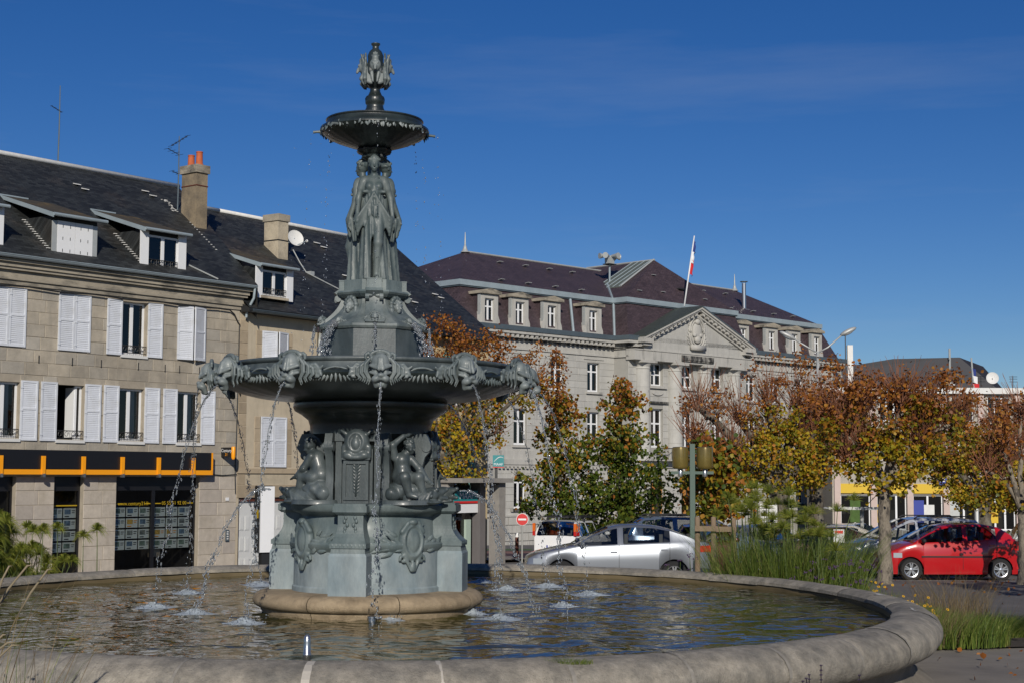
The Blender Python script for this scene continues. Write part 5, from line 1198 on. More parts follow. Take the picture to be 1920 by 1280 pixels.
# dormers with stone surrounds
for x0, x1 in ((-4.6,-2.98),(-1.98,-.35),(.84,2.54),(4.69,6.43),(20.9,22.4),(24.29,25.95),(27.18,28.85),(30.18,31.7)):
    c = (x0+x1)/2; ww = .40; mb = MB()
    mb.box(x0+.12, c-ww, .06, .36, 11.46, 13.28); mb.box(c+ww, x1-.12, .06, .36, 11.46, 13.28); mb.box(c-ww, c+ww, .06, .36, 13.02, 13.28); mb.box(c-ww, c+ww, .03, .5, 11.46, 11.62)
    for s in (-1, 1):
        e = c + s*((x1-x0)/2-.12); mb.extr([(e, .08, 11.46),(e+s*.2,.08,11.46),(e+s*.17,.08,11.75),(e+s*.06,.08,12.0),(e,.08,12.2)], (0,.5,0))
    d = mb.build('dormer', M['town_trim'], hT)
    cp = MB(); cp.extr([(x0-.05,-.12,13.28),(x1+.05,-.12,13.28),(x1+.05,-.12,13.45),(x1-.3,-.12,13.52),(c,-.12,13.62),(x0+.3,-.12,13.52),(x0-.05,-.12,13.45)], (0,1.5,0)); cp.build('dormer_cap', M['cornice'], d)
    cz = MB(); cz.box(x0+.06,x0+.118,.10,.34,11.5,13.25); cz.box(x1-.118,x1-.06,.10,.34,11.5,13.25); cz.build('cheek', M['zinc_light'], d)
    cz = MB(); cz.box(x0+.14,c-ww-.04,.362,1.3,11.5,13.27); cz.box(c+ww+.04,x1-.14,.362,1.3,11.5,13.27); cz.build('cheek', M['slate_t'], d)
    room_box(d, [(c-ww,c+ww,11.62,13.02)], .35, .6)
    casement(d, c-ww+.002, c+ww-.002, 11.62, 13.02, .24, transoms=(.66,), ft=.075)
# windows
for c in wl + wr:
    for z0, z1, tr in ((7.8,9.65,(.70,)),(4.3,6.5,(.66,))):
        casement(hT, c-.58, c+.58, z0, z1, .2, transoms=tr, ft=.085)
    MB().box(c-.75,c+.75,-.14,.2,7.66,7.795).build('sill', M['town_trim'], hT); MB().box(c-.75,c+.75,-.14,.2,4.14,4.295).build('sill', M['town_trim'], hT); MB().box(c-.85,c+.85,-.14,.2,.26,.435).build('sill', M['town_black'], hT)
    MB().box(c-.95,c+.95,-.07,-.0,9.86,9.98).build('lintel', M['town_trim'], hT)
    # round headed ground floor window: stone spandrels fill the square head
    fr = MB(); n = 12; r = .54; zc = 2.06
    for s in (-1, 1):
        pts = [(c+s*r, zc)] + [(c+s*r*math.cos(t), zc+r*math.sin(t)) for t in np.linspace(0, PI/2, n)] + [(c, zc+.54), (c+s*r, zc+.54)]
        fr.extr([(x, .06, z) for x, z in pts], (0,.14,0))
    fr.build('spandrel', M['town_trim'], hT)
    vs_ = MB()
    for i in range(9):
        t0 = PI*i/9+.03; t1 = PI*(i+1)/9-.03; vs_.extr([(c+q*math.cos(t), -.05, zc+q*math.sin(t)) for q, t in ((.56,t0),(.82,t0),(.82,t1),(.56,t1))], (0,.06,0))
    stuff(vs_.build('voussoir', M['town_trim'], hT))
    casement(hT, c-.54, c+.54, .44, 2.06, .2, transoms=(), ft=.085)
    a = MB()
    for t0, t1 in zip(np.linspace(0, PI, n)[:-1], np.linspace(0, PI, n)[1:]): a.extr([(c+q*math.cos(t), .2, zc+q*math.sin(t)) for q, t in ((.45,t0),(.54,t0),(.54,t1),(.45,t1))], (0,.05,0))
    a.build('arch_frame', M['white'], hT)
    MB().add([(c,.22,zc)]+[(c+.46*math.cos(t),.22,zc+.46*math.sin(t)) for t in np.linspace(0,PI,n)], [(0,i,i+1) for i in range(1,n)]).build('pane', M['glass'], hT, fix=False)
for c in wp:
    casement(hT, c-.62, c+.62, 8.35, 9.84, PY_+.25, transoms=(.5,), ft=.085); casement(hT, c-.62, c+.62, 4.3, 6.85, PY_+.25, transoms=(.62,), ft=.095)
    MB().box(c-.85,c+.85,PY_-.18,PY_+.2,8.18,8.345).build('sill', M['town_trim'], hT)
    sw_ = MB(); sw_.tube([(c+.55*math.sin(t), PY_-.06, 7.95-.2*math.cos(t)) for t in np.linspace(-1.3,1.3,9)], .05, 6); sw_.build('swag', M['town_trim'], hT, smooth=True)
    MB().box(c-1.0,c+1.0,PY_-.20,PY_+.05,7.2,7.32).build('panel_ledge', M['town_black'], hT)
    bl_ = MB(); bl_.box(c-.95,c+.95,PY_-.75,PY_,3.425,3.52); b = bl_.build('balcony', M['town_trim'], hT); rl = MB()
    rl.tube([(c-.93,PY_-.7,4.25),(c+.93,PY_-.7,4.25)], .03, 5)
    for i in range(13): rl.tube([(c-.93+i*.155,PY_-.7,3.52),(c-.93+i*.155,PY_-.7,4.25)], .016, 4)
    rl.build('railing', M['iron'], b)
    dd = MB(); dd.box(c-.3,c-.12,PY_+.1,PY_+.2,-.1,2.08); dd.box(c+.62,c+.72,PY_+.2,PY_+.3,-.1,2.08); dd.box(c-.72,c-.62,PY_+.2,PY_+.3,-.1,2.08); dd.build('door_post', mat('orange_wood', (.42,.19,.05), .5), hT)
    MB().box(c-.6,c-.31,PY_+.22,PY_+.27,-.1,2.08).build('door', M['dark'], hT)
for x in (8.75, 12.05, 15.2, 18.5):
    pr = [(.66,3.43),(.66,3.6),(.58,3.68),(.55,3.75),(.54,5.5),(.50,9.3),(.50,9.36),(.54,9.40),(.50,9.45),(.50,9.55),(.64,9.72),(.66,9.76)]
    MB().lathe(pr, 20, c=(x,PY_-.12)).build('column', M['town_stone'], hT, smooth=40); MB().box(x-.72,x+.72,PY_-.82,PY_,9.76,9.92).build('abacus', M['town_trim'], hT)
    jn = MB()
    for z in (4.6,5.5,6.4,7.3,8.2): jn.lathe([(.552-.01*(z-4.6)/.9,z-.012),(.556-.01*(z-4.6)/.9,z),(.552-.01*(z-4.6)/.9,z+.012)], 20, c=(x,PY_-.12))
    stuff(jn.build('drum_joint', M['town_wall'], hT))
en = MB(); en.box(PV0-.1,PV1+.1,PY_-.65,PY_+.1,9.92,10.55); en.box(PV0-.12,PV1+.12,PY_-.70,PY_+.1,10.55,10.62); en.build('entablature', M['town_trim'], hT)
# broken pediment with a carved oval
CX, ZA, ZB, HW, PF = 13.85, 13.72, 11.36, 5.95, -2.3
tm = MB(); tm.extr([(CX-HW+.5,PF+.5,10.62),(CX+HW-.5,PF+.5,10.62),(CX+HW-.5,PF+.5,11.3),(CX,PF+.5,13.3),(CX-HW+.5,PF+.5,11.3)], (0,1.0,0)); tm.build('tympanum', M['town_stone'], hT)
for s in (-1, 1):
    d = Vector((s*HW, 0, ZB-ZA)).normalized(); nrm = Vector((-d.z*s, 0, d.x*s)); top = Vector((CX, 0, ZA)); bot = Vector((CX+s*HW, 0, ZB))
    def beam(o0, o1, y0, y1): return [(top + Vector((0,y0,0)) - Vector((0,0,1))*o0), (bot + Vector((0,y0,0)) - Vector((0,0,1))*o0), (bot + Vector((0,y0,0)) - Vector((0,0,1))*o1), (top + Vector((0,y0,0)) - Vector((0,0,1))*o1)]
    b = MB(); b.extr(beam(0,.13,PF,0), (0,.9,0)); b.extr(beam(.13,.26,PF+.10,0), (0,.8,0)); b.extr(beam(.46,.60,PF+.36,0), (0,.3,0)); b.build('raking_cornice', M['town_trim'], hT)
    mo = MB()
    for i in range(13):
        p = top.lerp(bot, (i+.6)/13.3)
        for (xa, w_) in ((0,.24),): mo.extr([(p.x+s*(xa), PF+.16, p.z-.27), (p.x+s*(xa+w_), PF+.16, p.z-.27+ (ZB-ZA)/HW*w_), (p.x+s*(xa+w_), PF+.16, p.z-.44+(ZB-ZA)/HW*w_), (p.x+s*xa, PF+.16, p.z-.44)], (0,.4,0))
    stuff(mo.build('modillion', M['town_trim'], hT))
    r_ = MB(); r_.extr([top+Vector((0,PF-.03,.015)), bot+Vector((0,PF-.03,.015)), bot+Vector((0,PF-.03,.10)), top+Vector((0,PF-.03,.10))], (0,2.5,0)); r_.build('pediment_roof', M['zinc_dark'] if s > 0 else mat('green_slate', (.045,.055,.05), .6, var=.2), hT)
    cs = MB(); e = CX+s*(HW-.9); cs.box(min(e,e+s*1.0),max(e,e+s*1.0),PF+.02,PY_,11.02,11.3); cs.box(min(e,e+s*.8),max(e,e+s*.8),PF+.2,PY_,10.85,11.02); cs.build('cornice_return', M['town_trim'], hT)
rl = MB()
for r0, w_ in ((1.0,.08),(.78,.06)):
    rl.tube([(CX+r0*.82*math.sin(t), PF+.46, 12.0+r0*1.05*math.cos(t)) for t in np.linspace(0, 2*PI, 28)], w_, 6)
rl.ball((CX,PF+.47,12.1), .5, .14, .62, 14, 10); rl.ball((CX,PF+.40,12.75), .3, .14, .2); rl.ball((CX,PF+.40,11.55), .35, .14, .25); rl.box(CX-.75,CX+.75,PF+.25,PF+.5,10.85,11.2); rl.ball((CX-.3,PF+.4,11.85), .22, .1, .15); rl.ball((CX+.3,PF+.4,11.85), .22, .1, .15)
for s in (-1,1):
    for i in range(8): leaf3(rl, (CX+s*(.72+.1*math.sin(i)),PF+.46,11.2+i*.2), (s,0,.7), (0,-1,0), .36, .08, .06)
rl.build('carved_emblem', M['town_trim'], hT, smooth=True)
pl = MB(); pl.box(CX-1.7,CX+1.7,PY_-.75,PY_-.6,10.05,10.45); pl.box(CX-1.5,CX+1.5,PY_-.80,PY_-.75,10.15,10.30); pl.build('name_panel', M['town_black'], hT)
st = MB()
for i in range(9): st.box(6.2-.0*i, 21.2, PY_-1.2-.34*i, PY_-1.2-.34*i+.34 if i else PY_, -2.4, -.12-.17*i)
for i in range(9):
    s_ = MB(); s_.box(6.2,21.2,PY_-1.2-.34*i,(PY_-1.2-.34*i+.338) if i else PY_-.001,-2.6,-.12-.17*i); s_.build('step', M['town_trim'], hT)
# things on the town hall
sp_ = at(hT, 'siren', 'grey warning siren with several horns on a post above the roof valley', 'siren', 11.7, 4.1, 15.9)
MB().tube([(0,0,-.6),(0,0,1.1)], .07, 8).build('post', M['zinc'], sp_); MB().box(-.38,.38,-.3,.3,1.06,1.12).build('platform', M['iron'], sp_); MB().box(-.26,.26,-.22,.22,1.12,1.55).build('motor_box', M['zinc_light'], sp_)
for a in (200, 340, 20, 160, 270):
    x, y = math.cos(R(a)), math.sin(R(a)); hb = MB(); hb.tube([(x*.2,y*.2,1.66),(x*.5,y*.5,1.66),(x*.8,y*.8,1.64)], [.09,.13,.21], 12); hb.build('horn', M['zinc_light'], sp_, smooth=50)
fl_ = at(hT, 'flag_pole', 'white leaning flag pole with furled blue, white and red flag above the pediment', 'flag', 14.6, .1, 14.1)
MB().tube([(0,-.25,-.1),(1.15,-.25,4.9)], [.06,.045], 8).build('pole', M['white'], fl_, smooth=True)
for nm, m_, t0, t1 in (('blue_cloth', mat('flag_blue', (.02,.04,.20), .8), .93,.78), ('white_cloth', M['white'], .78,.62), ('red_cloth', mat('flag_red', (.55,.02,.025), .8), .66,.46)):
    f = MB(); n = 8; P = []
    for i in range(n+1):
        t = t0+(t1-t0)*i/n; b = Vector((1.15*t,-.25,-.1+5.0*t)); wd = (.10+.18*(i/n)) if nm != 'red_cloth' else .30+.06*math.sin(i)
        P.append([b+Vector((.04,0,0)), b+Vector((.04+wd*.5,-.12+.04*math.sin(i*1.3),-.1)), b+Vector((.04+wd*.85,.05*math.sin(i),-.2))])
    for i in range(n):
        for j in range(2): f.quad(P[i][j],P[i][j+1],P[i+1][j+1],P[i+1][j])
    f.build(nm, m_, fl_, smooth=True, fix=False)
fu = at(hT, 'flue_pipe', 'shiny metal flue pipe with a cap on the right half of the purple roof', 'flue', 25.7, 3.0, 15.0)
MB().tube([(0,0,-.2),(0,0,1.85)], .16, 14).build('pipe', M['steel'], fu, smooth=50); MB().lathe([(.30,1.95),(.28,2.0),(0,2.03)], 14).build('cap', M['zinc_dark'], fu); MB().box(-.3,.3,-.3,.3,-.25,-.12).build('collar', M['zinc'], fu)
for i in range(4): MB().tube([(.14*math.cos(i*1.57),.14*math.sin(i*1.57),1.8),(.2*math.cos(i*1.57),.2*math.sin(i*1.57),1.97)], .015, 4).build('stay', M['zinc'], fu)

# ------------------------------------------------------------------ buildings at the right
M['pale_wall'] = mat('pale_wall', (.36,.33,.28), .9, var=.08, vs=2); M['pink_post'] = mat('pink_post', (.50,.40,.36), .9, var=.08, vs=3); M['yellow_band'] = mat('yellow_band', (.60,.40,.02), .6); M['blue_sign'] = mat('blue_sign', (.02,.04,.28), .5)
hR = house('shop_block', 'pale pink block with a yellow band over its windows, behind the trees at right', 'building', (22.0, 105.0), 90)
opsR = [(x+.25, x+2.25, -1.1, 1.25) for x in np.arange(0, 30, 2.45)] + [(x+.5, x+2.0, z, z+1.7) for x in np.arange(0, 30, 2.45) for z in (3.6, 6.2)]
w = MB(); wall_grid(w, -.3, 31, -3, 8.1, 0, opsR); w.quad((-.3,0,-3),(-.3,0,8.1),(-.3,9,8.1),(-.3,9,-3)); w.quad((-.3,0,8.1),(31,0,8.1),(31,9,8.1),(-.3,9,8.1)); w.build('wall', M['pale_wall'], hR, fix=False); room_box(hR, opsR, .22, 2)
for i, o in enumerate(opsR): casement(hR, o[0], o[1], o[2], o[3], .12, mullions=1 + (i % 3 == 1), ft=.07)
for x in np.arange(0, 31, 2.45): MB().box(x-.18,x+.23,-.18,-.001,-2.8,8.0).build('pilaster', M['pink_post'], hR)
for i, x in enumerate(np.arange(0, 30, 2.45)): MB().box(x+.235,x+2.265,-.15,-.002,1.36,2.0).build('yellow_panel', M['yellow_band'] if i < 4 or i > 6 else M['yellow_band'], hR)
MB().box(-.4,31,-.22,-.003,2.02,2.14).build('string_course', M['white_old'], hR) if False else None
MB().box(-.5,31.2,-.4,.2,8.1,8.5).build('cornice', M['white_old'], hR)
for i, (x, m_) in enumerate(((.9,M['turf']),(2.75,M['yellow_band']),(5.2,M['blue_sign']),(5.9,M['white_old']),(7.6,M['zinc_light']),(10.2,M['yellow_band']))): MB().box(x,x+.7,.08,.11,-.6,.9-.3*(i % 2)).build('poster', m_, hR)
sgn = at(hR, 'blue_shop_sign', 'small square dark blue sign hung over the yellow band', 'sign', 7.0, -.35, 1.95); MB().box(-.38,.38,-.06,.06,0,.72).build('panel', M['blue_sign'], sgn); MB().box(-.2,.2,-.075,-.061,.2,.52).build('emblem', M['white_old'], sgn); MB().tube([(0,0,.72),(0,.35,.8)], .03, 5).build('bracket', M['iron'], sgn)
rw = thing('ramp_railing', 'white ramp railing in front of the shop windows at far right', 'railing', (26.2, 99.5, gz(99.5)))
b = MB()
for z in (.35,.65,.95): b.tube([(-1.2,0,z),(8,0,z)], .03, 5)
for x in np.arange(-1.2, 8.1, 1.15): b.tube([(x,0,0),(x,0,.95)], .035, 5)
b.build('rails', M['white_old'], rw)
hS = house('slate_roof_block', 'dark slate mansard roof of a further block above the tree tops at right', 'building', (22.5, 126.0), 90)
w = MB(); w.box(0,18.6,0,10,-3,8.3); w.build('wall', M['pale_wall'], hS)
r_ = MB(); r_.add([(-.2,-.3,8.3),(18.6,-.3,8.3),(18.6,10,8.3),(-.2,10,8.3),(1.5,1.5,10.9),(9.0,1.5,12.15),(14.5,1.5,12.3),(16.6,2.0,11.6),(16.6,8,11.6),(9,8,12.2),(1.5,8,10.9)],[(0,1,7,6,5,4),(1,2,8,7),(2,3,10,9,8),(3,0,4,10),(4,5,6,7,8,9,10)]); r_.build('roof', M['slate_far'], hS)
for i, x in enumerate((13.0, 13.9)): MB().box(x,x+.7,.2,.6,9.4-.5*i,10.2-.5*i).build('roof_window', M['zinc_light'], hS)
MB().tube([(13.6,1.2,10),(13.6,1.2,13)], .09, 6).build('flue', M['zinc_light'], hS)
fp = thing('flag_pole', 'grey flag pole with a hanging flag on the cornice of the pale block', 'flag', (31.6, 105.6, 8.4)); MB().tube([(0,0,0),(-.15,0,2.2)], .06, 6).build('pole', M['zinc_light'], fp)
for i, m_ in enumerate((bpy.data.materials['flag_blue'], M['white'], bpy.data.materials['flag_red'])):
    f = MB(); z = 1.5-.5*i; f.quad((.0-.1,-.05,z),(.12+.1*i,-.12,z-.1),(.14+.1*i,-.05,z-.6),(-.06,-.0,z-.5)); f.build('cloth', m_, fp, fix=False)
dsh = thing('satellite_dish', 'cream satellite dish on the far roof at the right', 'satellite dish', (33.0, 106, 8.5)); q = MB(); q.lathe([(0,-.06),(.3,-.03),(.42,.03)], 20); o = q.build('dish', M['white_old'], dsh, smooth=True, loc=(0,0,.75)); o.rotation_euler = (R(78),0,R(-10)); MB().tube([(0,.05,0),(0,.05,.75)], .03, 5).build('mast', M['iron'], dsh)
for k, (x, lbl) in enumerate(((32.2,'small comb aerial left of the cream dish'),(34.4,'small comb aerial right of the cream dish'))):
    t = thing('roof_antenna', lbl, 'antenna', (x,106,8.5), group='aerials by the cream dish'); b = MB(); b.tube([(0,0,0),(0,0,.9)], .02, 4)
    for z in (.5,.7,.85): b.tube([(-.25,0,z),(.3,0,z)], .015, 4)
    b.build('aerial', M['iron'], t)
mst = thing('relay_mast', 'pale slab antenna beside a thin rod, behind the tree tops right of the town hall', 'antenna', (25.2, 115, 0)); MB().box(-.2,.2,-.15,.15,6,12.2).build('panel', M['white_old'], mst); MB().tube([(-.32,0,6),(-.32,0,13.0)], .04, 5).build('rod', M['iron'], mst)
# grey porch of the shop at the end of the ochre house
pq = thing('shop_porch', 'grey concrete shop porch with a flat canopy, left of the no entry sign', 'porch', (-1.15, 50.0, gz(50)), R(55))
M['concrete'] = mat('concrete', (.25,.235,.215), .9, var=.15, vs=3, stain=(.17,.16,.15), ss=1.4, sth=(.5,.75), bump=.3, bs=25); M['concrete_dark'] = mat('concrete_dark', (.13,.12,.12), .9, var=.12, vs=3)
MB().box(-1.7,1.05,-.75,.9,2.68,2.82).build('canopy', M['concrete'], pq)
for x0, x1, y0, y1, m_ in ((.55,.9,-.55,-.15,M['concrete']),(.12,.42,-.1,.3,M['concrete_dark']),(-1.6,-1.3,-.1,.3,M['concrete'])): MB().box(x0,x1,y0,y1,0,2.675).build('pillar', m_, pq)
MB().box(-1.29,.11,.2,.26,0,1.7).build('glass_front', M['glass'], pq); MB().box(-1.29,.11,.3,.34,0,2.6).build('interior', M['room'], pq); MB().box(-1.29,.11,-.02,.2,1.72,2.0).build('white_fascia', M['white'], pq)
MB().box(-.35,-.1,.1,.19,0,1.5).build('pale_door', mat('pale_green', (.36,.45,.38), .5), pq)
M['teal'] = mat('teal', (.012,.20,.215), .5); M['red_paint'] = mat('red_paint', (.55,.015,.015), .5)
MB().box(-1.2,.05,-.05,.15,2.02,2.42).build('teal_board', M['teal'], pq); MB().box(-1.2,.05,-.055,-.051,2.02,2.09).build('red_strip', M['red_paint'], pq); text_mesh('MAAF', .3, M['white'], 'lettering', pq, (-.55,-.06,2.25))
ms = thing('teal_sign', 'square teal projecting sign with white lettering, above the grey porch', 'sign', (-.42, 50, 2.73)); MB().box(-.18,.18,-.06,.06,.04,.41).build('panel', M['teal'], ms); MB().box(-.18,.18,-.062,.062,.01,.038).build('red_edge', M['red_paint'], ms)
t = text_mesh('MAAF', .115, M['white'], 'lettering', ms, (0,-.064,.115), ext=.002); ar = MB(); ar.tube([(-.14+.30*q, -.064, .2+.15*math.sin(q*2.2)) for q in np.linspace(0,1,10)], [.006+.008*math.sin(PI*q) for q in np.linspace(0,1,10)], 5); ar.build('white_arc', M['white'], ms)
MB().box(-.12,-.02,.0,.08,-.55,.008).build('arm', M['iron'], ms)
# ------------------------------------------------------------------ water in the air
def drop_mat():
    m = bpy.data.materials.new('falling_water'); m.use_nodes = True; n, l = m.node_tree.nodes, m.node_tree.links; b = n['Principled BSDF']
    b.inputs['Base Color'].default_value = (.50,.54,.58,1); b.inputs['Roughness'].default_value = .06; b.inputs['IOR'].default_value = 1.33; b.inputs['Transmission Weight'].default_value = .75
    return m
M['drops'] = drop_mat()
M['foam'] = mat('foam', (.36,.41,.45), .35, var=.35, vs=18, bump=.8, bs=40, bdist=.02)
ICO = None
def add_drop(mb, c, r, d=None, st=1.0):
    M3 = None
    if d is not None: M3 = Vector(d).to_track_quat('Z', 'Y').to_matrix()
    mb.ball(c, r, r, r*st, 5, 4, M3)
def jet(p0, p1, sag, seed, r0=.022, n=110, breakup=.45, spread=.02, head=0.):
    """a stream that leaves p0 nearly level, wobbles, and breaks into drops before p1"""
    rg = random.Random(seed); p0, p1 = Vector(p0), Vector(p1); mb = MB(); H_ = p1 - p0
    def P(t): return Vector((p0.x+H_.x*t, p0.y+H_.y*t, p0.z + head*t*(1-t)*4 + H_.z*(sag*t*t+(1-sag)*t)))
    ph = rg.uniform(0, 6); pts = []; rs = []
    N = int(46*breakup/.45)
    for i in range(N):
        t = breakup*i/N; w = spread*.5*(t/.5); pts.append(P(t) + Vector((w*math.sin(38*t+ph), w*math.cos(31*t+ph), 0))); rs.append(max(.005, r0*(1-.7*t/breakup)*(1+.35*math.sin(95*t+ph)+rg.uniform(-.15,.15))))
    mb.tube(pts, rs, 6); st = mb; mb = MB()
    for i in range(n):
        t = rg.random()**.75; 
        if t < .08: continue
        w = spread*(.35+1.4*t); c = P(t) + Vector((rg.gauss(0,w*.55)+.6*w*math.sin(30*t+ph), rg.gauss(0,w*.55), rg.gauss(0,.02)))
        if c.z < WZ: continue
        add_drop(mb, c, rg.uniform(.0028,.0075)*(1+.4*(t > breakup)), (P(min(t+.01,1.01))-P(t)), rg.uniform(1.2,4.))
    return st, mb, p0
def jet_thing(j, label, group):
    st, dr, p0 = j; t = thing('water_jet', label, 'water jet', p0, 0, group); off = -p0
    o = st.build('stream', M['drops'], t, smooth=True, loc=off); stuff(dr.build('drops', M['drops'], t, smooth=True, loc=off)); return t
where = ['front centre, falling before the pedestal','front right, falling past the right child','right, second from the outer edge','outermost at the right of the great bowl','behind at the right, seen under the bowl','behind, right of the pedestal','behind the pedestal centre','behind, left of the pedestal','behind at the left, seen under the bowl','outermost at the left of the great bowl','left, second from the outer edge','front left, falling past the left child']
land = {0:(-1.62,18.55),1:(-.12,19.73),2:(.72,20.2),3:(1.19,23.68),4:(.6,25.41),5:(-.06,24.67),6:(-1.6,25.2),7:(-3.3,25.1),8:(-4.08,25.4),9:(-4.87,23.58),10:(-4.83,21.16),11:(-3.23,19.07)}
for q in range(12):
    a = DM+30*q; x, y = pol(2.30, a); e = land[q]; j = jet((FX+x, FY+y, 3.64), (e[0], e[1], WZ), .88, 40+q, r0=.0105, n=300, breakup=.62, spread=.026)
    jet_thing(j, 'thin stream from a lion mask, ' + where[q], 'streams from the lion masks')
for q, (e, l, hd) in enumerate((((-4.09,20.24),'arching stream from the dolphin at the left child',.45), ((.35,20.6),'arching stream from the dolphin at the right side',.35))):
    a = OF+(-45 if q == 0 else 45); x, y = pol(1.32, a - (26 if q == 0 else -30)); o = jet((FX+x, FY+y, 2.32), (e[0], e[1], WZ), .75, 70+q, r0=.012, n=320, breakup=.72, spread=.024, head=hd*.4); jet_thing(o, l, 'streams from the dolphins')
for q in range(8):
    a = 8+45*q; big = q in (1, 7); x, y = pol(.77 if q % 2 == 0 else .74, a); x2, y2 = pol(.81 if q % 2 == 0 else (1.04 if not big else 1.0), a)
    o = jet((FX+x, FY+y, 4.50), (FX+x2, FY+y2, 3.97), .8, 90+q, r0=.02 if q % 2 == 0 else .045, n=70 if not big else 220, breakup=.6, spread=.02 if q % 2 == 0 else .05)
    jet_thing(o, 'short spill into the great bowl from the octagonal drum, ' + ['front','front right corner','right','back right corner','back','back left corner','left','front left corner'][q], 'spills round the octagonal drum')
rg = random.Random(3); mb = MB()
for q in range(8):
    x, y = pol(.845, 53+45*q)
    for i in range(26):
        z = 7.15 - 3.1*rg.random()**1.2; t = math.sqrt(max(0, (7.15-z)/3.1)); x1, y1 = pol(.845+.10*t, 53+45*q); add_drop(mb, (x1+rg.gauss(0,.012), y1+rg.gauss(0,.012), z), rg.uniform(.004,.009), (0,0,1), 1.6)
for i in range(60): a = rg.uniform(0,360); x, y = pol(rg.uniform(.9,1.3), a); add_drop(mb, (x,y,rg.uniform(4.2,7.0)), rg.uniform(.003,.007))
o = mb.build('dripping_drops', M['drops'], smooth=True, loc=(FX,FY,0)); tag(o, 'single drops falling from the spouts of the upper bowl', 'water drops', kind='stuff')
for k, (sx, sy, sr, wh) in enumerate(SPL):
    rg = random.Random(200+k); mb = MB(); n, m_ = 22, 9
    V = []
    for i in range(m_):
        for j in range(n):
            a = 2*PI*j/n; r = sr*.62*(i/(m_-1))*(1+.18*math.sin(3*a+k)+.12*math.sin(7*a+k*2)); V.append((r*math.sin(a)*1.35, r*math.cos(a), (.055*math.exp(-(i/(m_-1)*1.9)**2)*(1+.4*math.sin(5*a+i*2.1+k)) + rg.uniform(-.009,.010)*(1-i/(m_-1)) - .006*(i == m_-1))))
    mb.add(V, [(i*n+j, (i+1)*n+j, (i+1)*n+(j+1) % n, i*n+(j+1) % n) for i in range(m_-1) for j in range(n)])
    fm_ = mb; mb = MB()
    for i in range(60): a = rg.uniform(0, 2*PI); r = sr*rg.random()**.7*.8; add_drop(mb, (r*math.sin(a)*1.2, r*math.cos(a), abs(rg.gauss(0,.035))+.005), rg.uniform(.004,.010))
    o = fm_.build('foam_splash', M['foam'], smooth=True, loc=(sx,sy,WZ)); stuff(mb.build('drops', M['drops'], o, smooth=True)); tag(o, 'low white foam splash on the pool, ' + wh, 'splash', 'foam splashes on the pool')
nz = thing('pool_nozzle', 'stainless steel nozzle standing in the pool close to the near rim', 'nozzle', (-1.985, 15.3, .3)); MB().lathe([(.036,0),(.036,.46),(.040,.465),(.040,.49),(.036,.495),(.036,.60),(.030,.655),(.012,.675),(0,.675)], 20).build('tube', M['steel'], nz, smooth=40)
n2 = thing('drain_fitting', 'small chrome fitting at the foot of the fountain stone ring', 'fitting', (-1.72, 19.42, .70)); MB().lathe([(.05,0),(.05,.05),(.06,.055),(.06,.075),(.03,.085),(0,.085)], 16).build('body', M['steel'], n2, smooth=40); MB().tube([(.05,0,.05),(.11,-.02,.06),(.12,-.02,.08)], .018, 8).build('tap', M['steel'], n2, smooth=True)

# ------------------------------------------------------------------ trees
M['bark'] = mat('bark', (.085,.070,.052), .95, var=.35, vs=9, stain=(.17,.155,.125), ss=5, sth=(.48,.62), bump=1., bs=22, bdist=.04, sz=(1,1,.4))
M['bark_pale'] = mat('bark_pale', (.21,.18,.14), .95, var=.3, vs=8, stain=(.07,.06,.05), ss=6, sth=(.5,.62), bump=1., bs=20, bdist=.04, sz=(1,1,.45))
M['twig_red'] = mat('twig_red', (.17,.068,.034), .9, var=.3, vs=3)
M['twig_grey'] = mat('twig_grey', (.09,.075,.058), .9, var=.3, vs=3)
G0, G1, Y0, Y1, O0, B0 = (.046,.078,.008), (.11,.145,.012), (.33,.25,.012), (.46,.31,.014), (.40,.145,.018), (.19,.068,.026)
M['leaf_green'] = leaf_mat('leaf_green', [(0,G0),(.45,(.055,.088,.011)),(.80,G1),(.93,(.15,.15,.016)),(1,(.22,.13,.016))])
M['leaf_mixed'] = leaf_mat('leaf_mixed', [(0,(.08,.10,.012)),(.25,(.17,.16,.014)),(.5,Y0),(.75,(.30,.16,.016)),(.92,O0)])
M['leaf_gold'] = leaf_mat('leaf_gold', [(0,(.13,.14,.012)),(.3,(.26,.23,.014)),(.62,Y1),(.85,(.36,.20,.018)),(1,O0)])
M['leaf_rust'] = leaf_mat('leaf_rust', [(0,B0),(.3,(.25,.085,.02)),(.6,(.34,.12,.02)),(.85,(.38,.18,.022)),(1,(.17,.055,.02))])
LEAF = np.array([(0,0,0),(.38,.28,.06),(.42,.62,.10),(.0,1.0,-.04),(-.42,.62,.10),(-.38,.28,.06),(0,.5,-.03)], np.float32)
LF = np.array([(0,1,6),(1,2,6),(2,3,6),(3,4,6),(4,5,6),(5,0,6)], np.int32)
def leaves(name, P, size, m, parent, seed=0, droop=.3):
    rg = np.random.default_rng(seed); n = len(P)
    if n == 0: return None
    d = rg.normal(size=(n,3)); d[:,2] -= droop; d /= np.linalg.norm(d, axis=1, keepdims=True)
    u = rg.normal(size=(n,3)); s = np.cross(d, u); s /= np.linalg.norm(s, axis=1, keepdims=True); w = np.cross(s, d); sz = size*rg.uniform(.6,1.25,(n,1,1))
    V = (LEAF[None,:,0:1]*s[:,None]+LEAF[None,:,1:2]*d[:,None]+LEAF[None,:,2:3]*w[:,None])*sz + P[:,None]
    F = (LF[None]+ (np.arange(n)*7)[:,None,None]).reshape(-1,3)
    return stuff(link(name, np_mesh(name, V.reshape(-1,3), F), m, parent))
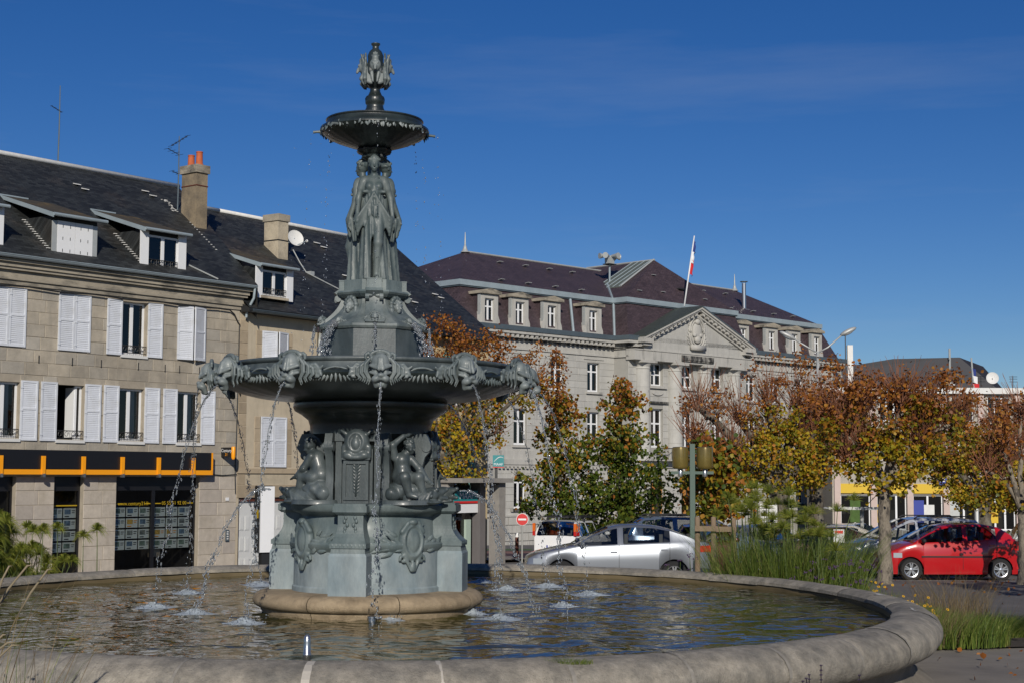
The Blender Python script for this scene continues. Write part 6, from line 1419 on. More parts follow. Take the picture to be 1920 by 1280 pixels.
def blob(rg, c, r, n, shell=.55):
    d = rg.normal(size=(n,3)); d /= np.linalg.norm(d, axis=1, keepdims=True); q = rg.random((n,1))**(1/3.); q = shell*(.55+.45*q)+(1-shell)*q
    return np.array(c) + d*q*np.array(r)
def pollard(name, label, base, H_, limbs, crown, rtrunk=.16, fork=2.3, seed=0, pale=False, twigs=160, twl=(.5,1.3), leaf=.105, group='pollarded limes round the car park', lean=(0,0), zs=1.):
    """limbs: end points relative to the base; crown: (centre, radii, leaves, material)"""
    rg = random.Random(seed); ng = np.random.default_rng(seed); t = thing(name, label, 'tree', base, 0, group); bm_ = M['bark_pale'] if pale else M['bark']
    mb = MB(); n = 14; lx, ly = lean
    mb.tube([(lx*i/n+.02*math.sin(i*1.3+seed), ly*i/n+.02*math.cos(i*1.7+seed), fork*i/n-.05) for i in range(n+1)], [rtrunk*(1.35-.5*(i/n)**.5+.07*math.sin(i*2.1+seed)+(.25 if i == 0 else 0)+(.12 if i > n-3 else 0)) for i in range(n+1)], 12)
    mb.build('trunk', bm_, t, smooth=True)
    tw = MB(); f = Vector((lx, ly, fork-.1))
    for li, e in enumerate(limbs):
        e = Vector(e); k = 9; b = MB(); side = Vector((rg.uniform(-1,1), rg.uniform(-1,1), 0))*.12
        P = [f.lerp(e, i/k) + side*math.sin(PI*i/k) + Vector((rg.uniform(-.03,.03), rg.uniform(-.03,.03), .25*math.sin(PI*i/k)*(1 if e.z > fork+.4 else .5))) for i in range(k+1)]
        b.tube(P, [rtrunk*(.62-.32*i/k)*(1+.1*math.sin(i*2.6)) for i in range(k+1)] , 8); b.ball(e, rtrunk*.45, None, rtrunk*.5, 8, 6); b.build('limb', bm_, t, smooth=True)
        for i in range(max(4, twigs//len(limbs))):
            o = e + Vector((rg.gauss(0,.10), rg.gauss(0,.10), rg.gauss(0,.08))) if rg.random() < .65 else P[rg.randint(4, k)].copy()
            d = Vector((rg.gauss(0,.45), rg.gauss(0,.45), rg.uniform(.35,1.1))).normalized(); L = rg.uniform(*twl); m1 = o+d*L*.5+Vector((rg.gauss(0,.05), rg.gauss(0,.05), 0)); tw.tube([o, m1, o+d*L+Vector((0,0,.1*L))], [.013,.009,.004], 3, caps=False)
    stuff(tw.build('twigs', M['twig_red'], t, fix=False))
    for i, (c, r, cnt, mm) in enumerate(crown):
        # leaves hang in clumps round sprays, not as an even cloud
        nc = max(6, cnt//26); sp = blob(ng, c, r, nc, .7); P = np.repeat(sp, 34, 0); P = P + ng.normal(size=P.shape)*np.array([.13,.13,.12]); leaves('foliage', P, leaf if mm != 'leaf_rust' else leaf*.85, M[mm], t, seed*10+i)
    t.scale = (1,1,zs); return t
def young(name, label, base, H_, z0, wid, n, seed, cone=True, ml=(('leaf_green',.8),('leaf_mixed',.2)), group='young limes behind the parked cars'):
    rg = random.Random(seed); ng = np.random.default_rng(seed); t = thing(name, label, 'tree', base, 0, group)
    MB().tube([(.03*math.sin(i), .03*math.cos(i*2), H_*.92*i/8-.05) for i in range(9)], [.075*(1-.85*i/8)+.008 for i in range(9)], 8).build('trunk', M['bark'], t, smooth=True)
    br = MB(); pts = []
    for i in range(46):
        u = (i+.5)/46; z = z0+(H_-z0)*u; a = i*2.4; rad = wid*((1-u)**1.2*min(1, .6+u*3.0))*rg.uniform(.75,1.15)+.12; e = Vector((rad*math.cos(a), rad*math.sin(a), z+rad*.35*rg.uniform(.3,1.2))); s = Vector((0,0,z-rad*.35))
        br.tube([s, s.lerp(e,.55)+Vector((0,0,-.06)), e], [.022,.014,.005], 5, caps=False)
        k = int(n/46*(.25+rad/wid)); ns = max(3, k//24); q = ng.random((ns,1))**.65; sp = np.array(s)*(1-q)+np.array(e)*q + ng.normal(size=(ns,3))*np.array([.30,.30,.20])*(.4+q*.7); pts.append(np.repeat(sp, 24, 0)+ng.normal(size=(ns*24,3))*np.array([.13,.13,.10]))
    stuff(br.build('branches', M['twig_grey'], t, fix=False)); P = np.concatenate(pts); o = 0; P = P[np.argsort(P[:,2]*.55+ng.normal(size=len(P))*.55)]
    for i, (mm, fr) in enumerate(ml): e = o+int(len(P)*fr); leaves('foliage', P[o:e], .135, M[mm], t, seed*7+i, droop=.9); o = e
    return t
def B(x, y): return (x, y, gz(y))
# the orange tree behind the fountain
pollard('lime_tree', 'tall lime tree with an orange top and yellow lower leaves, right behind the fountain', B(-2.05,51.0), 8, [(-.9,0,6.2),(.1,.3,7.0),(.9,-.2,6.4),(1.9,0,5.9),(-1.0,.2,4.6),(1.6,.3,4.4),(.4,-.4,5.4),(2.9,.1,6.1)],
    [((-.1,0,7.3),(1.15,1.0,.85),1500,'leaf_rust'),((1.3,0,6.9),(.9,.8,.75),800,'leaf_rust'),((-.9,0,6.4),(.75,.8,.8),650,'leaf_rust'),((3.0,0,6.3),(.85,.7,.95),850,'leaf_rust'),((2.2,0,5.8),(1.0,.8,.8),500,'leaf_mixed'),((.3,0,6.0),(1.4,1.,.8),900,'leaf_mixed'),((.1,0,3.4),(1.15,1.2,1.45),1700,'leaf_gold'),((.9,0,4.6),(1.3,1.,.9),700,'leaf_mixed'),((-.3,0,2.4),(1.0,1.0,.8),700,'leaf_gold'),((1.8,.2,4.9),(.8,.8,.9),260,'leaf_mixed')], rtrunk=.15, fork=3.0, seed=3, twigs=220, twl=(.3,.9))
young('young_lime', 'narrow young lime with thinning russet tips, nearer the no entry sign', B(1.75,54.5), 5.9, 1.3, 1.75, 6500, 5, ml=(('leaf_green',.55),('leaf_mixed',.37),('leaf_rust',.08)))
young('young_lime', 'broad green young lime with an orange tip, behind the white estate car', B(3.85,54.8), 6.3, 1.05, 2.75, 12500, 6, ml=(('leaf_green',.80),('leaf_mixed',.15),('leaf_rust',.05)))
young('young_lime', 'small thin lime tied to the wooden stakes beside the green lamp post', B(5.15,39.6), 3.5, 1.7, .8, 1500, 8, ml=(('leaf_mixed',.5),('leaf_green',.25),('leaf_rust',.25)), group=None)
# pollards
pollard('pollard_lime', 'broad pollard with a yellow leaf mass under bare red shoots, before the pediment', B(8.3,48.0), 6, [(-2.6,0,3.9),(-1.2,.3,4.6),(-.4,-.3,5.1),(.6,.3,5.0),(1.5,-.2,4.6),(-1.5,0,3.4),(1.0,.3,3.8),(-2.5,.1,5.0),(2.2,.1,4.9)],
    [((-.2,0,3.3),(1.75,1.5,1.0),3300,'leaf_gold'),((-1.9,0,2.9),(1.1,1.,.9),900,'leaf_mixed'),((.2,0,4.4),(1.3,1.,.7),800,'leaf_gold'),((-.4,0,5.2),(1.8,1.1,.8),560,'leaf_rust'),((1.3,0,5.2),(1.2,1.,.8),420,'leaf_rust'),((-2.3,0,4.9),(.8,.8,.8),330,'leaf_rust'),((.3,0,6.2),(2.0,.9,.55),320,'leaf_rust'),((1.4,0,3.5),(.9,1.,1.0),700,'leaf_mixed')], rtrunk=.30, fork=2.5, seed=11, twigs=950, twl=(.5,1.5))
pollard('pollard_lime', 'dark leaning pollard trunk with sparse leaves, just right of the broad yellow pollard', B(10.2,52.0), 6, [(-.6,0,4.2),(.5,.2,4.8),(1.4,0,4.5),(.1,.2,5.2),(1.8,0,5.4)],
    [((.8,0,4.6),(1.1,1.,.7),160,'leaf_mixed'),((1.0,0,5.5),(1.3,1.,.8),260,'leaf_rust'),((.4,0,3.9),(.7,.8,.5),110,'leaf_mixed')], rtrunk=.26, fork=3.2, seed=13, twigs=600, twl=(.5,1.4))
pollard('pollard_lime', 'pale mottled pollard standing right by the front of the red car', B(9.02,37.6), 5.5, [(-1.15,0,3.9),(-.5,.3,4.4),(.4,-.2,4.6),(1.1,.2,4.3),(.9,.0,3.5),(-.9,.1,3.2),(1.7,0,4.1)],
    [((.0,0,3.0),(1.05,1.0,.75),1400,'leaf_gold'),((-1.0,0,3.75),(.8,.8,.6),650,'leaf_mixed'),((.9,0,3.9),(1.1,.9,.85),1300,'leaf_mixed'),((-.2,0,4.5),(1.5,1.,.75),1000,'leaf_rust'),((1.2,0,4.8),(1.2,.9,.6),700,'leaf_rust'),((-1.2,0,4.7),(.7,.8,.6),350,'leaf_rust'),((0,0,5.2),(1.7,.9,.45),260,'leaf_rust')], rtrunk=.155, fork=2.5, seed=17, zs=.95, pale=True, twigs=850, twl=(.5,1.25))
pollard('pollard_lime', 'full yellow and green pollard behind the roof of the red car', B(15.2,50.0), 6, [(-1.6,0,4.2),(-.6,.3,4.9),(.5,-.2,5.0),(1.5,.2,4.5),(.9,.0,3.6),(-1.2,.1,3.4)],
    [((.2,0,3.1),(1.9,1.4,1.05),3000,'leaf_gold'),((-.8,0,4.3),(1.5,1.2,.8),1500,'leaf_mixed'),((1.0,0,4.4),(1.4,1.2,.9),1200,'leaf_mixed'),((-.6,0,5.3),(1.9,1.1,.75),1200,'leaf_rust'),((1.3,0,5.3),(1.4,1.,.7),700,'leaf_rust'),((-2.0,0,4.7),(.9,.9,.9),600,'leaf_rust')], rtrunk=.24, fork=2.3, seed=19, zs=.91, twigs=700, twl=(.5,1.2))
pollard('pollard_lime', 'thin grey pollard cut by the right edge of the view, beside the red car tail', B(12.4,37.7), 5, [(-.85,0,2.7),(.1,.3,4.0),(.8,-.2,3.9),(1.2,.2,3.0),(-.4,.1,3.3)],
    [((-.2,0,3.6),(1.0,.9,.7),320,'leaf_rust'),((.2,0,2.3),(1.1,.6,.55),420,'leaf_gold'),((-.6,0,2.15),(.6,.4,.4),220,'leaf_mixed'),((.5,0,4.1),(1.2,.9,.5),260,'leaf_rust')], rtrunk=.13, fork=1.75, seed=23, pale=True, twigs=420, twl=(.4,1.1))
pollard('pollard_lime', 'distant pollard with a dark trunk in front of the shop windows at right', B(20.5,68.0), 6, [(-1.4,0,4.2),(-.3,.3,4.9),(.8,-.2,4.8),(1.5,.2,4.2)],
    [((0,0,3.6),(2.0,1.4,1.0),1300,'leaf_gold'),((0,0,4.8),(2.1,1.3,.9),1000,'leaf_rust')], rtrunk=.28, fork=2.3, seed=29, twigs=260, twl=(.5,1.2))
# three more of the row stand outside the frame at right and throw the shade seen on the ground
for x, y, s in ((12.6,27.5,31),(10.2,16.5,37),(9.6,10.0,41)):
    pollard('pollard_lime', {31:'pollard outside the frame at right, the farthest of three',37:'pollard outside the frame at right, the middle of three',41:'pollard outside the frame at right, the nearest of three'}[s], B(x,y), 5.5, [(-1.3,0,3.9),(-.4,.3,4.6),(.5,-.2,4.7),(1.2,.2,4.2)], [((-.2,0,3.6),(1.7,1.5,1.0),1300,'leaf_gold'),((0,0,4.7),(1.8,1.4,.8),900,'leaf_rust')], rtrunk=.17, fork=2.3, seed=s, twigs=220, twl=(.5,1.2), group='pollards outside the frame')

# ------------------------------------------------------------------ papyrus, grasses, flowers
M['papyrus_stem'] = mat('papyrus_stem', (.085,.12,.03), .6, var=.2, vs=3); M['papyrus_ray'] = leaf_mat('papyrus_ray', [(0,(.14,.19,.025)),(.5,(.22,.26,.04)),(1,(.33,.31,.06))], .45)
M['grass_green'] = leaf_mat('grass_green', [(0,(.06,.105,.016)),(.5,(.11,.165,.025)),(.85,(.18,.22,.04)),(1,(.28,.26,.09))], .3)
M['grass_straw'] = leaf_mat('grass_straw', [(0,(.13,.09,.045)),(.5,(.22,.16,.08)),(.8,(.30,.23,.13)),(1,(.10,.10,.03))], .3)
M['petal_yellow'] = mat('petal_yellow', (.62,.34,.006), .6, var=.15, vs=20); M['purple_flower'] = mat('purple_flower', (.075,.04,.095), .8, var=.3, vs=20); M['seed_head'] = mat('seed_head', (.02,.014,.018), .9); M['straw_head'] = mat('straw_head', (.22,.18,.115), .9, var=.2, vs=9)
def blades(n, seed, rad, h, w, lean=.35, c=(0,0), curve=.5):
    """arrays of curved grass blades: 4 cross sections each"""
    g = np.random.default_rng(seed); a = g.uniform(0,2*PI,n); r = np.sqrt(g.random(n)); bx = c[0]+r*rad[0]*np.cos(a); by = c[1]+r*rad[1]*np.sin(a); hh = g.uniform(h[0],h[1],n); da = a+g.normal(0,.9,n); ln = np.abs(g.normal(lean,.18,n))*hh; fa = g.uniform(0,PI,n)
    V = np.zeros((n,8,3)); 
    for k, t in enumerate((0,.4,.75,1)):
        off = ln*(t**(1+curve*2)); ww = w*(1-t*.92)*.5; px = bx+off*np.cos(da); py = by+off*np.sin(da); pz = hh*(t-.22*curve*t*t)
        V[:,2*k] = np.stack([px-ww*np.cos(fa), py-ww*np.sin(fa), pz],1); V[:,2*k+1] = np.stack([px+ww*np.cos(fa), py+ww*np.sin(fa), pz],1)
    F = np.array([(0,1,3,2),(2,3,5,4),(4,5,7,6)]); F = (F[None]+(np.arange(n)*8)[:,None,None]).reshape(-1,4); return V.reshape(-1,3), F
def grass(name, label, loc, n, seed, rad, h, w, m, lean=.35, parent=None, cat='grass', group=None, kind=None):
    V, F = blades(n, seed, rad, h, w, lean); o = link(name, np_mesh(name, V, F), m, parent, None, loc)
    if parent is None: tag(o, label, cat, group, kind)
    else: stuff(o)
    return o
def papyrus(label, loc, n, seed, rad, h, group, rr=(.13,.24)):
    rg = random.Random(seed); t = thing('papyrus', label, 'plant', loc, 0, group); st = MB(); RV = []; RF = []; o = 0
    for i in range(n):
        a = rg.uniform(0,2*PI); r = math.sqrt(rg.random()); b = Vector((rad[0]*r*math.cos(a), rad[1]*r*math.sin(a), 0)); hh = rg.uniform(*h); e = b*1.25 + Vector((rg.gauss(0,.16), rg.gauss(0,.16), hh)); mid = b.lerp(e,.5)+Vector((0,0,.04)); st.tube([b, mid, e], [.010,.009,.006], 4, caps=False)
        nr_ = 110 if rr[0] < .15 else 170; R0 = rg.uniform(*rr)
        for k in range(nr_):
            th_ = rg.uniform(0,2*PI); el = rg.uniform(.05,1.5) if rr[0] < .15 else rg.uniform(-.4,1.5); L = R0*rg.uniform(.75,1.1); d = Vector((math.cos(th_)*math.cos(el), math.sin(th_)*math.cos(el), math.sin(el))); s = d.orthogonal().normalized()*.0036
            p1 = e+d*L*.6; p2 = e+d*L+Vector((0,0,-(.18 if rr[0] < .15 else .4)*L))
            RV += [e-s, e+s, p1-s, p1+s, p2-s*.4, p2+s*.4]; RF += [(o,o+1,o+3,o+2),(o+2,o+3,o+5,o+4)]; o += 6
    stuff(st.build('stems', M['papyrus_stem'], t, smooth=True, fix=False)); stuff(link('umbels', np_mesh('umbels', [tuple(v) for v in RV], RF), M['papyrus_ray'], t)); return t
def bed(r, deg): x, y = pol(r, deg); return (PX+x, PY+y, .03)
for k, (r, dg, n, h, rad, lbl) in enumerate(((8.7,136,9,(1.5,2.3),(.45,.35),'tall papyrus at the left end of the right clump, nearest the stakes'),(8.5,133,13,(1.4,2.2),(.55,.4),'dense papyrus in the middle of the right clump, before the dark pollard trunk'),(8.7,130,14,(1.4,2.25),(.55,.4),'papyrus of the right clump, left of the dark leaning trunk'),(8.6,127,12,(1.3,2.1),(.5,.4),'lower papyrus on the right side of the right clump'),(8.5,124,6,(1.2,1.8),(.4,.35),'last papyrus of the right clump, nearest the silver car'))):
    papyrus(lbl, bed(r, dg), n, 50+k, rad, h, 'papyrus at the right of the pool')
for k, (r, dg, n, h, rad, lbl) in enumerate(((8.5,235,46,(.8,1.75),(.6,.4),'bushy papyrus left of the shop pier, by the rear pool rim'),(8.6,227,34,(.6,1.55),(.5,.4),'papyrus in front of the narrow shop window'),(8.3,221,2,(1.3,1.5),(.2,.2),'single papyrus head leaning out before the pale pier'),(8.3,250,8,(1.5,1.9),(.3,.3),'papyrus cut by the left edge of the view'))):
    papyrus(lbl, bed(r, dg), n, 70+k, rad, h, 'papyrus at the left of the pool', (.17,.28))
for k, (r, dg, n, h, rad, mm, lbl) in enumerate(((8.6,130,6500,(.35,1.95),(1.25,.75),'grass_green','tall green grass under the right papyrus'),(8.4,121,2000,(.3,.75),(.9,.7),'grass_green','green grass right of the papyrus clump'),(8.6,139,2000,(.4,.95),(1.1,.7),'grass_green','green grass round the wooden stakes'),(8.4,108,700,(.35,.95),(.8,.6),'grass_straw','straw coloured grass at the foot of the pale pollard'),(12.4,127,520,(.4,1.0),(.7,.6),'grass_straw','reddish dry grass fanning out over the asphalt edge'),(8.4,108,2200,(.2,.6),(1.4,.7),'grass_green','low green grass at the pollard foot'),(8.5,237,3000,(.4,1.05),(1.3,.7),'grass_green','green grass under the left papyrus'),(8.5,247,900,(.3,.8),(1.0,.6),'grass_straw','dry grass at the left edge behind the pool'))):
    grass('grass_clump', lbl, bed(r, dg), n, 90+k, rad, h, .015 if mm == 'grass_green' else .007, M[mm], lean=(.26 if n > 6000 else .35) if mm == 'grass_green' else .6, cat='grass', kind='stuff')
gm_ = grass('grass_clump', 'low lush green grass mound at the right end of the bed', (7.5,25.3,.0), 12000, 120, (1.15,.85), (.06,.36), .011, M['grass_green'], lean=.95, kind='stuff'); grass('grass_clump', 'low mixed grass under the yellow flowers behind the rim', (6.7,26.6,.0), 4500, 122, (.7,1.3), (.14,.4), .012, M['grass_green'], lean=.6, kind='stuff'); 
grass('grass_clump', 'pale upright blades rising from the low grass mound', (7.8,25.7,.0), 60, 121, (.5,.4), (.45,.75), .010, M['grass_straw'], lean=.3, kind='stuff')
def daisies(label, loc, n, seed, rad, h):
    t = thing('yellow_flowers', label, 'flowers', loc, 0, 'yellow flowers in the bed'); rg = random.Random(seed); s = MB(); p = MB(); c = MB()
    for i in range(n):
        a = rg.uniform(0,2*PI); r = math.sqrt(rg.random()); b = Vector((rad[0]*r*math.cos(a), rad[1]*r*math.sin(a), 0)); e = b+Vector((rg.gauss(0,.06), rg.gauss(0,.06)-.03, rg.uniform(*h))); s.tube([b,e], .004, 4, caps=False)
        nrm = Vector((rg.gauss(0,.3), -.6+rg.gauss(0,.3), .8)).normalized(); u = nrm.orthogonal().normalized(); v = nrm.cross(u)
        for k in range(9): q = 2*PI*k/9; d = u*math.cos(q)+v*math.sin(q); w_ = nrm.cross(d)*.008; p.add([e, e+d*.016+w_, e+d*.032, e+d*.016-w_],[(0,1,2,3)])
        c.ball(e, .009, None, None, 6, 4)
    stuff(s.build('stems', M['papyrus_stem'], t, fix=False)); stuff(p.build('petals', M['petal_yellow'], t, fix=False)); stuff(c.build('flower_hearts', M['seed_head'], t))
    V, F = blades(n*16, seed+5, rad, (.1,h[1]*.8), .022, .4); stuff(link('leaves', np_mesh('leaves', V, F), M['grass_green'], t)); return t
daisies('yellow flowers at the foot of the low grass mound by the pool rim', (6.7,25.4,.0), 16, 1, (.35,.4), (.25,.45))
daisies('yellow flowers left of the pale pollard along the far rim', (6.9,30.0,.0), 18, 2, (.4,.5), (.3,.5))
daisies('yellow flowers between the dry grass and the pool rim', (6.9,27.8,.0), 22, 3, (.5,.5), (.25,.42))
def verbena(label, loc, n, seed, rad, h, head='purple_flower', group='purple verbena'):
    t = thing('verbena', label, 'flowers', loc, 0, group); rg = random.Random(seed); s = MB(); c = MB()
    for i in range(n):
        a = rg.uniform(0,2*PI); r = math.sqrt(rg.random()); b = Vector((rad[0]*r*math.cos(a), rad[1]*r*math.sin(a), 0)); e = b+Vector((rg.gauss(0,.1), rg.gauss(0,.1), rg.uniform(*h))); s.tube([b,e], .004, 4, caps=False)
        for k in range(7): c.ball(e+Vector((rg.gauss(0,.024), rg.gauss(0,.024), rg.gauss(0,.012))), .0115, None, None, 5, 3)
    stuff(s.build('stems', M['papyrus_stem'], t, fix=False)); stuff(c.build('flower_heads', M[head], t)); return t
verbena('purple verbena heads in the grass left of the papyrus clump', bed(8.3,140), 26, 1, (.9,.5), (.7,1.15)); verbena('purple verbena heads below the middle papyrus', bed(8.2,128), 26, 2, (.8,.4), (.7,1.1)); verbena('purple verbena heads before the silver car bonnet', bed(8.4,120), 26, 3, (.6,.5), (.75,1.15)); verbena('dark verbena seed heads at the left edge behind the pool', bed(8.3,242), 16, 4, (.8,.4), (.6,1.0), 'seed_head')
# near the camera: grasses at the left, sage spikes at the right
def nz_(x, y): return (x, y, 0)
for k, (x, y, n, h, rad, mm, lbl) in enumerate(((-3.75,11.6,34,(1.5,2.35),(.35,.5),'grass_straw','tall straw grass stems at the near left corner'),(-4.15,12.2,60,(1.0,1.7),(.5,.5),'grass_green','green blades at the near left corner'))):
    grass('grass_clump', lbl, nz_(x, y), n, 140+k, rad, h, .012, M[mm], lean=.42, kind='stuff')
t = thing('feather_grass', 'arching stems with pale seed plumes over the near left rim', 'grass', (-3.9,11.2,0)); rg = random.Random(8); s = MB(); c = MB()
for i in range(13):
    b = Vector((rg.uniform(-.5,.2), rg.uniform(-.4,.4), 0)); L = rg.uniform(1.5,2.5); d = Vector((rg.uniform(.05,.55), rg.uniform(-.1,.25), 0)); P = [b + d*(q**2.2)*L*.7 + Vector((0,0,L*(q-.22*q*q))) for q in np.linspace(0,1,9)]; s.tube(P, [.005]*7+[.003,.002], 4, caps=False); c.tube(P[6:]+[P[8]+d*.12], [.004,.009,.008,.002], 5)
stuff(s.build('stems', M['grass_straw'], t, fix=False)); stuff(c.build('plumes', M['straw_head'], t, smooth=True))
verbena('single purple verbena heads at the near left edge', (-4.05,12.0,0), 5, 9, (.25,.3), (1.0,1.75), group='verbena near the camera')
M['sage_flower'] = mat('sage_flower', (.045,.03,.065), .85, var=.3, vs=20)
def sage(label, loc, n, seed, rad, h):
    t = thing('sage', label, 'flowers', loc, 0, 'dark sage spikes before the near rim'); rg = random.Random(seed); s = MB(); c = MB()
    for i in range(n):
        b = Vector((rg.uniform(-rad[0],rad[0]), rg.uniform(-rad[1],rad[1]), 0)); H_ = rg.uniform(*h); e = b+Vector((rg.gauss(0,.05), 0, H_)); s.tube([b,e], .004, 4, caps=False)
        for k in range(16):
            q = .45+.55*k/15; p = b.lerp(e,q)
            for a in (0,2.1,4.2): c.ball(p+Vector((.012*math.cos(a+k),.012*math.sin(a+k),0))*(1.2-q*.6), .0065, None, .006, 4, 3)
    stuff(s.build('stems', M['seed_head'], t, fix=False)); stuff(c.build('spikes', M['sage_flower'], t)); return t
sage('dark sage spikes crossing the near right rim, left group', (2.75,12.3,0), 7, 1, (.5,.3), (.6,1.08)); sage('dark sage spikes at the lower right corner of the pool wall', (3.35,12.6,0), 6, 2, (.4,.3), (.5,.85))
grass('grass_clump', 'thin bare stalks in front of the near right rim', (1.9,12.0,0), 130, 160, (1.3,.4), (.6,1.12), .006, M['twig_grey'], lean=.15, kind='stuff')
grass('grass_clump', 'thin stalks standing at the lower right corner', (3.9,12.4,0), 160, 161, (.8,.5), (.3,.6), .006, M['twig_grey'], lean=.2, kind='stuff')
grass('moss_tuft', 'tuft of moss and grass on the near rim joint', (.52,13.98,.865), 420, 170, (.22,.07), (.015,.06), .007, M['grass_green'], lean=.8, cat='moss', kind='stuff')
# fallen leaves on the ground and along the rim
fl_pts = []; rg = np.random.default_rng(77)
for cx, cy, sx, sy, n in ((6.6,21,1.2,2.6,34),(7.5,26,2,4,40),(9.5,36.5,2.5,1.5,46),(12,38,3,3,50),(5.7,17,1.0,2.0,12),(9,44,4,4,60)):
    x = rg.normal(cx,sx,n); y = rg.normal(cy,sy,n)
    for a, b in zip(x, y):
        if math.hypot(a-PX, b-PY) > 7.8: fl_pts.append((a,b,gz(b)+.03))
o = leaves('fallen_leaves', np.array(fl_pts), .085, M['leaf_rust'], None, 5, droop=0.); tag(o, 'fallen brown leaves scattered over the ground', 'leaves', kind='stuff')
# ------------------------------------------------------------------ cars
M['tyre'] = mat('tyre', (.012,.012,.013), .85); M['rim'] = mat('rim', (.62,.63,.65), .25, .85); M['car_glass'] = glass_mat('car_glass', .66, 1.0); M['car_dark'] = mat('car_dark', (.012,.012,.014), .7)
M['seat'] = mat('seat', (.13,.135,.13), .9); M['chrome'] = mat('chrome', (.7,.7,.7), .12, 1.); M['lamp_clear'] = mat('lamp_clear', (.45,.50,.55), .12, .3, coat=.5); M['lamp_red'] = mat('lamp_red', (.45,.012,.01), .2, coat=.8); M['lamp_orange'] = mat('lamp_orange', (.60,.12,.008), .3)
def paint(name, c, met=.0, r=.28): return mat(name, c, r, met, coat=1., var=.02, vs=2)
P_SIL = paint('paint_silver', (.25,.27,.30), .65, .38); P_WHT = paint('paint_white', (.72,.72,.71)); P_RED = paint('paint_red', (.40,.006,.009)); P_BLU = paint('paint_blue_grey', (.16,.21,.29), .6); P_MAR = paint('paint_maroon', (.10,.014,.020), .2); P_BLK = paint('paint_dark', (.03,.033,.04), .3); P_CRM = paint('paint_cream', (.45,.42,.36)); P_GRY = paint('paint_pale_blue', (.33,.38,.44), .6)
def car(name, label, loc, rotz, L, W_, hood, roof, wheels, wr, pillars, m, side_trim=None, tail=None, head=None, plate=None, rails=None, group='parked cars', details=True):
    """body lofted along x (front at -L/2). hood: belt/bonnet line points (x,z); roof: greenhouse line points (x,z); wheels: x of the axles"""
    t = thing(name, label, 'car', loc, rotz, group); N = 64
    xs = np.linspace(-L/2, L/2, N); hx, hz = zip(*hood); bx = np.interp(xs, hx, hz); rx, rz = zip(*roof); rf = np.interp(xs, rx, rz, left=-1, right=-1)
    gr = .17
    def low(x):
        z = gr
        for w in wheels:
            d = abs(x-w)
            if d < wr*1.16: z = max(z, wr + math.sqrt(max(0, (wr*1.16)**2-d*d))*.98)
        return z
    xs = sorted(set(list(xs) + [w+s*wr*1.16*c for w in wheels for s in (-1,1) for c in (1.0,.985,.93,.8,.6,.35)] + list(hx) + [v+e for v in (rx[0], rx[-1]) for e in (-.012,0,.012)])); xs = np.array(xs); N = len(xs); bx = np.interp(xs, hx, hz); rf = np.interp(xs, rx, rz, left=-1, right=-1)
    u = xs/(L/2); hw = W_/2*(1-.16*np.abs(u)**6-.05*np.abs(u)**2.2)
    rows = []
    for i, x in enumerate(xs):
        w, b = hw[i], bx[i]; lo = min(low(x), b-.03); g = rf[i] > b+.02; top = rf[i] if g else b
        k = min(1, (top-b)/.5) if g else 0; rw = w*(1-.26*k)
        mid = lo+(b-lo)*.55
        rows.append([(w*.955, lo), (w*.985, lo+(b-lo)*.18), (w, mid), (w*.985, b-.035 if b-.035 > mid else b-.005), (w*.955, b), (rw*.99, b+(top-b)*.86) if g else (w*.90, b+.008), (rw*.90, b+(top-b)*.985) if g else (w*.75, b+.018), (rw*.55, top+.012 if g else b+.03), (0, top+.02 if g else b+.035)])
    K = 9; body = MB(); glass = {}; 
    def P(i, j, s): y, z = rows[i][j]; return (xs[i], s*y, z)
    body.v = [P(i, j, s) for s in (-1, 1) for i in range(N) for j in range(K)]
    def vid(i, j, s): return (0 if s < 0 else N*K)+i*K+j
    side_glass = []
    gx0, gx1 = rx[0], rx[-1]; rmax = max(rz)
    for s in (-1, 1):
        for i in range(N-1):
            for j in range(K-1):
                f = (vid(i,j,s), vid(i+1,j,s), vid(i+1,j+1,s), vid(i,j+1,s)); xm = (xs[i]+xs[i+1])/2; isg = rf[i] > bx[i]+.02 and rf[i+1] > bx[i+1]+.02
                anyg = rf[i] > bx[i]+.02 or rf[i+1] > bx[i+1]+.02
                if j == 4 and anyg:
                    pane = next((k for k, (a, b) in enumerate(pillars) if a < xm < b), None)
                    if pane is not None: side_glass.append((('side', s, pane), i)); continue
                if j >= 6 and anyg:
                    slope = (rf[i+1]-rf[i])/(xs[i+1]-xs[i]) if isg else 9
                    hgt = max(rf[i], rf[i+1])
                    if isg and abs(slope) > .30 and hgt < rmax-.012: side_glass.append((('windscreen' if xm < (gx0+gx1)/2 else 'rear_window', 0, 0), (i, j, s))); continue
                    if not isg: side_glass.append((('windscreen' if xm < (gx0+gx1)/2 else 'rear_window', 0, 0), (i, j, s))); continue
                body.f.append(f)
    for e in (0, N-1):
        for j in range(K-1): body.f.append((vid(e,j,-1), vid(e,j,1), vid(e,j+1,1), vid(e,j+1,-1)))
    bo = body.build('body', m, t, smooth=38)
    parts = {}
    for key, q in side_glass:
        g = parts.setdefault(key, MB())
        if key[0] == 'side': i, s = q, key[1]; g.quad(P(i,4,s), P(i+1,4,s), P(i+1,5,s), P(i,5,s))
        else: i, j, s = q; g.quad(P(i,j,s), P(i+1,j,s), P(i+1,j+1,s), P(i,j+1,s))
    for key, g in parts.items(): g.build('side_window' if key[0] == 'side' else key[0], M['car_glass'], t, smooth=True, fix=False)
    inn = MB(); inn.box(-L*.42, L*.42, -W_*.40, W_*.40, .16, min(hz[len(hz)//2], .8)-.08); inn.build('interior', M['car_dark'], t)
    wl_in = MB()
    for w in wheels: wl_in.box(w-wr*1.25, w+wr*1.25, -W_*.465, W_*.465, .2, wr*2.05) if False else None
    sx = (gx0+gx1)/2
    st = MB()
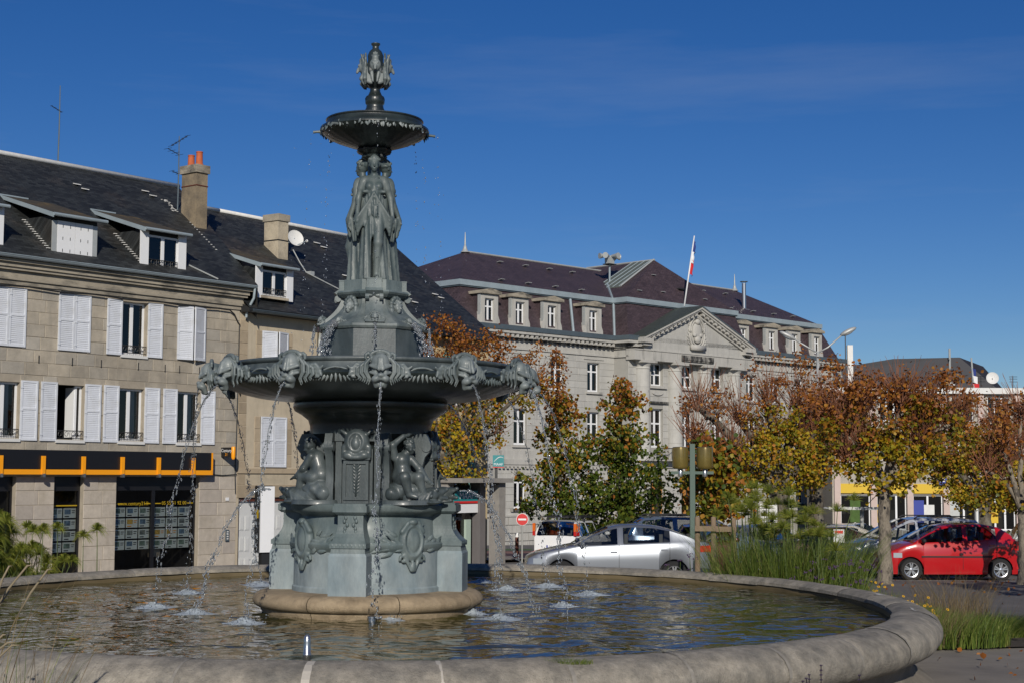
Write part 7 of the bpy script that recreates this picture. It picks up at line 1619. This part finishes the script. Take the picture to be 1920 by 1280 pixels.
    for dx in (-.25, .55):
        for y in (-.36, .36): st.box(sx+dx-.05, sx+dx+.1, y-.22, y+.22, .45, rmax-.42); st.box(sx+dx-.02, sx+dx+.06, y-.12, y+.12, rmax-.42, rmax-.22)
    stuff(st.build('seats', M['seat'], t))
    for w in wheels:
        for s in (-1, 1):
            y = s*(W_/2-.10); wh = bpy.data.objects.new('wheel', None); COL.objects.link(wh); wh.parent = t; wh.location = (w, y, wr); wh.empty_display_size = .1
            r0 = wr*.66; ty = MB(); pr = [(r0,-.09),(wr*.93,-.095),(wr,-.06),(wr,.06),(wr*.93,.095),(r0,.09)]; n = 28
            V = [(r*math.cos(2*PI*k/n), d, r*math.sin(2*PI*k/n)) for r, d in pr for k in range(n)]; ty.add(V, [(i*n+k, i*n+(k+1) % n, (i+1)*n+(k+1) % n, (i+1)*n+k) for i in range(len(pr)-1) for k in range(n)]); ty.build('tyre', M['tyre'], wh, smooth=40)
            rm = MB(); yo = s*.075; 
            def ringq(ra, rb, ya, yb): 
                V = [(r*math.cos(2*PI*k/n), yy, r*math.sin(2*PI*k/n)) for r, yy in ((ra,ya),(rb,yb)) for k in range(n)]; rm.add(V, [(k, (k+1) % n, n+(k+1) % n, n+k) for k in range(n)])
            ringq(r0*1.02, r0*.90, s*.088, s*.082); ringq(r0*.90, r0*.84, s*.082, s*.03); ringq(r0*.24, .001, s*.075, s*.082)
            for k in range(5):
                for dd in (-.16, .16):
                    a = 2*PI*k/5+.3; a1 = a+dd*1.2; b0 = Vector((math.cos(a+dd*1.5)*r0*.18, yo, math.sin(a+dd*1.5)*r0*.18)); b1 = Vector((math.cos(a1)*r0*.92, yo+s*.002, math.sin(a1)*r0*.92)); d = (b1-b0).normalized(); sd = Vector((-d.z,0,d.x))*r0*.085; dp = Vector((0,-s*.03,0)); rm.add([b0-sd,b0+sd,b1+sd*1.2,b1-sd*1.2,b0-sd+dp,b0+sd+dp,b1+sd+dp,b1-sd+dp],[(0,1,2,3),(0,4,5,1),(1,5,6,2),(2,6,7,3),(3,7,4,0)])
            rm.build('rim', M['rim'], wh, smooth=30); bk = MB(); bk.add([(0,s*.0,0)]+[(r0*.9*math.cos(2*PI*k/20), s*.01, r0*.9*math.sin(2*PI*k/20)) for k in range(20)], [(0,1+k,1+(k+1) % 20) for k in range(20)]); bk.build('brake', M['car_dark'], wh, fix=False)
    for w in wheels:
        wl2 = MB(); n = 14; R1 = wr*1.15
        for s in (-1, 1):
            V = [(w+R1*math.cos(PI*k/n), s*yy, wr+R1*math.sin(PI*k/n)) for yy in (W_/2*.94, W_/2*.55) for k in range(n+1)]; wl2.add(V, [(k,k+1,n+2+k,n+1+k) for k in range(n)]); wl2.add([(w+R1*math.cos(PI*k/n), s*W_/2*.55, wr+R1*math.sin(PI*k/n)) for k in range(n+1)], [tuple(range(n+1))])
        wl2.build('wheel_arch', M['car_dark'], t, fix=False)
        yb = lambda x: float(np.interp(x, xs, hw))
    def onside(x0, x1, z0, z1, d=.006, nm='x', mm=None):
        n = max(1, int((x1-x0)/.12))
        for s in (-1, 1):
            mb = MB(); Q = []
            for i in range(n+1):
                x = x0+(x1-x0)*i/n; a = yb(x)*.992; Q.append([(x,s*(a-.03),z0),(x,s*(a+d),z0+.004),(x,s*(a+d),z1-.004),(x,s*(a-.03),z1)])
            for p, q in zip(Q[:-1], Q[1:]):
                for j in range(3): mb.quad(p[j],q[j],q[j+1],p[j+1])
            mb.quad(*Q[0]); mb.quad(*Q[-1]); mb.build(nm, mm, t)
    bz = lambda x: float(np.interp(x, hx, hz))
    if side_trim: onside(side_trim[0], side_trim[1], side_trim[2]-.022, side_trim[2]+.022, .02, 'door_moulding', M['car_dark'])
    if details:
        for a, b in pillars[:2]: onside(b-.20, b-.04, bz(b)-.19, bz(b)-.15, .022, 'door_handle', m); 
        for a, b in pillars[:2]: onside(b-.004, b+.004, .30, bz(b)-.01, .0075, 'door_gap', M['car_dark'])
        for s in (-1, 1):
            mb = MB(); x = pillars[0][0]+.10; mb.ball((x, s*(W_/2+.07), bz(x)+.05), .06, .10, .065, 10, 8); mb.build('mirror', m if m not in (P_RED,) else M['car_dark'], t, smooth=True)
    onside(-L/2+.15, -L/2+.36, bz(-L/2+.2)-.20, bz(-L/2+.2)-.07, .012, 'headlight', M['lamp_clear'])
    if tail:
        for i, (x0, x1, z0, z1, mm) in enumerate(tail): onside(x0, x1, z0, z1, .012, 'tail_light', mm)
        for i, (x0, x1, z0, z1, mm) in enumerate(tail):
            for s in (-1, 1):
                mb = MB(); xe = L/2 - .005; mb.box(xe-.05, xe+.012, min(s*W_*.375,s*W_*.425), max(s*W_*.375,s*W_*.425), z0, z1); mb.build('tail_light', mm, t)
    mb = MB(); mb.box(L/2-.06,L/2+.02,-W_*.40,W_*.40,.30,.46); mb.build('rear_bumper', m, t); mb = MB(); mb.box(-L/2-.02,-L/2+.06,-W_*.40,W_*.40,.28,.44); mb.build('front_bumper', m, t)
    if plate:
        pb = MB(); zz = .62; pb.box(L/2+.0, L/2+.022, -.26, .26, zz, zz+.11); p = pb.build('number_plate', M['white'], t); MB().box(L/2+.0225,L/2+.024,-.26,-.215,zz,zz+.11).build('blue_strip', M['blue_sign'], p)
        text_mesh(plate, .085, M['car_dark'], 'lettering', p, (L/2+.024,.02,zz+.055), rot=(R(90),0,R(90)))
    if rails:
        for s in (-1, 1): rl = MB(); rl.tube([(rails[0],s*W_*.34,rails[2]),(rails[0]+.1,s*W_*.34,rails[2]+.06),(rails[1]-.1,s*W_*.34,rails[2]+.06),(rails[1],s*W_*.34,rails[2])], .018, 6); rl.build('roof_rail', M['car_dark'], t)
    return t
# silver five door hatchback just behind the pool
car('silver_hatchback', 'silver five door hatchback parked right behind the pool rim, facing left', (2.42, 36.0, 0), R(1.5), 4.17, 1.70,
    [(-2.085,.55),(-2.05,.64),(-1.85,.74),(-1.2,.885),(-.95,.93),(-.5,.95),(.6,1.0),(1.35,1.03),(1.95,1.03),(2.06,.98),(2.085,.6)], [(-1.02,.93),(-.62,1.16),(-.22,1.34),(.0,1.39),(.35,1.41),(.8,1.385),(1.2,1.30),(1.55,1.17),(1.86,1.035)], (-1.29,1.25), .30, [(-.93,.0),(.07,1.15)], P_SIL, tail=[(1.78,2.05,.80,.95,M['lamp_red'])])
wt_ = car('white_estate', 'white estate car with a black roof rack and tall orange and red tail lights', (2.1, 51.9, gz(51.9)+.02), R(-110), 4.15, 1.74,
    [(-2.07,.6),(-1.95,.75),(-1.2,.95),(-.9,.98),(1.9,1.02),(2.03,1.0),(2.07,.6)], [(-1.0,.97),(-.4,1.36),(-.1,1.47),(1.3,1.50),(1.72,1.46),(1.9,1.28),(2.02,1.01)], (-1.25,1.27), .30, [(-.85,-.05),(.02,.85),(.93,1.65)], P_WHT, plate='DF 635 HV', tail=[(1.84,1.98,1.03,1.17,M['lamp_red']),(1.82,1.95,1.17,1.42,M['lamp_orange'])])
rr_ = MB()
for x in (-.3,.3,.9): rr_.box(x-.04,x+.04,-.62,.62,1.56,1.61)
for y in (-.62,-.2,.2,.62): rr_.box(-.6,1.3,y-.02,y+.02,1.60,1.64)
for x in (-.3,.9):
    for y in (-.62,.62): rr_.box(x-.04,x+.04,y-.04,y+.04,1.46,1.56)
rr_.build('roof_rack', M['car_dark'], wt_)
car('blue_estate', 'grey blue estate car with roof rails, behind the silver hatchback', (5.4, 44.6, gz(44.6)), R(-172), 4.5, 1.75,
    [(-2.25,.6),(-2.1,.75),(-1.3,.93),(-1.0,.97),(2.1,1.02),(2.22,.95),(2.25,.6)], [(-1.1,.96),(-.5,1.33),(-.2,1.44),(1.3,1.48),(1.75,1.44),(2.0,1.3),(2.15,1.02)], (-1.38,1.32), .31, [(-.95,-.1),(-.02,.85),(.93,1.85)], P_BLU, rails=(-.2,1.6,1.45)).scale = (1,1,1.1)
car('maroon_hatchback', 'dark maroon hatchback seen between the wooden stakes', (5.1, 41.2, gz(41.2)), R(-95), 3.9, 1.66,
    [(-1.95,.6),(-1.8,.74),(-1.1,.9),(1.75,.98),(1.93,.92),(1.95,.6)], [(-1.0,.9),(-.45,1.28),(-.15,1.40),(1.0,1.42),(1.4,1.37),(1.75,.99)], (-1.2,1.2), .29, [(-.9,0.),(.07,.9)], P_MAR, tail=[(1.66,1.9,.80,.98,M['lamp_red'])])
car('pale_blue_saloon', 'pale blue car mostly hidden behind stakes and papyrus', (7.4, 48.6, gz(48.6)), R(-72), 4.2, 1.7,
    [(-2.1,.58),(-1.95,.72),(-1.1,.9),(1.75,.98),(2.05,.92),(2.1,.6)], [(-1.0,.9),(-.45,1.25),(-.15,1.38),(.9,1.40),(1.3,1.34),(1.85,.99)], (-1.27,1.27), .30, [(-.9,0.),(.07,.9)], P_GRY)
# the red city car and its neighbours
car('red_city_car', 'small bright red three door car dappled with tree shade', (11.37, 40.9, gz(40.7)), R(3), 3.43, 1.63,
    [(-1.715,.55),(-1.70,.66),(-1.6,.75),(-1.25,.90),(-.98,.97),(-.6,.985),(.4,1.02),(1.0,1.07),(1.5,1.10),(1.66,1.05),(1.70,.85),(1.715,.6)], [(-1.08,.96),(-.66,1.20),(-.30,1.37),(.0,1.43),(.35,1.455),(.9,1.43),(1.25,1.36),(1.48,1.22),(1.62,1.07)], (-1.13,1.21), .288, [(-.92,.22),(.36,1.12)], P_RED, side_trim=(-.86,1.0,.62), tail=[(1.50,1.66,.78,1.02,M['lamp_red'])])
car('silver_minivan', 'silver people carrier half hidden behind the pale tree and the red car', (11.2, 43.7, gz(43.7)), R(6), 4.4, 1.76,
    [(-2.2,.6),(-2.1,.74),(-1.75,.88),(-1.3,1.0),(-1.1,1.02),(1.9,1.06),(2.15,1.0),(2.2,.6)], [(-1.25,1.01),(-.7,1.36),(-.25,1.56),(.1,1.62),(1.2,1.62),(1.7,1.56),(2.1,1.08)], (-1.36,1.34), .31, [(-1.05,-.1),(-.02,.8),(.88,1.85)], paint('paint_pale_silver', (.55,.57,.60), .4, .35), rails=(-.1,1.5,1.60))
car('dark_saloon', 'dark car roof showing above the silver people carrier', (14.6, 53.5, gz(53.5)), R(5), 4.3, 1.72,
    [(-2.15,.6),(-1.2,.92),(1.9,.98),(2.15,.6)], [(-1.1,.92),(-.3,1.4),(1.0,1.44),(1.9,.99)], (-1.3,1.3), .30, [(-.9,0),(.1,1.0)], P_BLK, details=False)
car('cream_saloon', 'car with a cream roof beside the thin sign post, left of the pale tree', (9.95, 49.0, gz(49)), R(-12), 4.2, 1.7,
    [(-2.1,.6),(-1.1,.9),(1.8,.98),(2.1,.6)], [(-1.0,.9),(-.3,1.34),(.8,1.40),(1.85,.99)], (-1.27,1.27), .30, [(-.85,0),(.08,.95)], P_CRM, details=False)
car('maroon_saloon', 'dark red car left of the pale tree, behind the thin sign post', (9.2, 46.6, gz(46.6)), R(-8), 4.1, 1.7,
    [(-2.05,.6),(-1.1,.88),(1.8,.95),(2.05,.6)], [(-1.0,.88),(-.3,1.28),(.8,1.34),(1.8,.96)], (-1.25,1.25), .29, [(-.85,0),(.08,.95)], P_MAR, details=False)
car('dark_hatchback', 'dark hatchback under the glass shelter roof, behind the papyrus', (12.2, 58.5, gz(58.5)), R(6), 4.1, 1.7,
    [(-2.05,.6),(-1.1,.9),(1.8,.98),(2.05,.6)], [(-1.0,.9),(-.3,1.38),(1.0,1.43),(1.9,.99)], (-1.25,1.25), .29, [(-.85,0),(.08,.95)], P_BLK, details=False)
car('dull_red_estate', 'dull red car cut by the right edge of the view, behind the red car', (15.2, 43.8, gz(43.8)), R(86), 4.2, 1.74,
    [(-2.1,.6),(-1.1,.95),(1.8,1.02),(2.1,.6)], [(-1.0,.95),(-.3,1.42),(1.2,1.5),(1.9,1.03)], (-1.27,1.27), .30, [(-.85,0),(.08,1.0)], paint('paint_dull_red', (.30,.03,.025)), details=False)

# ------------------------------------------------------------------ street furniture
M['lamp_green'] = mat('lamp_green', (.055,.095,.075), .5, var=.1, vs=3); M['amber_shade'] = mat('amber_shade', (.17,.125,.03), .25, .35, var=.2, vs=3, coat=.6); M['stake_wood'] = mat('stake_wood', (.20,.145,.095), .9, var=.25, vs=6, bump=.6, bs=30, sz=(1,1,.2)); M['pole_grey'] = mat('pole_grey', (.42,.43,.42), .5, .3, var=.08)
lp = thing('lamp_post', 'green square lamp post with two amber drum shades', 'street lamp', (4.43, 38.0, gz(38)))
MB().box(-.062,.062,-.06,.06,0,3.36).build('post', M['lamp_green'], lp); MB().box(-.52,.52,-.025,.025,2.62,2.69).build('crossbar', M['lamp_green'], lp); MB().box(-.13,.13,-.1,.1,0,.12).build('foot', M['lamp_green'], lp)
for x in (-.29, .31):
    s = MB(); s.lathe([(.165,2.75),(.195,2.78),(.20,2.82),(.205,3.20),(.195,3.27),(.17,3.285),(0,3.285)], 28, c=(x,-.0)); o = s.build('lamp_shade', M['amber_shade'], lp, smooth=40); MB().lathe([(0,2.755),(.16,2.755)], 28, c=(x,0)).build('diffuser', M['white_old'], o); MB().lathe([(.055,2.56),(.06,2.6),(.06,2.75),(.05,2.76)], 14, c=(x,0)).build('socket', M['steel'], o, smooth=True)
tl = thing('tall_lamp', 'tall pale street lamp with two spread arms above the pollards', 'street lamp', (11.9, 60.0, gz(60)))
MB().tube([(0,0,0),(0,0,2.4),(0,0,8.05)], [.10,.085,.055], 10).build('pole', M['pole_grey'], tl, smooth=True)
for s, e, lbl in ((-1, (-.95,0,8.55), 1), (1, (.98,0,8.72), 1)):
    a = MB(); a.tube([(0,0,8.0),(s*.4,0,8.22),e], .035, 6); o = a.build('arm', M['pole_grey'], tl, smooth=True); d = Vector((s*.9,0,.45)).normalized(); c = Vector(e)+d*.24; Mx = d.to_track_quat('X','Z').to_matrix(); h = MB(); h.ball(c, .36, .14, .10, 12, 8, Mx); h.build('lamp_head', M['pole_grey'], tl, smooth=True); g = MB(); g.ball(c-Vector((0,0,.05)), .24, .11, .08, 10, 6, Mx); g.build('lens', M['lamp_clear'], tl, smooth=True)
def stake(x, y, h, lbl):
    t = thing('stake', lbl, 'post', (x, y, gz(y)), 0, 'wooden tree stakes'); MB().tube([(0,0,-.1),(0,0,h-.04),(0,0,h)], [.062,.058,.05], 10).build('post', M['stake_wood'], t, smooth=40); return t
stake(3.95, 33.0, 1.66, 'left wooden tree stake, against the tail of the silver hatchback'); stake(4.29, 33.0, 1.66, 'middle wooden tree stake beside the thin trunk'); stake(4.80, 33.6, 1.62, 'right wooden tree stake standing alone by the papyrus')
t = thing('stake_rail', 'wooden rail nailed between the left and middle tree stakes', 'rail', (4.12, 32.9, 0)); MB().box(-.24,.24,-.05,-.02,1.36,1.47).build('board', M['stake_wood'], t)
t = thing('stake_rail', 'wooden rail nailed between the middle and right tree stakes', 'rail', (4.55, 33.2, 0)); MB().box(-.25,.25,-.05,-.02,1.34,1.45).build('board', M['stake_wood'], t)
ne = thing('no_entry_sign', 'round red no entry sign with a white bar on a thin post', 'sign', (.38, 53.0, gz(53)+.05)); ne.scale = (.88,)*3
MB().tube([(0,0,0),(0,0,1.55)], .03, 8).build('post', M['pole_grey'], ne)
def disc(r, y, z, m, nm, p, n=32): mb = MB(); mb.extr([(r*math.cos(2*PI*k/n), y, z+r*math.sin(2*PI*k/n)) for k in range(n)], (0,.012,0)); return mb.build(nm, m, p)
disc(.235,-.05,1.66,M['white'],'border',ne); disc(.218,-.064,1.66,M['red_paint'],'red_disc',ne); MB().box(-.155,.155,-.078,-.066,1.625,1.695).build('white_bar', M['white'], ne)
bo = thing('bollard', 'brown bollard with a white top beside the no entry sign', 'bollard', (.22, 57.5, gz(57.5))); MB().lathe([(.10,0),(.10,.3),(.07,.32),(.07,.82),(.065,.86)], 14).build('post', M['brown_wood'], bo, smooth=40); MB().lathe([(.068,.861),(.07,.98),(.05,1.02),(0,1.03)], 14).build('white_top', M['white'], bo, smooth=40)
for x, y, h, l in ((12.9,45.1,1.9,'pale round post behind the roof of the red car'),(15.9,49.5,1.75,'thinner pale post right of the round one')):
    t = thing('bollard', l, 'post', (x+1.2, y+2, gz(y+2)), 0, 'pale posts in the car park'); MB().lathe([(.065,0),(.065,h-.03),(.05,h),(0,h)], 14).build('post', M['pole_grey'], t, smooth=40)
sh = thing('glass_shelter', 'flat glass shelter roof on a pale post, behind the papyrus', 'shelter', (12.3, 55.0, gz(55)))
MB().box(-1.15,.9,-.5,.5,1.95,2.0).build('roof', glass_mat('shelter_glass', .5), sh); MB().box(-1.17,.92,-.52,-.501,1.92,2.02).build('roof_edge', M['pole_grey'], sh); MB().tube([(.1,0,0),(.1,0,1.95)], .07, 8).build('post', M['pole_grey'], sh); MB().tube([(.2,0,2.0),(.75,0,2.55)], .012, 4).build('stay', M['iron'], sh)
rs = thing('small_sign', 'small red and white sign on a post at the right of the papyrus', 'sign', (7.95, 37.8, gz(37.8))); MB().tube([(0,0,0),(0,0,1.3)], .025, 6).build('post', M['pole_grey'], rs); MB().box(-.13,.13,-.05,-.027,.98,1.30).build('panel', M['white_old'], rs); MB().box(-.10,.10,-.054,-.051,1.20,1.27).build('red_strip', M['red_paint'], rs)
nb = thing('notice_sheet', 'white notice sheet fixed beside the dark pollard trunk', 'notice', (7.72, 46.6, gz(46.6))); MB().box(-.27,.25,-.02,.0,1.45,2.02).build('sheet', M['white_old'], nb); MB().tube([(0,.02,0),(0,.02,1.6)], .03, 6).build('post', M['stake_wood'], nb)
for x, y, w, h, s in ((16.9,72,1.4,1.2,1),(14.2,74,1.0,1.0,2),(19.2,60,1.0,1.1,3),(23.2,70,1.3,1.2,4)):
    ng = np.random.default_rng(300+s); t = thing('shrub', ['','rounded shrub in front of the blue shop window','small shrub left of the dark shop window','shrub behind the pale posts','shrub by the ramp railing at far right'][s], 'shrub', (x,y,gz(y)), 0, 'shrubs before the shops'); MB().tube([(0,0,0),(0,0,h*.5)], .05, 6).build('stem', M['bark'], t); leaves('foliage', blob(ng,(0,0,h*.55),(w*.6,w*.5,h*.55),900), .11, M['leaf_green'], t, s)

# ------------------------------------------------------------------ pieces that stand apart become parts of their own
def split_loose(o):
    me = o.data; n = len(me.vertices); p = list(range(n))
    def f(x):
        while p[x] != x: p[x] = p[p[x]]; x = p[x]
        return x
    for e in me.edges:
        a, b = f(e.vertices[0]), f(e.vertices[1])
        if a != b: p[a] = b
    gr = {}
    for q in me.polygons: gr.setdefault(f(q.vertices[0]), []).append(q)
    if len(gr) < 2: return
    out = []
    for k, qs in gr.items():
        ix = {}; V = []; F = []
        for q in qs:
            F.append([ix.setdefault(v, len(ix)) for v in q.vertices])
        for v in sorted(ix, key=ix.get): V.append(tuple(me.vertices[v].co))
        m2 = bpy.data.meshes.new(me.name.split('.')[0]); m2.from_pydata(V, [], F); 
        for mm in me.materials: m2.materials.append(mm)
        if qs[0].use_smooth: m2.polygons.foreach_set('use_smooth', [True]*len(F)); m2.set_sharp_from_angle(angle=R(40))
        out.append(m2)
    o.data = out[0]; nm = o.name.split('.')[0]
    for m2 in out[1:]:
        c = o.copy(); c.data = m2; COL.objects.link(c)
SPLIT = {'base_course','string_course','architrave','frieze','zinc_band','jamb','flashing','cheek','door_post','roof_vent','seam','valley','meter_box','spandrel','button','cornice_return','yellow_line'}
for o in list(SC.objects):
    if o.type == 'MESH' and not o.get('kind') and o.name.split('.')[0] in SPLIT: split_loose(o)
